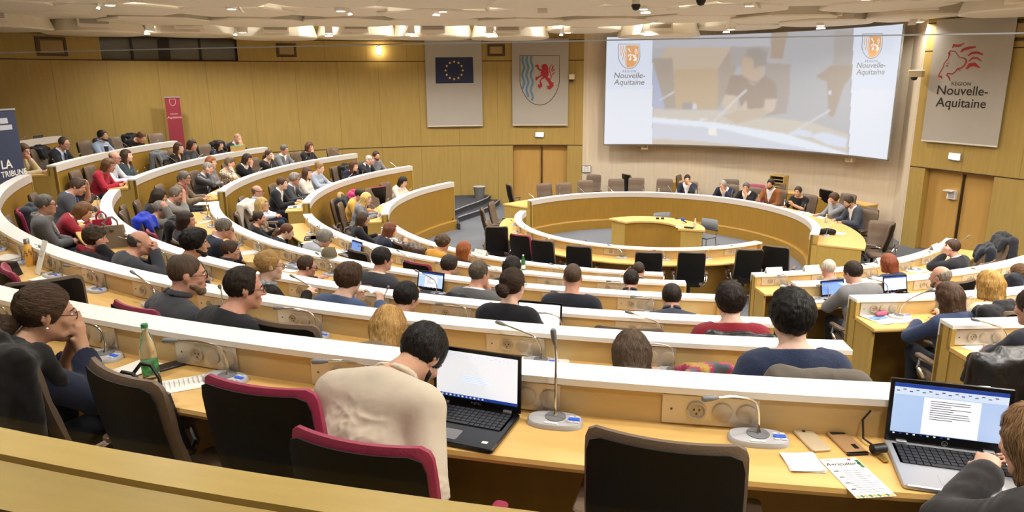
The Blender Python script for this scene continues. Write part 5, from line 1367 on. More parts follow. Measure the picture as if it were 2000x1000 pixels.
P_('man in blue wool sweater with brown hair, reading a flyer', 'C', 'm', 683, 545, lean=8, ty=-6, hy=-8, hp=12, L='hold', R='hold', hair=('thick', '#4a3423'), top=('sweater', '#45577a', 'knit'), skin='p', sc=.97)
P_('person with cropped black hair, only the head above the desk', 'C', 'm', 775, 583, lean=16, ty=-4, hy=-10, hp=18, L='desk', R='desk', hair=('short', '#191513'), top=('sweater', '#1e1e22', 'plain'), skin='m')
P_('woman in black top, brown hair pinned up, at a laptop', 'C', 'm', 1004, 556, lean=8, ty=-2, hy=-12, hp=6, L='type', R='type', hair=('bun', '#3e2c1e'), top=('sweater', '#1f2026', 'plain'), skin='p', fem=True, ch='b', earring=True, glasses='#333333', vneck=False)
P_('person in wine red V-neck sweater, short dark hair', 'C', 'm', 1425, 588, lean=4, ty=4, hy=2, hp=6, L='desk', R='desk', hair=('thick', '#2c211b'), top=('sweater', '#8a2230', 'knit'), skin='p', sc=.98)
# third row
P_('grey-haired man in glasses, hand at brow, beside blue jacket', 'D', 'm', 302, 408, lean=12, ty=-4, hy=-14, hp=10, L='lap', R='temple', hair=('short', '#77726b'), top=('jacket', '#6a6660', 'plain'), skin='r', glasses='#2a2a2a')
P_('dark-haired person almost hidden behind the grey-haired man', 'D', 'm', 295, 384, lean=10, ty=0, hy=0, hp=20, L='lap', R='lap', hair=('bob', '#2c1f17'), top=('sweater', '#2a262a', 'plain'), skin='r', fem=True, dR=.72)
P_('man in pale grey suit covering his face with his hand', 'D', 'm', 344, 380, lean=18, ty=-6, hy=-10, hp=12, L='lap', R='eyes', hair=('short', '#6d655a'), top=('jacket', '#8e8d8c', 'plain'), inner='#d8d8dc', skin='r')
P_('woman with long dark curly hair, hands raised in talk', 'D', 'm', 363, 431, lean=6, ty=-6, hy=-20, hp=4, L='lap', R='hold', hair=('longback', '#2a1b14'), top=('sweater', '#24242a', 'plain'), skin='r', fem=True, ch='r')
P_('man in navy suit and glasses, knuckles at his chin', 'D', 'm', 439, 446, lean=14, ty=-6, hy=-16, hp=16, L='lap', R='chin', hair=('short', '#6d655c'), top=('jacket', '#23283a', 'plain'), inner='#dfe3ee', skin='r', glasses='#2a2522')
P_('person slouched low writing on a white sheet', 'D', 'm', 448, 489, lean=2, ty=-4, hy=-30, hp=6, L='lap', R='write', hair=('short', '#4c3a2a'), top=('shirt', '#3a3a40', 'plain'), skin='r', sc=.9)
P_('man with short receding brown hair beside papers and tablet', 'D', 'm', 597, 521, lean=10, ty=-6, hy=-24, hp=14, L='desk', R='desk', hair=('receding', '#4a372a'), top=('sweater', '#25252a', 'plain'), skin='r', glasses='#333333')
P_('dark-haired man in charcoal jacket with beige collar', 'D', 'm', 748, 506, lean=4, ty=-4, hy=-16, hp=6, L='desk', R='desk', hair=('short', '#1f1915'), top=('jacket', '#3a3b42', 'plain'), inner='#c9b9a8', skin='r')
P_('man in grey suit with thinning crown, hand at chin', 'D', 'm', 937, 535, lean=4, ty=-4, hy=-14, hp=10, L='desk', R='chin', hair=('receding', '#5d5347'), top=('jacket', '#5e5e60', 'plain'), inner='#e2e2e6', skin='r')
P_('man in dark navy sweater with cropped hair, back view', 'D', 'm', 1118, 541, lean=4, ty=2, hy=0, hp=6, L='desk', R='desk', hair=('shaved', '#4d3b2e'), top=('sweater', '#23262f', 'plain'), skin='r', body=1.05, sc=1.04)
P_('dark-haired man, head and neck visible above the white desk', 'D', 'm', 1312, 582, lean=20, ty=2, hy=-4, hp=22, L='desk', R='write', hair=('short', '#2a201a'), top=('shirt', '#3a3f4c', 'plain'), skin='r')
# second row
P_('blond woman in glasses with beige patterned top', 'E', 'm', 511, 400, lean=4, ty=-4, hy=-8, hp=2, L='lap', R='lap', hair=('bob', '#b89a64'), top=('sweater', '#8a7a64', 'print'), skin='p', fem=True, glasses='#3a2c2c')
P_('woman in black with dark bun, arms reaching forward', 'E', 'm', 500, 427, lean=8, ty=-6, hy=-12, hp=2, L='desk', R='desk', hair=('bun', '#33241a'), top=('sweater', '#1d1d21', 'plain'), skin='r', fem=True)
P_('auburn-haired woman bent over white collar, second row', 'E', 'm', 558, 452, lean=16, ty=-6, hy=-14, hp=22, L='lap', R='lap', hair=('ponytail', '#5d3a24'), top=('jacket', '#232327', 'plain'), inner='#e4e0dc', skin='p', fem=True)
P_('grey-haired man in pale grey shirt bent over desk', 'E', 'm', 632, 466, lean=24, ty=-6, hy=-20, hp=26, L='desk', R='write', hair=('thick', '#7f7b74'), top=('shirt', '#9a9da4', 'plain'), skin='r', glasses='#333333')
P_('dark-haired person in grey top behind the laptop', 'E', 'm', 877, 519, lean=10, ty=-2, hy=-12, hp=14, L='desk', R='desk', hair=('thick', '#2c221b'), top=('sweater', '#4a4c55', 'plain'), skin='r')
P_('person with straight long black hair, second row', 'E', 'm', 1002, 522, lean=8, ty=0, hy=-10, hp=8, L='desk', R='desk', hair=('long', '#1c1613'), top=('sweater', '#1f1f24', 'plain'), skin='r', fem=True)
P_('man with trimmed dark hair, nearer of two heads by the aisle', 'E', 'm', 1232, 549, lean=16, ty=0, hy=-6, hp=20, L='desk', R='desk', hair=('short', '#2a201a'), top=('shirt', '#31343d', 'plain'), skin='r')
# front row
P_('woman in black jacket with brown bob, looking down', 'F', 'm', 709, 428, lean=8, ty=-6, hy=-8, hp=10, L='desk', R='write', hair=('bob', '#3f2c20'), top=('jacket', '#1d1d21', 'plain'), skin='r', fem=True, glasses='#333333')
P_('auburn-haired woman in navy sweater at the front row', 'F', 'm', 763, 449, lean=12, ty=-4, hy=-10, hp=14, L='desk', R='hold', hair=('bob', '#6a3c26'), top=('sweater', '#23283a', 'plain'), skin='p', fem=True)
P_('curly-haired person in mustard yellow top', 'F', 'm', 866, 474, lean=14, ty=-4, hy=-14, hp=14, L='desk', R='desk', hair=('curly', '#4a3826'), top=('sweater', '#c8923a', 'plain'), skin='r', fem=True)
P_('woman with long straight copper hair, front row', 'F', 'm', 908, 488, lean=6, ty=-4, hy=-16, hp=4, L='desk', R='desk', hair=('longback', '#8f4f24'), top=('sweater', '#3a2a26', 'print'), skin='p', fem=True)
P_('man with cropped dark hair, farther of two heads by the aisle', 'F', 'm', 1247, 529, lean=10, ty=0, hy=-4, hp=14, L='desk', R='desk', hair=('shaved', '#3a2c22'), top=('shirt', '#2c2e36', 'plain'), skin='r')
# left block
P_('man in cream sweater behind the blue roll-up banner', 'B', 'l', 47, 294, lean=8, ty=-6, hy=-20, hp=16, L='chin', R='desk', hair=('short', '#5a3f2c'), top=('sweater', '#cfc09c', 'knit'), skin='r')
P_('man in dark suit, tie and glasses, looking down', 'B', 'l', 126, 280, lean=14, ty=-4, hy=-6, hp=16, L='desk', R='desk', hair=('receding', '#3a3430'), top=('jacket', '#23252c', 'plain'), inner='#b8c4dc', tie='#23283a', skin='r', glasses='#444444')
P_('bearded man in pale blue shirt watching the stage', 'B', 'l', 201, 265, lean=8, ty=0, hy=-6, hp=-2, L='desk', R='desk', hair=('short', '#231a15'), top=('shirt', '#9db0cf', 'plain'), skin='m', beard='#2a201a')
P_('brown-haired man in black, head bowed onto his arms', 'B', 'l', 277, 268, lean=32, ty=-4, hy=-8, hp=30, L='desk', R='desk', hair=('short', '#5d3c28'), top=('sweater', '#1b1a1b', 'plain'), skin='r')
P_('woman in bright red cardigan writing at the desk end', 'C', 'l', 213, 323, lean=18, ty=-4, hy=-8, hp=18, L='desk', R='write', hair=('bob', '#6a4a30'), top=('sweater', '#a31f34', 'plain'), skin='r', fem=True)
P_('bald man in pale shirt beside the red cardigan', 'C', 'l', 225, 308, lean=10, ty=-2, hy=-6, hp=10, L='desk', R='desk', hair=('bald', '#7a6a58'), top=('shirt', '#c8ccd8', 'plain'), skin='r', glasses='#555555')
P_('long-haired woman in dark teal top with pale earrings', 'C', 'l', 248, 304, lean=2, ty=-2, hy=-2, hp=0, L='cross', R='cross', hair=('long', '#3e2a1d'), top=('sweater', '#33424a', 'plain'), skin='p', fem=True, earring=True, vneck=True)
P_('brown-haired woman in black holding a sheet', 'C', 'l', 350, 289, lean=6, ty=-2, hy=-6, hp=6, L='cross', R='desk', hair=('long', '#4a3222'), top=('sweater', '#1c1b1d', 'plain'), skin='p', fem=True, vneck=True)
P_('dark-haired woman in grey jacket next to a taupe chair', 'C', 'l', 376, 283, lean=10, ty=-2, hy=-4, hp=12, L='desk', R='desk', hair=('bob', '#33221a'), top=('jacket', '#3c3e44', 'plain'), skin='r', fem=True)
P_('black-haired woman behind a cardboard box', 'C', 'l', 429, 283, lean=8, ty=-2, hy=-4, hp=12, L='desk', R='desk', hair=('long', '#1f1613'), top=('sweater', '#1d2230', 'plain'), skin='p', fem=True)
P_('bald man in black jacket with clasped hands', 'C', 'l', 465, 270, lean=14, ty=-2, hy=-8, hp=10, L='chin', R='chin', hair=('shaved', '#9a7a66'), top=('jacket', '#232226', 'plain'), inner='#b8c0d0', skin='r')
P_('grey-haired man in brown tweed jacket and glasses', 'D', 'l', 361, 347, lean=8, ty=-2, hy=-8, hp=6, L='desk', R='desk', hair=('short', '#6a655e'), top=('jacket', '#7a6a58', 'check'), inner='#8a2c34', skin='r', glasses='#2c2c2c')
P_('man in dark leather jacket leaning on his hand', 'D', 'l', 407, 329, lean=14, ty=-2, hy=-12, hp=12, L='desk', R='cheek', hair=('short', '#87827a'), top=('jacket', '#3a3a3e', 'leather'), inner='#e4e4e8', skin='r')
P_('ginger-haired woman with folded arms in grey', 'D', 'l', 413, 317, lean=2, ty=-2, hy=-8, hp=6, L='cross', R='cross', hair=('bob', '#8a4f2a'), top=('sweater', '#77777c', 'plain'), skin='p', fem=True)
P_('short-haired woman in pale floral top, hand at cheek', 'D', 'l', 450, 319, lean=10, ty=-2, hy=-10, hp=6, L='desk', R='cheek', hair=('thick', '#6a5844'), top=('sweater', '#c8b8a4', 'print'), skin='r', fem=True)
P_('dark-haired woman in black jacket wiping her nose', 'D', 'l', 484, 311, lean=12, ty=-2, hy=-4, hp=16, L='desk', R='mouth', hair=('bob', '#33241c'), top=('jacket', '#1c1c20', 'plain'), inner='#e4e0dc', skin='r', fem=True)
P_('woman in low-necked black sweater drinking from a cup', 'D', 'l', 526, 302, lean=8, ty=-2, hy=-6, hp=6, L='desk', R='mouth', hair=('ponytail', '#4a3424'), top=('sweater', '#232326', 'plain'), skin='p', fem=True, vneck=True)
P_('man in grey sweater over white collar, far row', 'D', 'l', 556, 292, lean=6, ty=-2, hy=-4, hp=8, L='desk', R='desk', hair=('short', '#5f5a54'), top=('sweater', '#6f7378', 'knit'), inner='#e4e6ea', skin='r')
P_('woman in black, chin on hand, beside an empty chair', 'D', 'l', 605, 287, lean=8, ty=-2, hy=-4, hp=6, L='desk', R='chin', hair=('bob', '#4a2e20'), top=('sweater', '#1d1d20', 'plain'), skin='r', fem=True, dR=.6)
P_('bald man in white shirt leaning back, hands on knee', 'E', 'l', 503, 374, lean=-6, ty=-6, hy=-6, hp=2, L='lap', R='lap', hair=('bald', '#5d4c3c'), top=('shirt', '#d3d8e4', 'plain'), skin='r', glasses='#2c2c2c', legs='#23283a')
P_('brown-haired man in black suit and white shirt', 'E', 'l', 551, 358, lean=14, ty=-4, hy=-8, hp=4, L='desk', R='desk', hair=('short', '#4d3524'), top=('jacket', '#1e1e22', 'plain'), inner='#e8eaf0', skin='p')
P_('grey-haired man in charcoal sweater and glasses', 'E', 'l', 576, 349, lean=10, ty=-2, hy=-6, hp=10, L='desk', R='desk', hair=('thick', '#87807a'), top=('sweater', '#3f4147', 'plain'), inner='#c8d0e0', skin='r', glasses='#3a2c2c')
P_('woman in white sweater with folded arms', 'E', 'l', 601, 338, lean=4, ty=-2, hy=-6, hp=6, L='cross', R='cross', hair=('long', '#4a2f20'), top=('sweater', '#d8d4ce', 'knit'), skin='p', fem=True)
P_('fair-haired woman in light blue sweater holding a tablet', 'E', 'l', 625, 328, lean=8, ty=-2, hy=-4, hp=14, L='type', R='type', hair=('updo', '#8a6a44'), top=('sweater', '#a9b6cb', 'knit'), skin='p', fem=True)
P_('brown-haired woman in navy leaning forward', 'E', 'l', 692, 324, lean=20, ty=-2, hy=-6, hp=10, L='desk', R='desk', hair=('long', '#4f3020'), top=('sweater', '#20253a', 'plain'), skin='p', fem=True)
P_('white-haired man in dark suit, cheek on hand', 'E', 'l', 721, 313, lean=16, ty=-2, hy=-10, hp=16, L='desk', R='cheek', hair=('short', '#b0aca4'), top=('jacket', '#23252d', 'plain'), inner='#dfe4ee', skin='r')
P_('bearded man in grey sweater, last of the row', 'E', 'l', 735, 304, lean=6, ty=-2, hy=-12, hp=4, L='desk', R='desk', hair=('short', '#33261e'), top=('sweater', '#77797e', 'plain'), skin='r', beard='#3a2c22')
P_('dark-haired person in mustard sweater, pink hood behind', 'F', 'l', 702, 380, lean=16, ty=-2, hy=-4, hp=16, L='desk', R='desk', hair=('short', '#241c18'), top=('sweater', '#d0a048', 'plain'), skin='r')
P_('blond woman in grey blazer reading her papers', 'F', 'l', 716, 388, lean=14, ty=-4, hy=-8, hp=18, L='desk', R='write', hair=('long', '#cfae6c'), top=('jacket', '#77797d', 'plain'), skin='p', fem=True)
P_('woman in white sleeves hidden by long black hair', 'F', 'l', 788, 355, lean=10, ty=-2, hy=-10, hp=26, L='desk', R='desk', hair=('longback', '#171211'), top=('sweater', '#d8d0c8', 'plain'), skin='p', fem=True)
# right block
P_('white-haired man in grey jacket, front row right', 'F', 'r', 1618, 524, lean=4, ty=0, hy=0, hp=6, L='desk', R='desk', hair=('shaved', '#c9c2b4'), top=('jacket', '#55565a', 'plain'), skin='r', face=False)
P_('auburn-haired woman in navy beside newspapers', 'F', 'r', 1734, 514, lean=6, ty=0, hy=4, hp=8, L='desk', R='desk', hair=('bob', '#7a3c22'), top=('jacket', '#2a3350', 'plain'), skin='p', fem=True)
P_('brown-haired man resting his cheek on his hand', 'F', 'r', 1858, 484, lean=10, ty=4, hy=14, hp=6, L='cheek', R='lap', hair=('short', '#3f2c22'), top=('jacket', '#25252b', 'plain'), inner='#e0e0e4', skin='r')
P_('man in grey suit typing on two laptops', 'E', 'r', 1664, 532, lean=12, ty=8, hy=6, hp=16, L='type', R='desk', hair=('short', '#2f251f'), top=('jacket', '#77777a', 'plain'), inner='#dfe2ea', skin='r')
P_('bald man in black, seen from behind', 'E', 'r', 1838, 541, lean=6, ty=4, hy=14, hp=8, L='desk', R='desk', hair=('bald', '#8a7f72'), top=('sweater', '#1c1c20', 'plain'), skin='r', beard='#6a5f54')
P_('woman with tied dark blond hair at the right edge', 'E', 'r', 1992, 536, lean=8, ty=6, hy=10, hp=10, L='desk', R='desk', hair=('bun', '#6a4c30'), top=('sweater', '#2a2a30', 'plain'), skin='p', fem=True)
P_('woman in blue with long straight brown hair', 'D', 'r', 1852, 580, lean=10, ty=6, hy=8, hp=10, L='write', R='desk', hair=('longback', '#4d3626'), top=('sweater', '#2f3c5a', 'plain'), skin='p', fem=True)
P_('blond woman in ribbed cream sweater, back view', 'D', 'r', 1929, 556, lean=4, ty=4, hy=2, hp=4, L='desk', R='desk', hair=('bob', '#b8904e'), top=('sweater', '#e0d2b4', 'knit'), skin='p', fem=True)
P_('person in dark navy cut off by the right edge', 'C', 'r', 2016, 600, lean=12, ty=6, hy=10, hp=14, L='write', R='desk', hair=('short', '#3a2c24'), top=('jacket', '#20222c', 'plain'), skin='r')
# stage
P_('man in navy suit, fist to mouth, leftmost on stage', 'H', 'm', 1342, 350, lean=10, ty=0, hy=14, hp=4, L='mouth', R='desk', hair=('short', '#231c18'), top=('jacket', '#272c3c', 'plain'), inner='#e4e6ee', skin='m')
P_('grey-haired man in navy suit hiding his face in his hand', 'H', 'm', 1412, 362, lean=18, ty=0, hy=0, hp=26, L='eyes', R='desk', hair=('short', '#908c86'), top=('jacket', '#20283e', 'plain'), inner='#dfe3ec', skin='m')
P_('man in black suit, fist at mouth, beside the crimson chair', 'H', 'm', 1457, 366, lean=12, ty=4, hy=10, hp=6, L='chin', R='desk', hair=('short', '#5a544e'), top=('jacket', '#1a1a1d', 'plain'), inner='#ecebea', skin='m')
P_('man in tan brown jacket looking sideways on stage', 'H', 'm', 1505, 359, lean=6, ty=0, hy=10, hp=8, hr=-6, L='lap', R='desk', hair=('short', '#221a16'), top=('jacket', '#84532f', 'plain'), inner='#c9ccd4', skin='m', beard='#2a201a')
P_('man in black T-shirt speaking with open hands', 'H', 'm', 1558, 374, lean=10, ty=8, hy=14, hp=4, L='hold', R='desk', hair=('short', '#33281f'), top=('tee', '#1b1b1e', 'plain'), skin='m', short_sleeve=True)
P_('curly-haired person in grey shirt, hand to cheek', 'H', 'm', 1628, 388, lean=8, ty=0, hy=10, hp=8, L='mouth', R='desk', hair=('curly', '#4a3222'), top=('shirt', '#8f9096', 'plain'), skin='m')
P_('man in grey-blue jacket looking down at the stage end', 'H', 'm', 1657, 394, lean=14, ty=0, hy=6, hp=24, L='desk', R='desk', hair=('short', '#3a2d25'), top=('jacket', '#474c58', 'plain'), inner='#e6e6e8', skin='m', beard='#4a3a2e')
for q in PLOG: print(q)
# ------------------------------------------------------------------ empty chairs and chairs with clothes
NEXT = {'A': 1.05, 'B': 1.2, 'C': 1.2, 'D': 1.45, 'E': 1.48, 'F': 1.45, 'G': 1.6, 'H': 3.6}
def fchair(kind, row, px, py, yaw, label, face=None):
    fz = floor_z(row); p = onz(px, py, fz+1.065); R = np.hypot(p[0], p[1]); t = thof(p)
    lo_ = ROW[row][0]+(.80 if row != 'H' else 1.35); hi_ = ROW[row][0]+NEXT[row]
    if row == 'H': hi_ = 6.05 if t > 40 else 6.3
    R = min(max(R, lo_), hi_)
    a = PI-R_(t)+R_(yaw) if face is None else R_(face); p = pol(t, R, fz)
    return chair(kind, (p[0]-math.sin(a)*.335, p[1]+math.cos(a)*.335, fz), a, label)
def coat_on(ch, col, kind, label, fur=None, seed=1, ln=.5, hood=False):
    F = Field(.014)
    if hood: F.c((-.17, -.31, 1.13), (.17, -.31, 1.13), .055, .05, k=.05); F.c((-.20, -.30, 1.06), (.20, -.30, 1.06), .055, .055, k=.04)
    for sx in (-1, 1):
        F.c((sx*.17, -.345, 1.02), (sx*.19, -.36, 1.06-ln), .06, .055, k=.05); F.c((sx*.215, -.31, 1.04), (sx*.255, -.335, 1.12-ln), .05, .045, k=.06); F.c((sx*.16, -.215, 1.03), (sx*.15, -.16, .86), .035, .03, k=.04)
    F.c((0, -.335, 1.045), (0, -.36, 1.06-ln), .062, .055, np.array([1., 0, 0]), 3.5, .06); F.c((0, -.235, 1.03), (0, -.19, .90), .03, .025, np.array([1., 0, 0]), 5.5, .05); F.c((-.07, -.31, 1.10), (.07, -.31, 1.10), .035, .035, k=.04)
    r = F.mesh(); V = noise_disp(smooth_v(r[0], r[1], 1), .016, 9, seed*3.1, (1, 1, .5)); V = noise_disp(V, .006, 26, seed)
    e = empty('draped_coat', ch.location, ch.rotation_euler.z, label, 'coat')
    np_mesh('garment', V, r[1], cloth(col, kind), e)
    if fur:
        F = Field(.014)
        for i in range(9):
            a = PI*i/8; F.e((-.13*math.cos(a), -.31-.03*math.sin(a), 1.09+.06*math.sin(a)), (.045, .04, .04), k=.03)
        r = F.mesh(); np_mesh('fur_trim', noise_disp(r[0], .012, 45, 2), r[1], cloth(fur, 'knit'), e)
    return e
# rearmost row
for cc in CHAIRS[:]:
    if 'under the woman in navy sweater with short' in cc['label']: coat_on(cc, '#5d564e', 'plain', 'grey-brown hooded jacket on the chair behind the navy sweater woman', seed=31, hood=True)
    if 'wine red' in cc['label']: coat_on(cc, '#17171a', 'leather', 'black puffer jacket on the chair behind the wine red sweater', seed=32, hood=True)
    if 'lace' in cc['label']: coat_on(cc, '#4a4a48', 'check', 'grey striped wrap on the chair behind the blond bun woman', seed=33)
    if 'thinning crown' in cc['label']: coat_on(cc, '#25262b', 'plain', 'dark jacket on the chair of the grey suit man with thinning crown', seed=34)
c = fchair('t', 'A', 18, 660, -12, 'taupe chair at the far left under the woman in the navy blazer'); coat_on(c, '#151416', 'plain', 'black jacket hung on the chair at the lower left corner', seed=2)
fchair('t', 'A', 214, 731, -14, 'taupe-edged empty chair in front of the parapet, left of the crimson ones')
fchair('r', 'A', 520, 735, -2, 'crimson-edged empty chair beside the black handbag')
fchair('r', 'A', 680, 872, -4, 'crimson-edged chair behind the man in the cream shirt')
fchair('t', 'A', 1296, 868, -6, 'taupe-edged empty chair facing the two desk microphones')
# fifth row
fchair('t', 'B', 598, 606, 0, 'black-backed empty chair in the fifth row beside the black sweater')
fchair('r', 'B', 248, 600, -6, 'crimson-edged empty chair whose top shows above the rearmost white desk top')
fchair('t', 'B', 188, 524, 62, 'taupe chair turned sideways in the fifth row')
fchair('r', 'B', 66, 512, -14, 'crimson-edged empty chair next to the yellow bottle')
# fourth to front rows, centre block
fchair('t', 'C', 1231, 617, 2, 'black-backed empty chair between the bun woman and the wine red sweater')
fchair('r', 'E', 811, 513, -4, 'crimson-edged empty chair, second row, behind the small laptop')
fchair('t', 'E', 713, 486, -4, 'black-backed empty chair at the blue-screen laptop in the second row')
fchair('t', 'F', 773, 474, -10, 'taupe empty chair in the front row by the magazine')
c = fchair('t', 'F', 824, 478, -8, 'taupe front row chair holding a brown leather jacket'); coat_on(c, '#4a3a30', 'leather', 'brown leather jacket over a front row chair by the mustard top', seed=5)
c = fchair('t', 'D', 336, 432, -20, 'taupe third row chair covered by a long black coat'); coat_on(c, '#17171a', 'plain', 'long black coat on a third row chair near the blue jacket', seed=6, ln=.6)
c = fchair('t', 'D', 274, 423, -20, 'taupe third row chair under a bright blue jacket'); coat_on(c, '#2038b8', 'knit', 'bright blue down jacket hung on a third row chair', seed=7)
c = fchair('t', 'C', 55, 405, -10, 'taupe fourth row chair under a dark blue coat, far left'); coat_on(c, '#2b3038', 'plain', 'dark blue coat over the chair by the striped scarf man', seed=8)
c = fchair('t', 'E', 478, 395, -20, 'taupe second row chair with a white jacket'); coat_on(c, '#d8d2c8', 'plain', 'white jacket on the chair behind the blond woman in glasses', seed=9)
# left block
def lch(kind, row, px, py, yaw, label, coat=None, kd='plain', clabel=None, seed=3, fur=None):
    c = fchair(kind, row, px, py, yaw, label)
    if coat: coat_on(c, coat, kd, clabel, seed=seed, fur=fur)
lch('t', 'B', 72, 289, 0, 'taupe chair with a black jacket between cream sweater and dark suit', '#1b1b1e', 'plain', 'black jacket on the chair left of the man in tie and glasses', 11)
lch('t', 'B', 152, 276, 0, 'taupe empty chair right of the man in tie and glasses')
lch('t', 'B', 172, 271, 6, 'taupe chair with a grey quilted jacket, left of the pale blue shirt', '#4a4744', 'check', 'grey quilted jacket on the chair left of the pale blue shirt', 12)
lch('t', 'B', 237, 264, 0, 'taupe chair under a black coat right of the pale blue shirt', '#141315', 'plain', 'black coat on the chair right of the pale blue shirt', 13)
lch('t', 'B', 300, 261, -8, 'taupe empty chair at the end of the fifth left row')
lch('t', 'C', 305, 298, 4, 'taupe chair carrying a grey knitted coat in the left block', '#6a6f74', 'knit', 'grey knitted coat on a chair left of the sheet-holding woman', 14)
lch('t', 'C', 366, 285, 6, 'taupe empty chair right of the sheet-holding woman')
lch('t', 'C', 404, 278, 0, 'taupe chair under a black hooded coat left of the cardboard box', '#1a191b', 'plain', 'black hooded coat on the chair left of the cardboard box', 15)
lch('t', 'D', 648, 289, 4, 'taupe empty chair at the far end of the third left row')
lch('t', 'E', 653, 326, 10, 'taupe empty chair right of the light blue sweater')
lch('t', 'E', 672, 323, 0, 'taupe chair with a dark coat behind the navy sweater woman', '#26241f', 'plain', 'dark coat over a chair behind the navy sweater woman', 16)
lch('t', 'F', 720, 367, -12, 'taupe empty chair behind the blond woman in blazer')
lch('r', 'F', 740, 365, 150, 'crimson-edged chair turned to show its black back, left block')
lch('t', 'F', 664, 386, 0, 'taupe chair buried under winter coats at the front left aisle', '#24252a', 'plain', 'dark winter coat with tan fur hood on the aisle chair', 17, '#a88c60')
lch('r', 'F', 688, 375, 0, 'crimson-edged chair with a pink hood behind the mustard sweater', '#b83a6a', 'plain', 'pink hooded jacket on the chair behind the mustard sweater', 18)
# right block
lch('t', 'F', 1905, 478, 20, 'taupe front right chair under a navy coat', '#20242e', 'plain', 'navy coat over the chair right of the cheek-resting man', 19)
lch('t', 'F', 1968, 462, 30, 'taupe front right chair under a charcoal coat', '#2c2d33', 'plain', 'charcoal coat over the rightmost front row chair', 20)
lch('t', 'E', 1908, 512, 10, 'taupe second row chair under a dark blue coat, right block', '#23262f', 'plain', 'dark blue coat on the chair beside the bald man in black', 21)
lch('t', 'E', 1880, 547, 10, 'black-backed empty chair right of the bald man in black')
lch('t', 'D', 1965, 602, 10, 'taupe chair with a black jacket at the right edge, third row', '#1c1c20', 'plain', 'black jacket on the third row chair at the right edge', 22)
lch('t', 'C', 1985, 700, 8, 'taupe chair with a glossy black puffer jacket, right edge', '#141418', 'leather', 'glossy black puffer jacket over the chair at the right edge', 23)
# low arc desk: chairs seen from behind
for i, (px, py, k, yw) in enumerate(((971, 443, 't', 12), (1025, 457, 'r', -22), (1083, 463, 't', -16), (1157, 468, 't', -6), (1268, 493, 't', 4), (1352, 493, 't', 2), (1440, 478, 't', 8), (1494, 476, 't', -20))):
    fchair(k, 'G', px, py, 0, ('crimson-edged' if k == 'r' else 'black-backed')+' chair at the low arc desk, %s from the left of those seen from behind' % ords[i], face=yw)
fchair('t', 'G', 939, 408, 14, 'taupe chair seen in profile at the left end of the low arc desk, nearer'); fchair('t', 'G', 956, 395, 10, 'taupe chair seen in profile at the left end of the low arc desk, farther'); fchair('t', 'G', 948, 432, -16, 'dark-backed chair tucked beside the two profile chairs')
# speakers' side
HC = [(1061, 358, 't', 0), (1099, 357, 't', 0), (1142, 352, 't', 0), (1156, 337, 't', -30), (1203, 349, 't', 0), (1218, 335, 't', 120), (1243, 347, 't', 0), (1299, 349, 't', 0), (1327, 337, 't', 80), (1427, 350, 't', 30), (1479, 360, 'r', 10), (1541, 352, 't', -10), (1637, 367, 't', 170), (1688, 376, 't', 0), (1700, 410, 't', 30), (1722, 431, 't', 80), (1747, 437, 't', -20), (991, 360, 't', 70)]
HL = ['leftmost taupe chair facing us on the stage', 'second taupe chair from the left on the stage', 'third taupe chair from the left on the stage', 'taupe chair set back under the left framed notice', 'fourth taupe chair in the stage front line', 'dark chair turned away in the stage middle', 'fifth taupe chair in the stage front line', 'sixth taupe chair in line, left of the seated speakers', 'dark chair in profile by the first seated speaker', 'grey chair between the two navy suits', 'crimson chair behind the man in black suit', 'taupe chair standing empty by the tan jacket man', 'dark-backed chair behind the curly-haired person', 'large taupe chair behind the grey-blue jacket', 'taupe chair next to the large one at the stage end', 'black-backed chair turned aside at the stage end', 'taupe swivel chair standing alone before the right door', 'dark chair in profile by the left stage door']
for (px, py, k, yw), lb in zip(HC, HL): fchair(k, 'H', px, py, yw, lb)

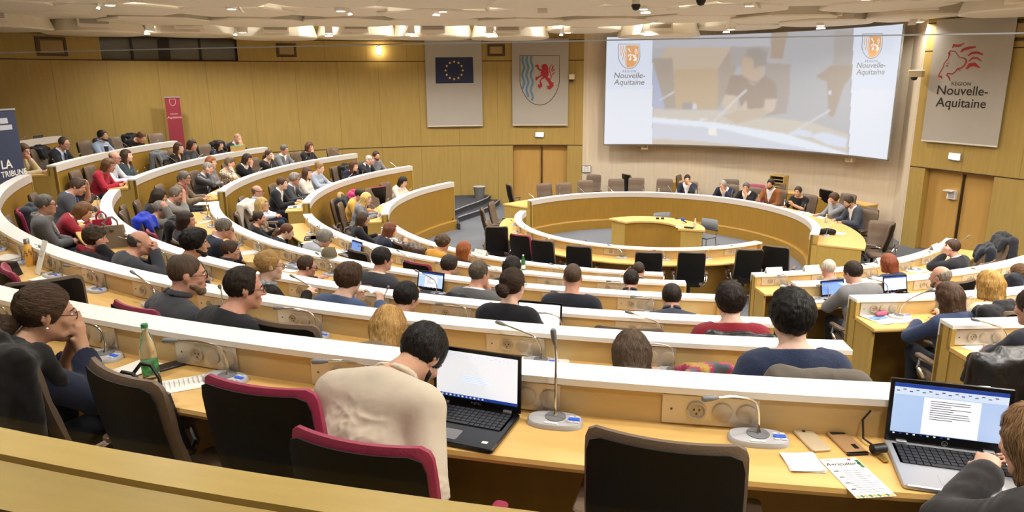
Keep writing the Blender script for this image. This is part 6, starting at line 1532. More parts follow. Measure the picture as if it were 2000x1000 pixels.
# ------------------------------------------------------------------ laptops
SCRW = mat('screen_white', '#eef3fb', rough=.3, emit=.75); SCRB = mat('screen_blue_bar', '#2344a8', rough=.3, emit=.5); SCRL = mat('screen_pale_blue', '#a9c4ee', rough=.3, emit=.7); SCRT = mat('screen_text', '#6a7488', rough=.3); SCRM = mat('screen_mid_blue', '#6f92d6', rough=.3, emit=.6)
SILV = mat('silver_laptop', '#b9babf', rough=.35, metal=.5); KEYB = mat('dark_keys', '#26272b', rough=.5); BEZ = mat('black_bezel', '#0f0f12', rough=.25)
def laptop(p, rz, w, d, ang, shell, style, label, logo=None, keys=True):
    e = empty('laptop', tuple(p), rz, label, 'laptop'); r2 = random.Random(len(label))
    m = MB(); m.rbox((0, 0, .010), (w, d, .018), r=.015); m.build('base', shell, e)
    m = MB(); kw = w*.86; kx = kw/15; ky = d*.44/6; y0 = d*.40
    m.box((0, d*.20, .0185), (kw+.012, d*.46, .001))
    if keys:
        for j in range(6):
            for i in range(15):
                if j == 5 and 4 <= i <= 8:
                    if i == 6: m.box((-kw/2+kx*6.5, y0-ky*(j+.5), .021), (kx*4.8, ky*.82, .004), mi=1)
                    continue
                m.box((-kw/2+kx*(i+.5), y0-ky*(j+.5), .021), (kx*.86, ky*.82, .004), mi=1)
    m.build('keyboard', [BEZ, KEYB], e)
    m = MB(); m.rbox((-w*.05, -d*.30, .0192), (w*.28, d*.24, .0012), r=.008); m.build('touchpad', shell if shell is not BEZ else GREYD, e)
    m = MB(); m.box((w*.38, -d*.36, .0195), (.022, .016, .001)); m.build('sticker', PAPER, e)
    h = w*.62; a = R_(ang); ca, sa = math.cos(a), math.sin(a); hy = d/2-.006
    def fn(u, v, q=0): return (u, hy-v*ca*1.0+q*(-sa), .022+v*sa+q*(-ca)) if True else None
    # v runs up the lid; positive q is towards the user
    def fn(u, v, q=0): return (u, hy+v*math.cos(PI-a)-q*math.sin(a), .020+v*math.sin(a)-q*math.cos(PI-a)*-1*0+q*math.cos(PI-a)*-1)
    def quad(m, x0, x1, y0, y1, q, mi=0): m.add([fn(x0, y0, q), fn(x1, y0, q), fn(x1, y1, q), fn(x0, y1, q)], [(0, 1, 2, 3)], mi)
    m = MB(); P8 = [fn(x, y, q) for q in (0, -.009) for x, y in ((-w/2, 0), (w/2, 0), (w/2, h), (-w/2, h))]
    m.add(P8, [(0, 1, 2, 3), (7, 6, 5, 4), (0, 4, 5, 1), (1, 5, 6, 2), (2, 6, 7, 3), (3, 7, 4, 0)]); lid = m.build('lid', [BEZ], e)
    m = MB(); bx, b0, b1 = w/2-.014, .028, h-.014
    if style == 'word':
        quad(m, -bx, bx, b0, b1, .0006, 1); quad(m, -bx, bx, b1-.014, b1, .001, 2); quad(m, -bx, bx, b0, b0+.010, .001, 4); quad(m, -bx*.45, bx*.55, b0+.012, b1-.045, .001, 0); quad(m, -bx, bx, b1-.042, b1-.014, .0009, 5)
        for i in range(9): quad(m, -bx*.33, bx*(.42-.3*(i in (2, 4, 8))-.1*r2.random()), b1-.058-i*.0085, b1-.0555-i*.0085, .0013, 3)
        for i in range(16): quad(m, -bx*.96+i*bx*.115, -bx*.90+i*bx*.115, b1-.030+.006*(i % 2), b1-.0265+.006*(i % 2), .0013, 3)
        for i in range(9): quad(m, -bx*.95+i*.022, -bx*.95+i*.022+.007, b0+.0025, b0+.0075, .0013, [0, 2, 1][i % 3])
    elif style == 'white':
        quad(m, -bx, bx, b0, b1, .0006, 0); quad(m, -bx, bx, b0, b0+.013, .001, 2)
        for i in range(12): quad(m, -bx*.97+i*.018, -bx*.97+i*.018+.008, b0+.003, b0+.010, .0013, [0, 1, 5][i % 3])
        for i in range(18): quad(m, -bx*.95+i*bx*.10, -bx*.90+i*bx*.10, b1-.012-.007*(i % 2), b1-.0095-.007*(i % 2), .0013, 1)
        for i in range(5): quad(m, -bx*.35, bx*(.25+.1*(i % 2)), b0+.095-i*.007, b0+.0975-i*.007, .0013, 5)
    else:
        quad(m, -bx, bx, b0, b1, .0006, 6); quad(m, -bx, bx, b1-.012, b1, .001, 2)
        for i in range(6): quad(m, -bx*.8+i*bx*.2, -bx*.7+i*bx*.2, b1-.026, b1-.02, .0013, 3)
    m.build('screen', [SCRW, SCRL, SCRB, SCRT, BEZ, mat('screen_ribbon', '#c8dbf6', rough=.3, emit=.7), SCRM], lid)
    if logo:
        m = MB(); put_text(m, logo, .013 if len(logo) > 2 else .011, lambda u, v: fn(u, v+.009, .0012), align='CENTER'); 
        if logo == 'hp': add_polys(m, stroke([(.009*math.cos(t_), .013+.009*math.sin(t_)) for t_ in np.linspace(0, 2*PI, 21)], .0016), lambda u, v: fn(u, v, .0012))
        m.build('maker_mark', mat('logo_silver', '#c8c8cc', rough=.3, metal=.6), lid)
    m = MB()
    for sx in (-1, 1): m.rbox((sx*w*.36, hy-.004, .022), (.035, .02, .012), r=.004)
    m.build('hinges', GREYD if shell is BEZ else SILV, e)
    return e
def lap2(pl, pr, z, w, d, ang, shell, style, label, **k):
    a, b = onz(*pl, z), onz(*pr, z); u = (b-a)[:2]; rz = math.atan2(u[1], u[0]); mid = (a+b)[:2]/2
    Rm = np.hypot(*mid); mid = mid*(ROW['A'][0]+(.180 if pl[0] < 1200 else .212))/Rm
    c_ = mid-np.array([-math.sin(rz), math.cos(rz)])*d/2
    return laptop((c_[0], c_[1], z), rz, w, d, ang, shell, style, label, **k)
zA = desk_z('A')
lap2((856, 777), (1024, 806), zA+.0, .385, .30, 93, BEZ, 'white', 'open black laptop with a white page in front of the cream shirt man', logo='FUJITSU')
lap2((1716, 853), (1945, 882), zA+.0, .385, .305, 93, SILV, 'word', 'open silver laptop showing a text document at the lower right', logo='hp')
def lapd(px, py, row, label, style='word', shell=BEZ, w=.33, ang=103, yaw=0, z=None):
    p = onz(px, py, desk_z(row)); t = thof(p); R = ROW[row][0]+.30; p = pol(t, R, desk_z(row)); laptop(p, PI-R_(t)+R_(yaw), w, .22, ang, shell, style, label, keys=(row in 'ABCD'))
lapd(1058, 640, 'C', 'laptop with a white page before the woman with pinned-up hair', 'white', BEZ, .36)
lapd(826, 578, 'D', 'grey laptop open on the third row desk right of the charcoal jacket', 'word', SILV)
lapd(712, 493, 'E', 'small laptop with a blue screen beside the black-backed chair', 'blue', BEZ, .29)
lapd(640, 462, 'E', 'dark laptop with a blue screen behind the bent grey-haired man', 'blue', BEZ, .3, yaw=-20)
lapd(1630, 583, 'E', 'black laptop with a plain blue screen before the grey suit man', 'blue', BEZ, .31, yaw=6)
lapd(1727, 566, 'E', 'second laptop with a document right of the grey suit man', 'word', BEZ, .33)
laptop(pol(-103.6, ROW['A'][0]+.30, desk_z('A')), PI-R_(-103.6), .33, .22, 103, SILV, 'white', 'silver laptop far off on the rearmost left desk', keys=False)

# ------------------------------------------------------------------ things on the desks
def dpos(px, py, row, z=0):
    return onz(px, py, desk_z(row)+z)
PN = [0]
INKG = mat('grey_print', '#b4b6ba', rough=.8)
def paper(px, py, row, label, w=.21, h=.297, yaw=0, printed=True, n=1, cat='paper', pic=None, name='paper_sheet', up=.001, tint=None):
    p = dpos(px, py, row); t = thof(p); R = np.hypot(p[0], p[1]); R0 = ROW[row][0]; w_ = ROW[row][0]+(.50 if row != 'H' else 1.0)
    R = min(max(R, R0+.13+.11), w_-.11); p = pol(t, R, desk_z(row)+up)
    e = empty(name, tuple(p), PI-R_(t)+R_(yaw), label, cat)
    m = MB(); k = 5
    for q in range(n):
        rr = (q*37 % 7-3)*.03; c_, s_ = math.cos(rr), math.sin(rr); vs = []
        for j in range(k+1):
            for i in range(k+1):
                x, y = (i/k-.5)*w, (j/k-.5)*h; vs.append((x*c_-y*s_, x*s_+y*c_, .0012*q+.004*((i/k-.5)**2+(j/k-.5)**2)*(1+q)))
        m.add(vs, [(j*(k+1)+i, j*(k+1)+i+1, (j+1)*(k+1)+i+1, (j+1)*(k+1)+i) for j in range(k) for i in range(k)])
    m.build('sheet', PAPER if not tint else mat('paper_'+tint, tint, rough=.8), e, smooth=True)
    if printed:
        m = MB(); rr = random.Random(int(px*7+py)); z = .0012*n+.0035
        for i in range(9): m.add([(-w*.38, h*.36-i*h*.075, z), (w*(.38-.3*rr.random()), h*.36-i*h*.075, z), (w*.3*rr.random(), h*.372-i*h*.075, z), (-w*.38, h*.372-i*h*.075, z)], [(0, 1, 2, 3)])
        if pic: m.add([(-w*.4, -h*.1, z+.0006), (w*.4, -h*.1, z+.0006), (w*.4, h*.2, z+.0006), (-w*.4, h*.2, z+.0006)], [(0, 1, 2, 3)], 1)
        m.build('print', [INKG, mat('pic_'+(pic or '#5d7ea8'), pic or '#5d7ea8', rough=.7, var=.4, vscale=30)], e)
    return e
paper(265, 722, 'A', 'white notepad beside the green-labelled bottle', .16, .2, -10, False, 3, 'notepad')
paper(352, 752, 'A', 'printed flyer lying by the black handbag', .15, .26, -40, True)
paper(1568, 905, 'A', 'small folded white napkin left of the two phones', .12, .12, 8, False, 3, 'napkin', name='paper_napkin')
paper(108, 540, 'B', 'white sheets by the leaning programme', .21, .25, 20, False, 2); paper(32, 500, 'B', 'white sheets behind the yellow bottle', .25, .2, 30, False, 2)
paper(510, 640, 'B', 'papers under the hand of the man in black sweater', .2, .22, 10, False, 2); paper(1300, 722, 'B', 'spiral notebook page right of the slumped brown hair', .14, .18, 0, True); paper(1062, 712, 'B', 'large curled white sheet behind the thin upright microphone', .3, .24, 14, False, 2)
paper(235, 456, 'C', 'papers beside the fists-clasped man', .21, .25, 10); paper(172, 430, 'C', 'papers under the woman in red sleeves', .25, .25, 0, True, 2)
paper(720, 570, 'C', 'printed programme held before the blue wool sweater', .15, .22, 6, True); 
paper(494, 492, 'D', 'white sheet under the slouched writer', .21, .25, 0); paper(570, 525, 'D', 'newspaper left of the receding-haired man', .3, .25, 10, True, 2, 'newspaper', '#6a6f78', 'newspaper'); paper(1262, 606, 'D', 'printed form left of the head by the white desk', .24, .2, 0, True, 1, pic='#3d4048'); paper(1342, 604, 'D', 'white sheet right of the head by the white desk', .2, .2, 4, False)
paper(590, 478, 'E', 'scattered white sheets by the auburn-haired woman', .28, .25, 25, True, 2); paper(655, 492, 'E', 'open notebook before the bent grey-haired man', .24, .2, 0, False, 2, 'notebook'); paper(735, 505, 'E', 'papers on the second row by the blue-screen laptop', .25, .2, 10)
paper(800, 465, 'F', 'magazines before the auburn woman in navy', .3, .25, 6, True, 3, 'magazine', '#8a93a0', 'magazine'); paper(815, 478, 'F', 'bright pink and blue magazine on the front row', .2, .22, 12, True, 1, 'magazine', '#b8406a', 'magazine')
paper(318, 425, 'C', 'spread papers below the grey-haired man in glasses', .28, .25, 20, True, 3)
paper(398, 398, 'D', 'papers and folders at the aisle end of the third row', .3, .25, -10, True, 3); paper(420, 432, 'D', 'long white leaflet on the third row by the raised hands', .1, .28, 40, False, 2)
paper(422, 377, 'D', 'white papers on the desk end before the tweed jacket', .24, .2, 0, False, 2); paper(575, 405, 'E', 'stack of printed sheets on the desk end, second left row', .28, .25, 4, True, 4, 'papers', '#3d424a'); paper(610, 378, 'E', 'papers before the grey-haired man in charcoal', .25, .2, 0)
paper(733, 400, 'F', 'papers before the blond woman in blazer', .28, .22, 0, True, 3); paper(752, 385, 'F', 'white sheets on the front left desk', .28, .2, 10, False, 2); paper(735, 424, 'F', 'magazine at the aisle end of the front left desk', .22, .2, 0, True, 1, 'magazine', '#4a6a90', 'magazine')
paper(87, 333, 'B', 'white sheets on the desk end behind the blue banner', .28, .2, 0, False, 2); paper(245, 357, 'C', 'white sheet under the red cardigan hand', .21, .2, 0, False, 2)
paper(1585, 582, 'E', 'stack of newspapers left of the blue-screen laptop', .28, .25, 12, True, 3, 'newspaper', '#9a9a9c', 'newspaper'); paper(1760, 521, 'F', 'open newspaper beside the auburn woman', .32, .25, 0, True, 2, 'newspaper', '#7a8088', 'newspaper'); paper(1795, 508, 'F', 'white sheets between newspaper and cheek-resting man', .28, .22, 10, False, 2); paper(1832, 497, 'F', 'papers by the elbow of the cheek-resting man', .24, .2, 0)
paper(1703, 614, 'D', 'rolled colour newspaper on the aisle end of the third right desk', .22, .28, 20, True, 3, 'newspaper', '#6f93b8', 'newspaper'); paper(1748, 618, 'D', 'white sheets next to the pink pouch', .2, .25, 14, False, 2); paper(1918, 679, 'C', 'white sheet on the fourth right desk', .21, .26, 30, True); paper(1955, 664, 'C', 'tilted notebook under the pen at the right edge', .2, .24, -10, False, 2, 'notebook'); paper(1975, 540, 'E', 'papers in front of the tied-hair woman', .25, .22, 0, False, 2); paper(1935, 512, 'E', 'white sheets and glasses far right, second row', .28, .2, 10)
paper(1580, 414, 'H', 'white sheets before the black T-shirt man', .25, .2, 20, False, 2); paper(1625, 424, 'H', 'sheet before the curly-haired person on stage', .21, .2, 30, False); paper(1640, 456, 'H', 'lone sheet near the black camera bag', .21, .22, 60, False); paper(1600, 418, 'H', 'printed pages beside the stage cup', .25, .2, 10)
# leaflet with its title
p = onz(1672, 932, zA+.001); e = empty('printed_leaflet', tuple(p), R_(16), 'programme leaflet with large script title at the front desk edge', 'leaflet')
m = MB(); w, h = .135, .235; m.box((0, 0, .001), (w, h, .0012)); m.build('sheet', PAPER, e)
m = MB(); f = lambda x0, y0, s: (lambda u, v: (x0+u*s, y0+v*s, .0022))
put_text(m, 'Agriculture', 1, f(-.002, h*.305, .027), shear=.25, mi=0, bold=.012); put_text(m, 'INNOVATION', 1, f(0, h*.25, .0085), mi=1, spacing=1.3); put_text(m, 'TRIBUNE', 1, f(-.04, h*.44, .008), mi=0)
for i in range(11): m.box((.005-.003*(i % 3), h*.16-i*.0125, .0018), (w*(.72-.1*(i % 3)), .0022, .0008), mi=1)
for i in range(4): m.box((-w*.36, h*.165-i*.036, .0019), (.016, .005, .0008), mi=0)
for i in range(9): m.box((-w*.42+i*w*.105, -h*.465, .0018), (w*.075, h*.055, .0008), mi=2 if i % 2 else 3, rz=.5)
m.box((w*.43, h*.33, .0018), (.012, .05, .0008), mi=2); m.box((.035, h*.45, .0018), (.012, .009, .0008), mi=4)
m.build('print', [INK, GREYD, mat('leaf_green', '#3f7a4a', rough=.7), mat('leaf_ochre', '#d8a848', rough=.7), LRED], e)
# programme leaning against the cap of the fifth row
p = onz(106, 530, desk_z('B')); t = thof(p); e = empty('programme_card', tuple(pol(t, ROW['B'][0]+.22, desk_z('B'))), PI-R_(t), 'printed programme leaning on the white desk top by the yellow bottle', 'leaflet')
m = MB(); m.box((0, 0, .145), (.11, .003, .30), rx=-.35); m.build('card', PAPER, e)
m = MB()
for i in range(10): m.box((0, -.004-.0095*(4.5-i)*-.36*-1-.0, .145+.026*(4.5-i)), (.08-.02*(i % 3), .003, .005), rx=-.35)
m.build('print', INKG, e)
# bottles, cups
GREENG = mat('green_bottle_plastic', '#4f9a5c', rough=.1, spec=.8, trans=.55); CLEARP = mat('clear_bottle_plastic', '#f2f7f4', rough=.05, trans=.96); CLEARW = mat('clear_water_plastic', '#e4eaee', rough=.08, trans=.75)
def bottle(p, h, r, body, capm, label, lab=None, liquid=None, name='water_bottle', shape=0):
    e = empty(name, tuple(p), 0, label, 'bottle')
    pr = [(r*.92, 0), (r, h*.03), (r, h*.5), (r*.97, h*.58), (r*.55, h*.80), (r*.36, h*.88), (r*.36, h*.94)] if shape == 0 else [(r*.95, 0), (r, h*.02), (r, h*.62), (r*.9, h*.72), (r*.62, h*.80), (r*.6, h*.84)]
    m = MB(); m.lathe(pr, n=24); m.build('body', body, e, smooth=True)
    m = MB(); k = r*.42 if shape == 0 else r*.66; z0 = h*.93 if shape == 0 else h*.83
    m.lathe([(k, z0), (k, h*.985), (k*.9, h), (0, h)], n=20); m.build('cap', capm, e, smooth=True)
    if lab: m = MB(); m.lathe([(r*1.012, h*.10), (r*1.012, h*.34)], n=24); m.build('label_band', lab, e, smooth=True)
    return e
GCAP = mat('green_cap', '#2f7a44', rough=.4); GLAB = mat('green_label_print', '#3f8f50', rough=.5, var=.8, vscale=40)
bottle(onz(296, 737, zA), .26, .036, CLEARP, GCAP, 'clear water bottle with green cap and label beside the navy blazer', GLAB)
e = bottle(onz(60, 519, desk_z('B')), .25, .036, mat('yellow_flask', '#e8b45a', rough=.35), mat('steel_cap', '#b8b8ba', rough=.25, metal=.9), 'yellow insulated flask with pineapple print on the fifth row', None, name='insulated_flask', shape=1)
m = MB()
for i in range(14):
    a = i*2.4; z = .02+.15*((i*5) % 14)/14; q = Matrix.Rotation(a, 3, 'Z'); m.lathe([(0, -.011), (.007, -.004), (.007, .004), (0, .011)], tuple(q @ Vector((.0362, 0, z))), n=8, M3=q, mi=0); m.lathe([(.0, .0), (.006, .006), (0, .012)], tuple(q @ Vector((.0365, 0, z+.011))), n=6, M3=q, mi=1)
m.build('pineapple_print', [mat('pine_brown', '#8a6a2e', rough=.5), mat('pine_leaf', '#3d5a2e', rough=.5)], e)
bottle(onz(1022, 527, ROW['E'][1]), .2, .028, GREENG, mat('white_cap', '#eeeeee', rough=.4), 'green glass bottle standing on the second row desk top', PAPER)
bottle(onz(747, 466, desk_z('F')), .22, .03, CLEARW, mat('white_cap', '#eeeeee', rough=.4), 'clear water bottle beside the auburn woman in navy'); bottle(onz(586, 503, desk_z('D')), .2, .03, CLEARW, GCAP, 'clear bottle with green cap on the third row white top')
bottle(onz(1357, 446, .74), .22, .032, CLEARW, mat('white_cap', '#eeeeee', rough=.4), 'clear water bottle on the small arc table')
for px, py, lb in ((1327, 376, 'first speaker at the left'), (1371, 378, 'gap between the two navy suits'), (1289, 374, 'empty sixth stage chair'), (1613, 435, 'man in the grey-blue jacket')):
    p = onz(px, py, desk_z('H')); t = thof(p); R = min(max(np.hypot(p[0], p[1]), 3.62), 4.2); bottle(pol(t, R, desk_z('H')), .2, .03, CLEARW, mat('white_cap', '#eeeeee', rough=.4), 'small water bottle on the speakers desk by the '+lb)
def cup(p, label, col='#e8e4dc', h=.09, r=.035):
    e = empty('paper_cup', tuple(p), 0, label, 'cup'); m = MB(); m.lathe([(r*.75, 0), (r, h), (r*.95, h), (r*.7, .004)], n=20); m.build('cup_wall', mat('cup_'+col, col, rough=.6), e, smooth=True); m = MB(); m.lathe([(r*1.04, h-.004), (r*1.04, h+.004), (r*.98, h+.002)], n=20); m.build('rim', PAPER, e, smooth=True)
cup(onz(863, 567, desk_z('D')), 'small white cup right of the grey third row laptop'); cup(pol(91, 3.75, desk_z('H')), 'brown paper cup among papers on the speakers desk', '#a87f55', .1)
cup(pol(-103, ROW['B'][0]+.12, ROW['B'][1]), 'black cup on the white top before the pale blue shirt', '#1c1c1e', .12, .045)
e = empty('steel_flask', tuple(pol(-97.5, ROW['D'][0]+.2, desk_z('D'))), 0, 'dark steel flask on the desk before the floral top', 'bottle'); m = MB(); m.lathe([(.034, 0), (.036, .01), (.036, .2), (.03, .215)], n=20); m.build('body', mat('dark_steel', '#3b3a3a', rough=.3, metal=.7), e, smooth=True); m = MB(); m.lathe([(.028, .213), (.028, .245), (0, .247)], n=16); m.build('cap', BLK, e, smooth=True)
F = Field(.012)
for i in range(16): F.c((rng.uniform(-.14, .14), rng.uniform(-.09, .09), rng.uniform(.03, .09)), (rng.uniform(-.14, .14), rng.uniform(-.09, .09), rng.uniform(.03, .10)), .022, .026, k=.012)
r_ = F.mesh(0, [((0, 0, .002), np.array([0, 0, -1.]))]); e = empty('folded_scarf', tuple(pol(-181.6, ROW['B'][0]+.30, desk_z('B'))), .3, 'crumpled mustard and pink scarf on the desk left of the navy sweater', 'scarf'); sm_ = mat('mustard_pink_cloth', '#b08a45', rough=.95); 
np_mesh('scarf_cloth', noise_disp(r_[0], .010, 22, 4), r_[1], [mat('mustard_wool', '#a98a48', rough=.95, bump=.4, bscale=90), mat('pink_wool', '#b0406a', rough=.95), mat('grey_wool', '#5d6068', rough=.95)], e, mi=(np.clip(np.sin(r_[0][r_[1][:, 0], 0]*38+r_[0][r_[1][:, 0], 1]*25)*1.6+1, 0, 2.4)).astype(int))
# phones, headset, bags, cap
def phone(px, py, z, yaw, col, label, w=.074, h=.15, case=None):
    p = onz(px, py, z); t = thof(p); e = empty('mobile_phone', tuple(p), PI-R_(t)+R_(yaw), label, 'phone')
    m = MB(); m.rbox((0, 0, .006), (w, h, .010), r=.012); m.build('body', mat('phone_'+col, col, rough=.35, metal=.3), e)
    m = MB(); m.rbox((0, h*.40, .0115), (.012 if not case else w*.7, .012 if not case else .018, .002), r=.005); m.build('camera_lens', BLK, e)
    if case: m = MB(); m.rbox((0, -h*.47, .005), (w*1.02, .012, .012), r=.004); m.box((.012, -h*.22, .0115), (.016, .03, .002)); m.build('case_bumper', BEZ, e)
phone(330, 717, zA, -26, '#2b2b30', 'black phone lying right of the green-labelled bottle')
phone(1585, 863, zA, 14, '#d6c4a6', 'pale gold phone, left of the two on the front desk'); phone(1653, 868, zA, 12, '#b8936a', 'bronze phone in a dark-edged case beside the silver laptop', .078, .158, True)
phone(1322, 427, .74, 20, '#222226', 'tiny dark phone on the arc table')
e = empty('usb_headset', tuple(onz(1712, 878, zA+.02)), .3, 'black cable with plug beside the silver laptop', 'cable'); m = MB(); m.tube([(.03, .10, .10), (.01, .11, .06), (.0, .08, .0), (.02, .04, -.012), (.03, .0, .0)], .004, n=8); m.build('cable', BLK, e, smooth=True); m = MB(); m.tube([(-.02, -.005, .005), (.03, .0, .005)], .018, n=10); m.build('plug', BLK, e, smooth=True); m = MB(); m.rbox((.0, -.04, -.012), (.02, .04, .008), r=.004); m.build('gold_clip', mat('gold_metal', '#b8934a', rough=.3, metal=.8), e)
def bag(p, rz, w, d, h, col, label, name, handles=True, kind='leather', taper=.8):
    e = empty(name, tuple(p), rz, label, 'bag'); m = MB(); n = 5; vs = []
    for j, z in enumerate(np.linspace(0, h, n)):
        s = 1-(1-taper)*z/h
        for k in range(16):
            a = 2*PI*k/16; ca, sa = math.cos(a), math.sin(a); vs.append((w/2*s*math.copysign(abs(ca)**.35, ca), d/2*s*(1-.5*z/h)*math.copysign(abs(sa)**.35, sa), z))
    m.add(vs, [(j*16+k, j*16+(k+1) % 16, (j+1)*16+(k+1) % 16, (j+1)*16+k) for j in range(n-1) for k in range(16)]+[tuple(range(15, -1, -1)), tuple((n-1)*16+k for k in range(16))]); m.build('bag_body', cloth(col, kind), e, smooth=True)
    if handles:
        for s in (-1, 1):
            m = MB(); m.tube([(-w*.22, s*d*.2, h*.95), (-w*.2, s*d*.22, h*1.2), (-w*.08, s*d*.25, h*1.38), (w*.08, s*d*.25, h*1.38), (w*.2, s*d*.22, h*1.2), (w*.22, s*d*.2, h*.95)], .008, n=8); m.build('handle', cloth(col, kind), e, smooth=True)
    m = MB(); m.box((0, -d*.42, h*.8), (w*.12, .012, .02)); m.build('clasp', CHROME, e)
p = pol(-171.2, 13.36, zA-.19); bag(p, R_(-10), .36, .18, .26, '#1a1a1c', 'black leather handbag standing between taupe and crimson chairs', 'handbag')
bag(pol(-143.5, ROW['C'][0]+.27, desk_z('C')), R_(40), .34, .14, .26, '#7d6e5c', 'taupe shopping bag on the desk by the curly-haired woman', 'shopping_bag'); bag(pol(-140.0, ROW['C'][0]+.25, desk_z('C')), R_(50), .26, .12, .24, '#a02444', 'red gift bag behind the taupe shopping bag', 'gift_bag', kind='plain')
bag(onz(8, 560, desk_z('B')-.1), .2, .34, .2, .22, '#2b2622', 'dark furry bag at the left edge by the fifth row', 'handbag', False, 'print')
e = empty('baseball_cap', tuple(onz(643, 500, ROW['D'][1])), R_(200), 'olive and black mesh baseball cap resting on a white desk top', 'cap')
m = MB(); m.lathe([(.092, 0), (.094, .03), (.082, .075), (.05, .105), (0, .115)], n=24); m.build('crown', [mat('olive_cloth', '#6f6650', rough=.9, bump=.3)], e, smooth=True)
m = MB(); vs = []
for i in range(13):
    a = PI*(i/12); vs += [(.092*math.cos(a), .092*math.sin(a), .008), (.098*math.cos(a), .05+.115*math.sin(a), -.0+.006)]
m.add(vs, [(2*i, 2*i+1, 2*i+3, 2*i+2) for i in range(12)]); m.build('brim', mat('olive_cloth', '#6f6650'), e, smooth=True)
m = MB(); m.box((0, -.075, .05), (.13, .05, .07)); m.build('mesh_back', BLK, e); m = MB(); m.box((0, -.104, .045), (.06, .004, .03)); m.build('patch', PAPER, e)
p = dpos(1722, 618, 'D'); e = empty('pouch', tuple(p+np.array([0, 0, .012])), .6, 'pink oblong pouch with keys lying on the newspaper', 'pouch'); m = MB(); m.tube([(-.075, 0, .015), (-.05, 0, .018), (.04, 0, .018), (.06, 0, .014)], [.012, .024, .024, .012], n=14); m.build('pouch_body', mat('pink_cloth', '#b85a74', rough=.8), e, smooth=True); m = MB(); m.rbox((.095, 0, .008), (.05, .03, .012), r=.006); m.build('key', GREYD, e)
e = empty('eyeglasses', tuple(dpos(1192, 700, 'B')), .4, 'pair of thin eyeglasses left of the slumped brown hair', 'glasses'); m = MB()
for s in (-1, 1): m.tube([(s*.034+.022*math.cos(a), 0, .02+.017*math.sin(a)) for a in np.linspace(0, 2*PI, 14)], .002, n=5); m.tube([(s*.056, 0, .024), (s*.06, .07, .018), (s*.055, .13, .004)], .002, n=5)
m.build('frame', mat('red_brown_frame', '#6a3a34', rough=.4), e, smooth=True)
def pen(px, py, row, label): p = dpos(px, py, row, .006); e = empty('pen', tuple(p), random.uniform(0, 3), label, 'pen'); m = MB(); m.tube([(-.065, 0, 0), (.055, 0, 0), (.07, 0, 0)], [.005, .005, .001], n=8); m.build('barrel', BLK, e, smooth=True)
pen(1517, 554, 'F', 'black pen on the bare front right desk end'); pen(1955, 690, 'C', 'pen on the fourth right desk by the tilted notebook')
# tent name cards on the white tops
for px, py, row, rot, lb in ((943, 497, 'F', 0, 'centre block front row by the copper-haired woman'), (1506, 531, 'F', 0, 'front right desk end, leftmost'), (1578, 527, 'F', 4, 'front right desk before the white-haired man'), (1712, 511, 'F', 10, 'front right desk left of the auburn woman'), (1817, 486, 'F', 16, 'front right desk near its far end')):
    p = onz(px, py, ROW[row][1]); t = thof(p); p = pol(t, ROW[row][0]+.08, ROW[row][1]); e = empty('name_card', tuple(p), PI-R_(t), 'white folded name card on the '+lb, 'name card', 'tent name cards on the desk tops')
    m = MB(); m.add([(-.12, -.045, 0), (.12, -.045, 0), (.12, 0, .09), (-.12, 0, .09), (-.12, .045, 0), (.12, .045, 0)], [(0, 1, 2, 3), (3, 2, 5, 4)]); m.build('card', PAPER, e)
    m = MB(); 
    for x0, x1, z in ((-.08, -.045, .07), (.03, .06, .07), (-.05, .05, .035)): m.add([(x0, -.045+z*.5-.002, z-.006), (x1, -.045+z*.5-.002, z-.006), (x1, -.045+(z+.006)*.5-.002, z+.006), (x0, -.045+(z+.006)*.5-.002, z+.006)], [(0, 1, 2, 3)])
    m.build('print', INKG, e)
# cardboard box, stage bits
p = pol(-86.5, ROW['C'][0]+.09, ROW['C'][1]); e = empty('cardboard_box', tuple(p), PI-R_(-86.5), 'small cardboard box with green edge on a white desk top', 'box'); m = MB(); m.box((0, 0, .07), (.42, .14, .14)); m.build('carton', mat('cardboard', '#b8945c', rough=.9), e); m = MB(); m.box((0, 0, .142), (.40, .12, .006)); m.build('green_flap', mat('green_card', '#3f9a5a', rough=.8), e)
p = onz(1570+0, 456, .77); e = empty('camera_bag', tuple(onz(1616, 458, .775)), .1, 'black cylindrical camera pouch lying on the speakers desk', 'bag'); m = MB(); m.tube([(-.17, 0, .06), (-.15, 0, .06), (.14, 0, .055), (.16, 0, .055)], [.04, .06, .055, .035], n=16); m.build('pouch_body', mat('black_cloth', '#151314', rough=.9), e, smooth=True); m = MB(); m.tube([(-.12, 0, .115), (0, 0, .14), (.1, 0, .108)], .008, n=6); m.build('strap', BLK, e)
e = empty('dictaphone_stand', tuple(onz(1345, 446, .74)), 0, 'black recorder with a white cable on the arc table', 'recorder'); m = MB(); m.rbox((0, 0, .02), (.2, .07, .03), r=.01, rz=-.3); m.build('body', BLK, e); m = MB(); m.tube([(-.08, .02, .02), (-.2, -.02, .015), (-.27, .0, .01), (-.27, .12, .01), (-.2, .22, .015), (-.1, .26, .03)], .008, n=8); m.build('cable', PAPER, e, smooth=True)
e = empty('handheld_microphone', tuple(onz(1334, 436, .74)), 0, 'microphone with a round blue foam head on the arc table', 'microphone'); m = MB(); m.tube([(.08, -.02, .02), (0, 0, .06)], [.014, .018], n=10); m.build('handle', BLK, e, smooth=True); m = MB(); m.lathe([(0, -.045), (.032, -.032), (.045, 0), (.032, .032), (0, .045)], (-.01, .0, .09), n=16); m.build('foam_head', mat('blue_foam', '#2a4fb0', rough=.95), e, smooth=True)
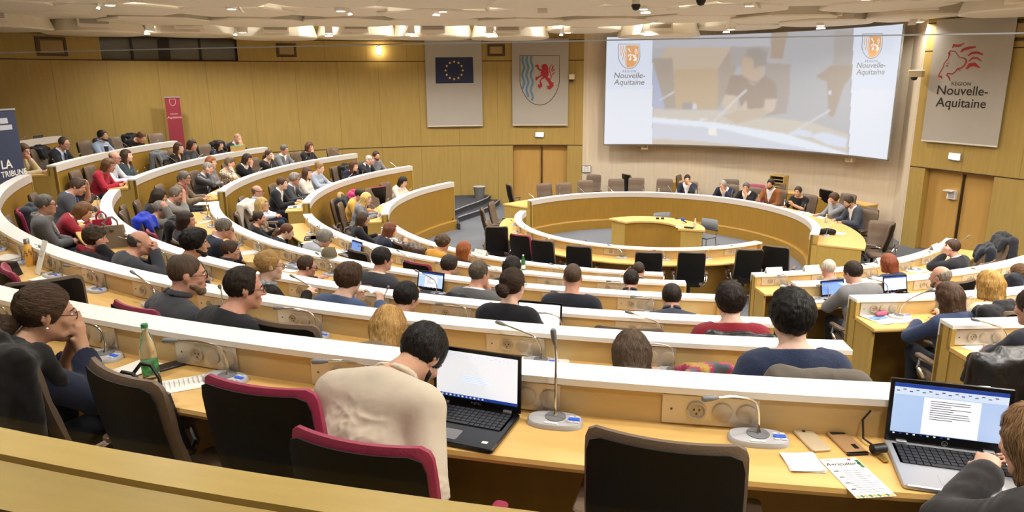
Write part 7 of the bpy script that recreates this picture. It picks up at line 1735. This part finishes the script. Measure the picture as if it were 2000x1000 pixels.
for px, py, lb in ((1284, 428, 'left'), (1294, 428, 'right')): e = empty('small_recorder', tuple(onz(px, py, .74)), .4, 'tiny dark gadget on the arc table, %s of two' % lb, 'recorder'); m = MB(); m.rbox((0, 0, .02), (.07, .05, .04), r=.01); m.build('body', BLK, e)
def low_chair(px, py, yaw, label, z=.82):
    p = onz(px, py, z); e = empty('small_chair', (p[0], p[1], 0), yaw, label, 'chair'); gm_ = mat('grey_chair_plastic', '#6d7076', rough=.5)
    m = MB(); n = 8; vs = []
    for i in range(n+1):
        u = -1+2*i/n
        for z_ in (.56, .68, .82): vs += [(u*.22, -.2+.05*u*u-.06*(z_-.5), z_)]
    m.add(vs, [(3*i+j, 3*i+3+j, 3*i+4+j, 3*i+1+j) for i in range(n) for j in range(2)]); b = m.build('backrest', gm_, e, smooth=True); sol = b.modifiers.new('thick', 'SOLIDIFY'); sol.thickness = .02
    m = MB(); m.rbox((0, 0, .44), (.42, .42, .035), r=.06); m.build('seat', gm_, e)
    for sx in (-1, 1):
        for sy in (-1, 1): m = MB(); m.tube([(sx*.17, sy*.17, .43), (sx*.21, sy*.22, 0)], .012, n=8); m.build('leg', CHROME, e)
        m = MB(); m.tube([(sx*.18, -.17, .43), (sx*.2, -.21, .60)], .012, n=8); m.build('back_post', CHROME, e)
low_chair(1299, 418, R_(205), 'grey small chair behind the arc table, left'); low_chair(1378, 430, R_(140), 'dark grey small chair behind the arc table, right')
# sideboards and pigeonholes behind the speakers
def cabinet(p, rz, w, d, h, label, shelves=False):
    e = empty('sideboard' if not shelves else 'pigeonhole_shelf', tuple(p), rz, label, 'cabinet')
    if not shelves:
        m = MB(); m.box((0, 0, h/2), (w, d, h)); m.build('carcass', ENDW, e); m = MB(); m.box((0, 0, h+.015), (w+.03, d+.03, .03)); m.build('top', DESKW, e)
        for s in (-1, 1): m = MB(); m.box((s*w/4, -d/2-.008, h/2), (w/2-.02, .016, h-.06)); m.build('door', PANW, e)
    else:
        for s in (-1, 1): m = MB(); m.box((s*(w/2-.01), 0, h/2), (.02, d, h)); m.build('side', ENDW, e)
        for k in range(5): m = MB(); m.box((0, 0, .01+k*(h-.02)/4), (w-.04, d, .016)); m.build('shelf', ENDW, e)
        m = MB(); m.box((0, d/2-.01, h/2), (w-.04, .01, h)); m.build('back', mat('dark_recess_wood', '#4a3620', rough=.8), e)
cabinet(pol(8.5, 6.35, 0), -R_(8.5), .75, .45, .86, 'low wooden sideboard against the pale wall behind the stage'); cabinet(pol(33, 6.35, 0), -R_(33), 1.5, .45, .80, 'low wooden sideboard under the pigeonhole shelf'); cabinet(pol(53, 6.3, 0), -R_(53), 1.6, .45, .80, 'low wooden sideboard behind the tan jacket man')
cabinet(pol(34.5, 6.38, .83), -R_(34.5), .42, .32, .42, 'small wooden pigeonhole shelf with dark slots on a sideboard', True)
p = onz(940, 382, .314); e = empty('waste_bin', (p[0]+.05, p[1]-.45, .314), 0, 'grey round bin beside the left stage door', 'bin'); m = MB(); m.lathe([(.14, 0), (.19, .36), (.185, .36), (.135, .01)], n=24); m.build('bin_body', mat('bin_grey', '#6d6c6b', rough=.5), e, smooth=True); m = MB(); m.lathe([(.185, .355), (.2, .365), (.19, .375)], n=24); m.build('rim', GREYP, e, smooth=True)
# floor box seen past the left block
p = onz(817, 363, .9); 
# roll-up banners
def rollup(pB, rz, w, h, col, label, deco, lean=0):
    e = empty('rollup_banner', tuple(pB), rz, label, 'banner'); m = MB(); m.rbox((0, 0, .04), (w+.04, .2, .08), r=.03); m.build('foot_cassette', SILV, e)
    m = MB(); m.box((0, 0, .08+h/2), (w, .006, h)); m.build('printed_sheet', mat('rollup_'+col, col, rough=.7), e)
    m = MB(); m.box((0, 0, .08+h+.012), (w+.02, .025, .028)); m.build('top_rail', SILV, e); m = MB(); m.tube([(0, .03, .05), (0, .03, h+.08)], .01, n=8); m.build('pole', SILV, e)
    deco(e); return e
def d1(e):
    m = MB(); f = lambda x0, z0, s: (lambda u, v: (x0+u*s, -.0045, z0+v*s))
    put_text(m, 'LA', 1, f(-.05, .99, .20), bold=.02, align='CENTER'); put_text(m, 'TRIBUNE', 1, f(.075, .85, .135), bold=.02); m.build('big_lettering', PAPER, e)
    m = MB(); put_text(m, 'PARTENAIRE DE L\'ÉVÉNEMENT', 1, f(.07, .77, .03)); m.box((.05, -.0045, 1.77), (.16, .002, .09)); m.box((.05, -.0045, 1.66), (.3, .002, .08)); m.build('small_print', mat('rollup_pale_print', '#c9ccd6', rough=.7), e)
    m = MB(); put_text(m, 'ACTU', 1, f(.05, 1.745, .06)); put_text(m, 'NOUVELLE AQUITAINE', 1, f(.05, 1.65, .026)); m.build('logo_print', mat('rollup_#3d4763', '#3d4763'), e)
q = pol(-116.9, 11.92, 1.609)
rollup((q[0]-.31*math.cos(R_(95)), q[1]-.31*math.sin(R_(95)), q[2]), R_(95), .62, 1.86, '#36405c', 'dark blue roll-up banner with big white letters at the far left', d1)
def d2(e):
    m = MB(); f = lambda u, v: (u*.14, -.0045, 1.78+v*.14); S2 = shield(-.5, -1, 1, 1.2); S2 = [(u, -v) for u, v in S2]; add_polys(m, stroke([(u, v) for u, v in S2]+[S2[0]], .07), f); put_text(m, 'RÉGION', 1, lambda u, v: (u*.05, -.0045, 1.52+v*.05)); put_text(m, 'Aquitaine', 1, lambda u, v: (u*.09, -.0045, 1.42+v*.09), shear=.15); m.build('white_print', mat('rollup_pink_print', '#e0b8bc', rough=.7), e)
b2 = wpt(-37.2, .45); rollup((b2[0], b2[1], 1.609), R_(42), .36, 1.88, '#8f2a38', 'narrow dark red roll-up banner against the left wall', d2)
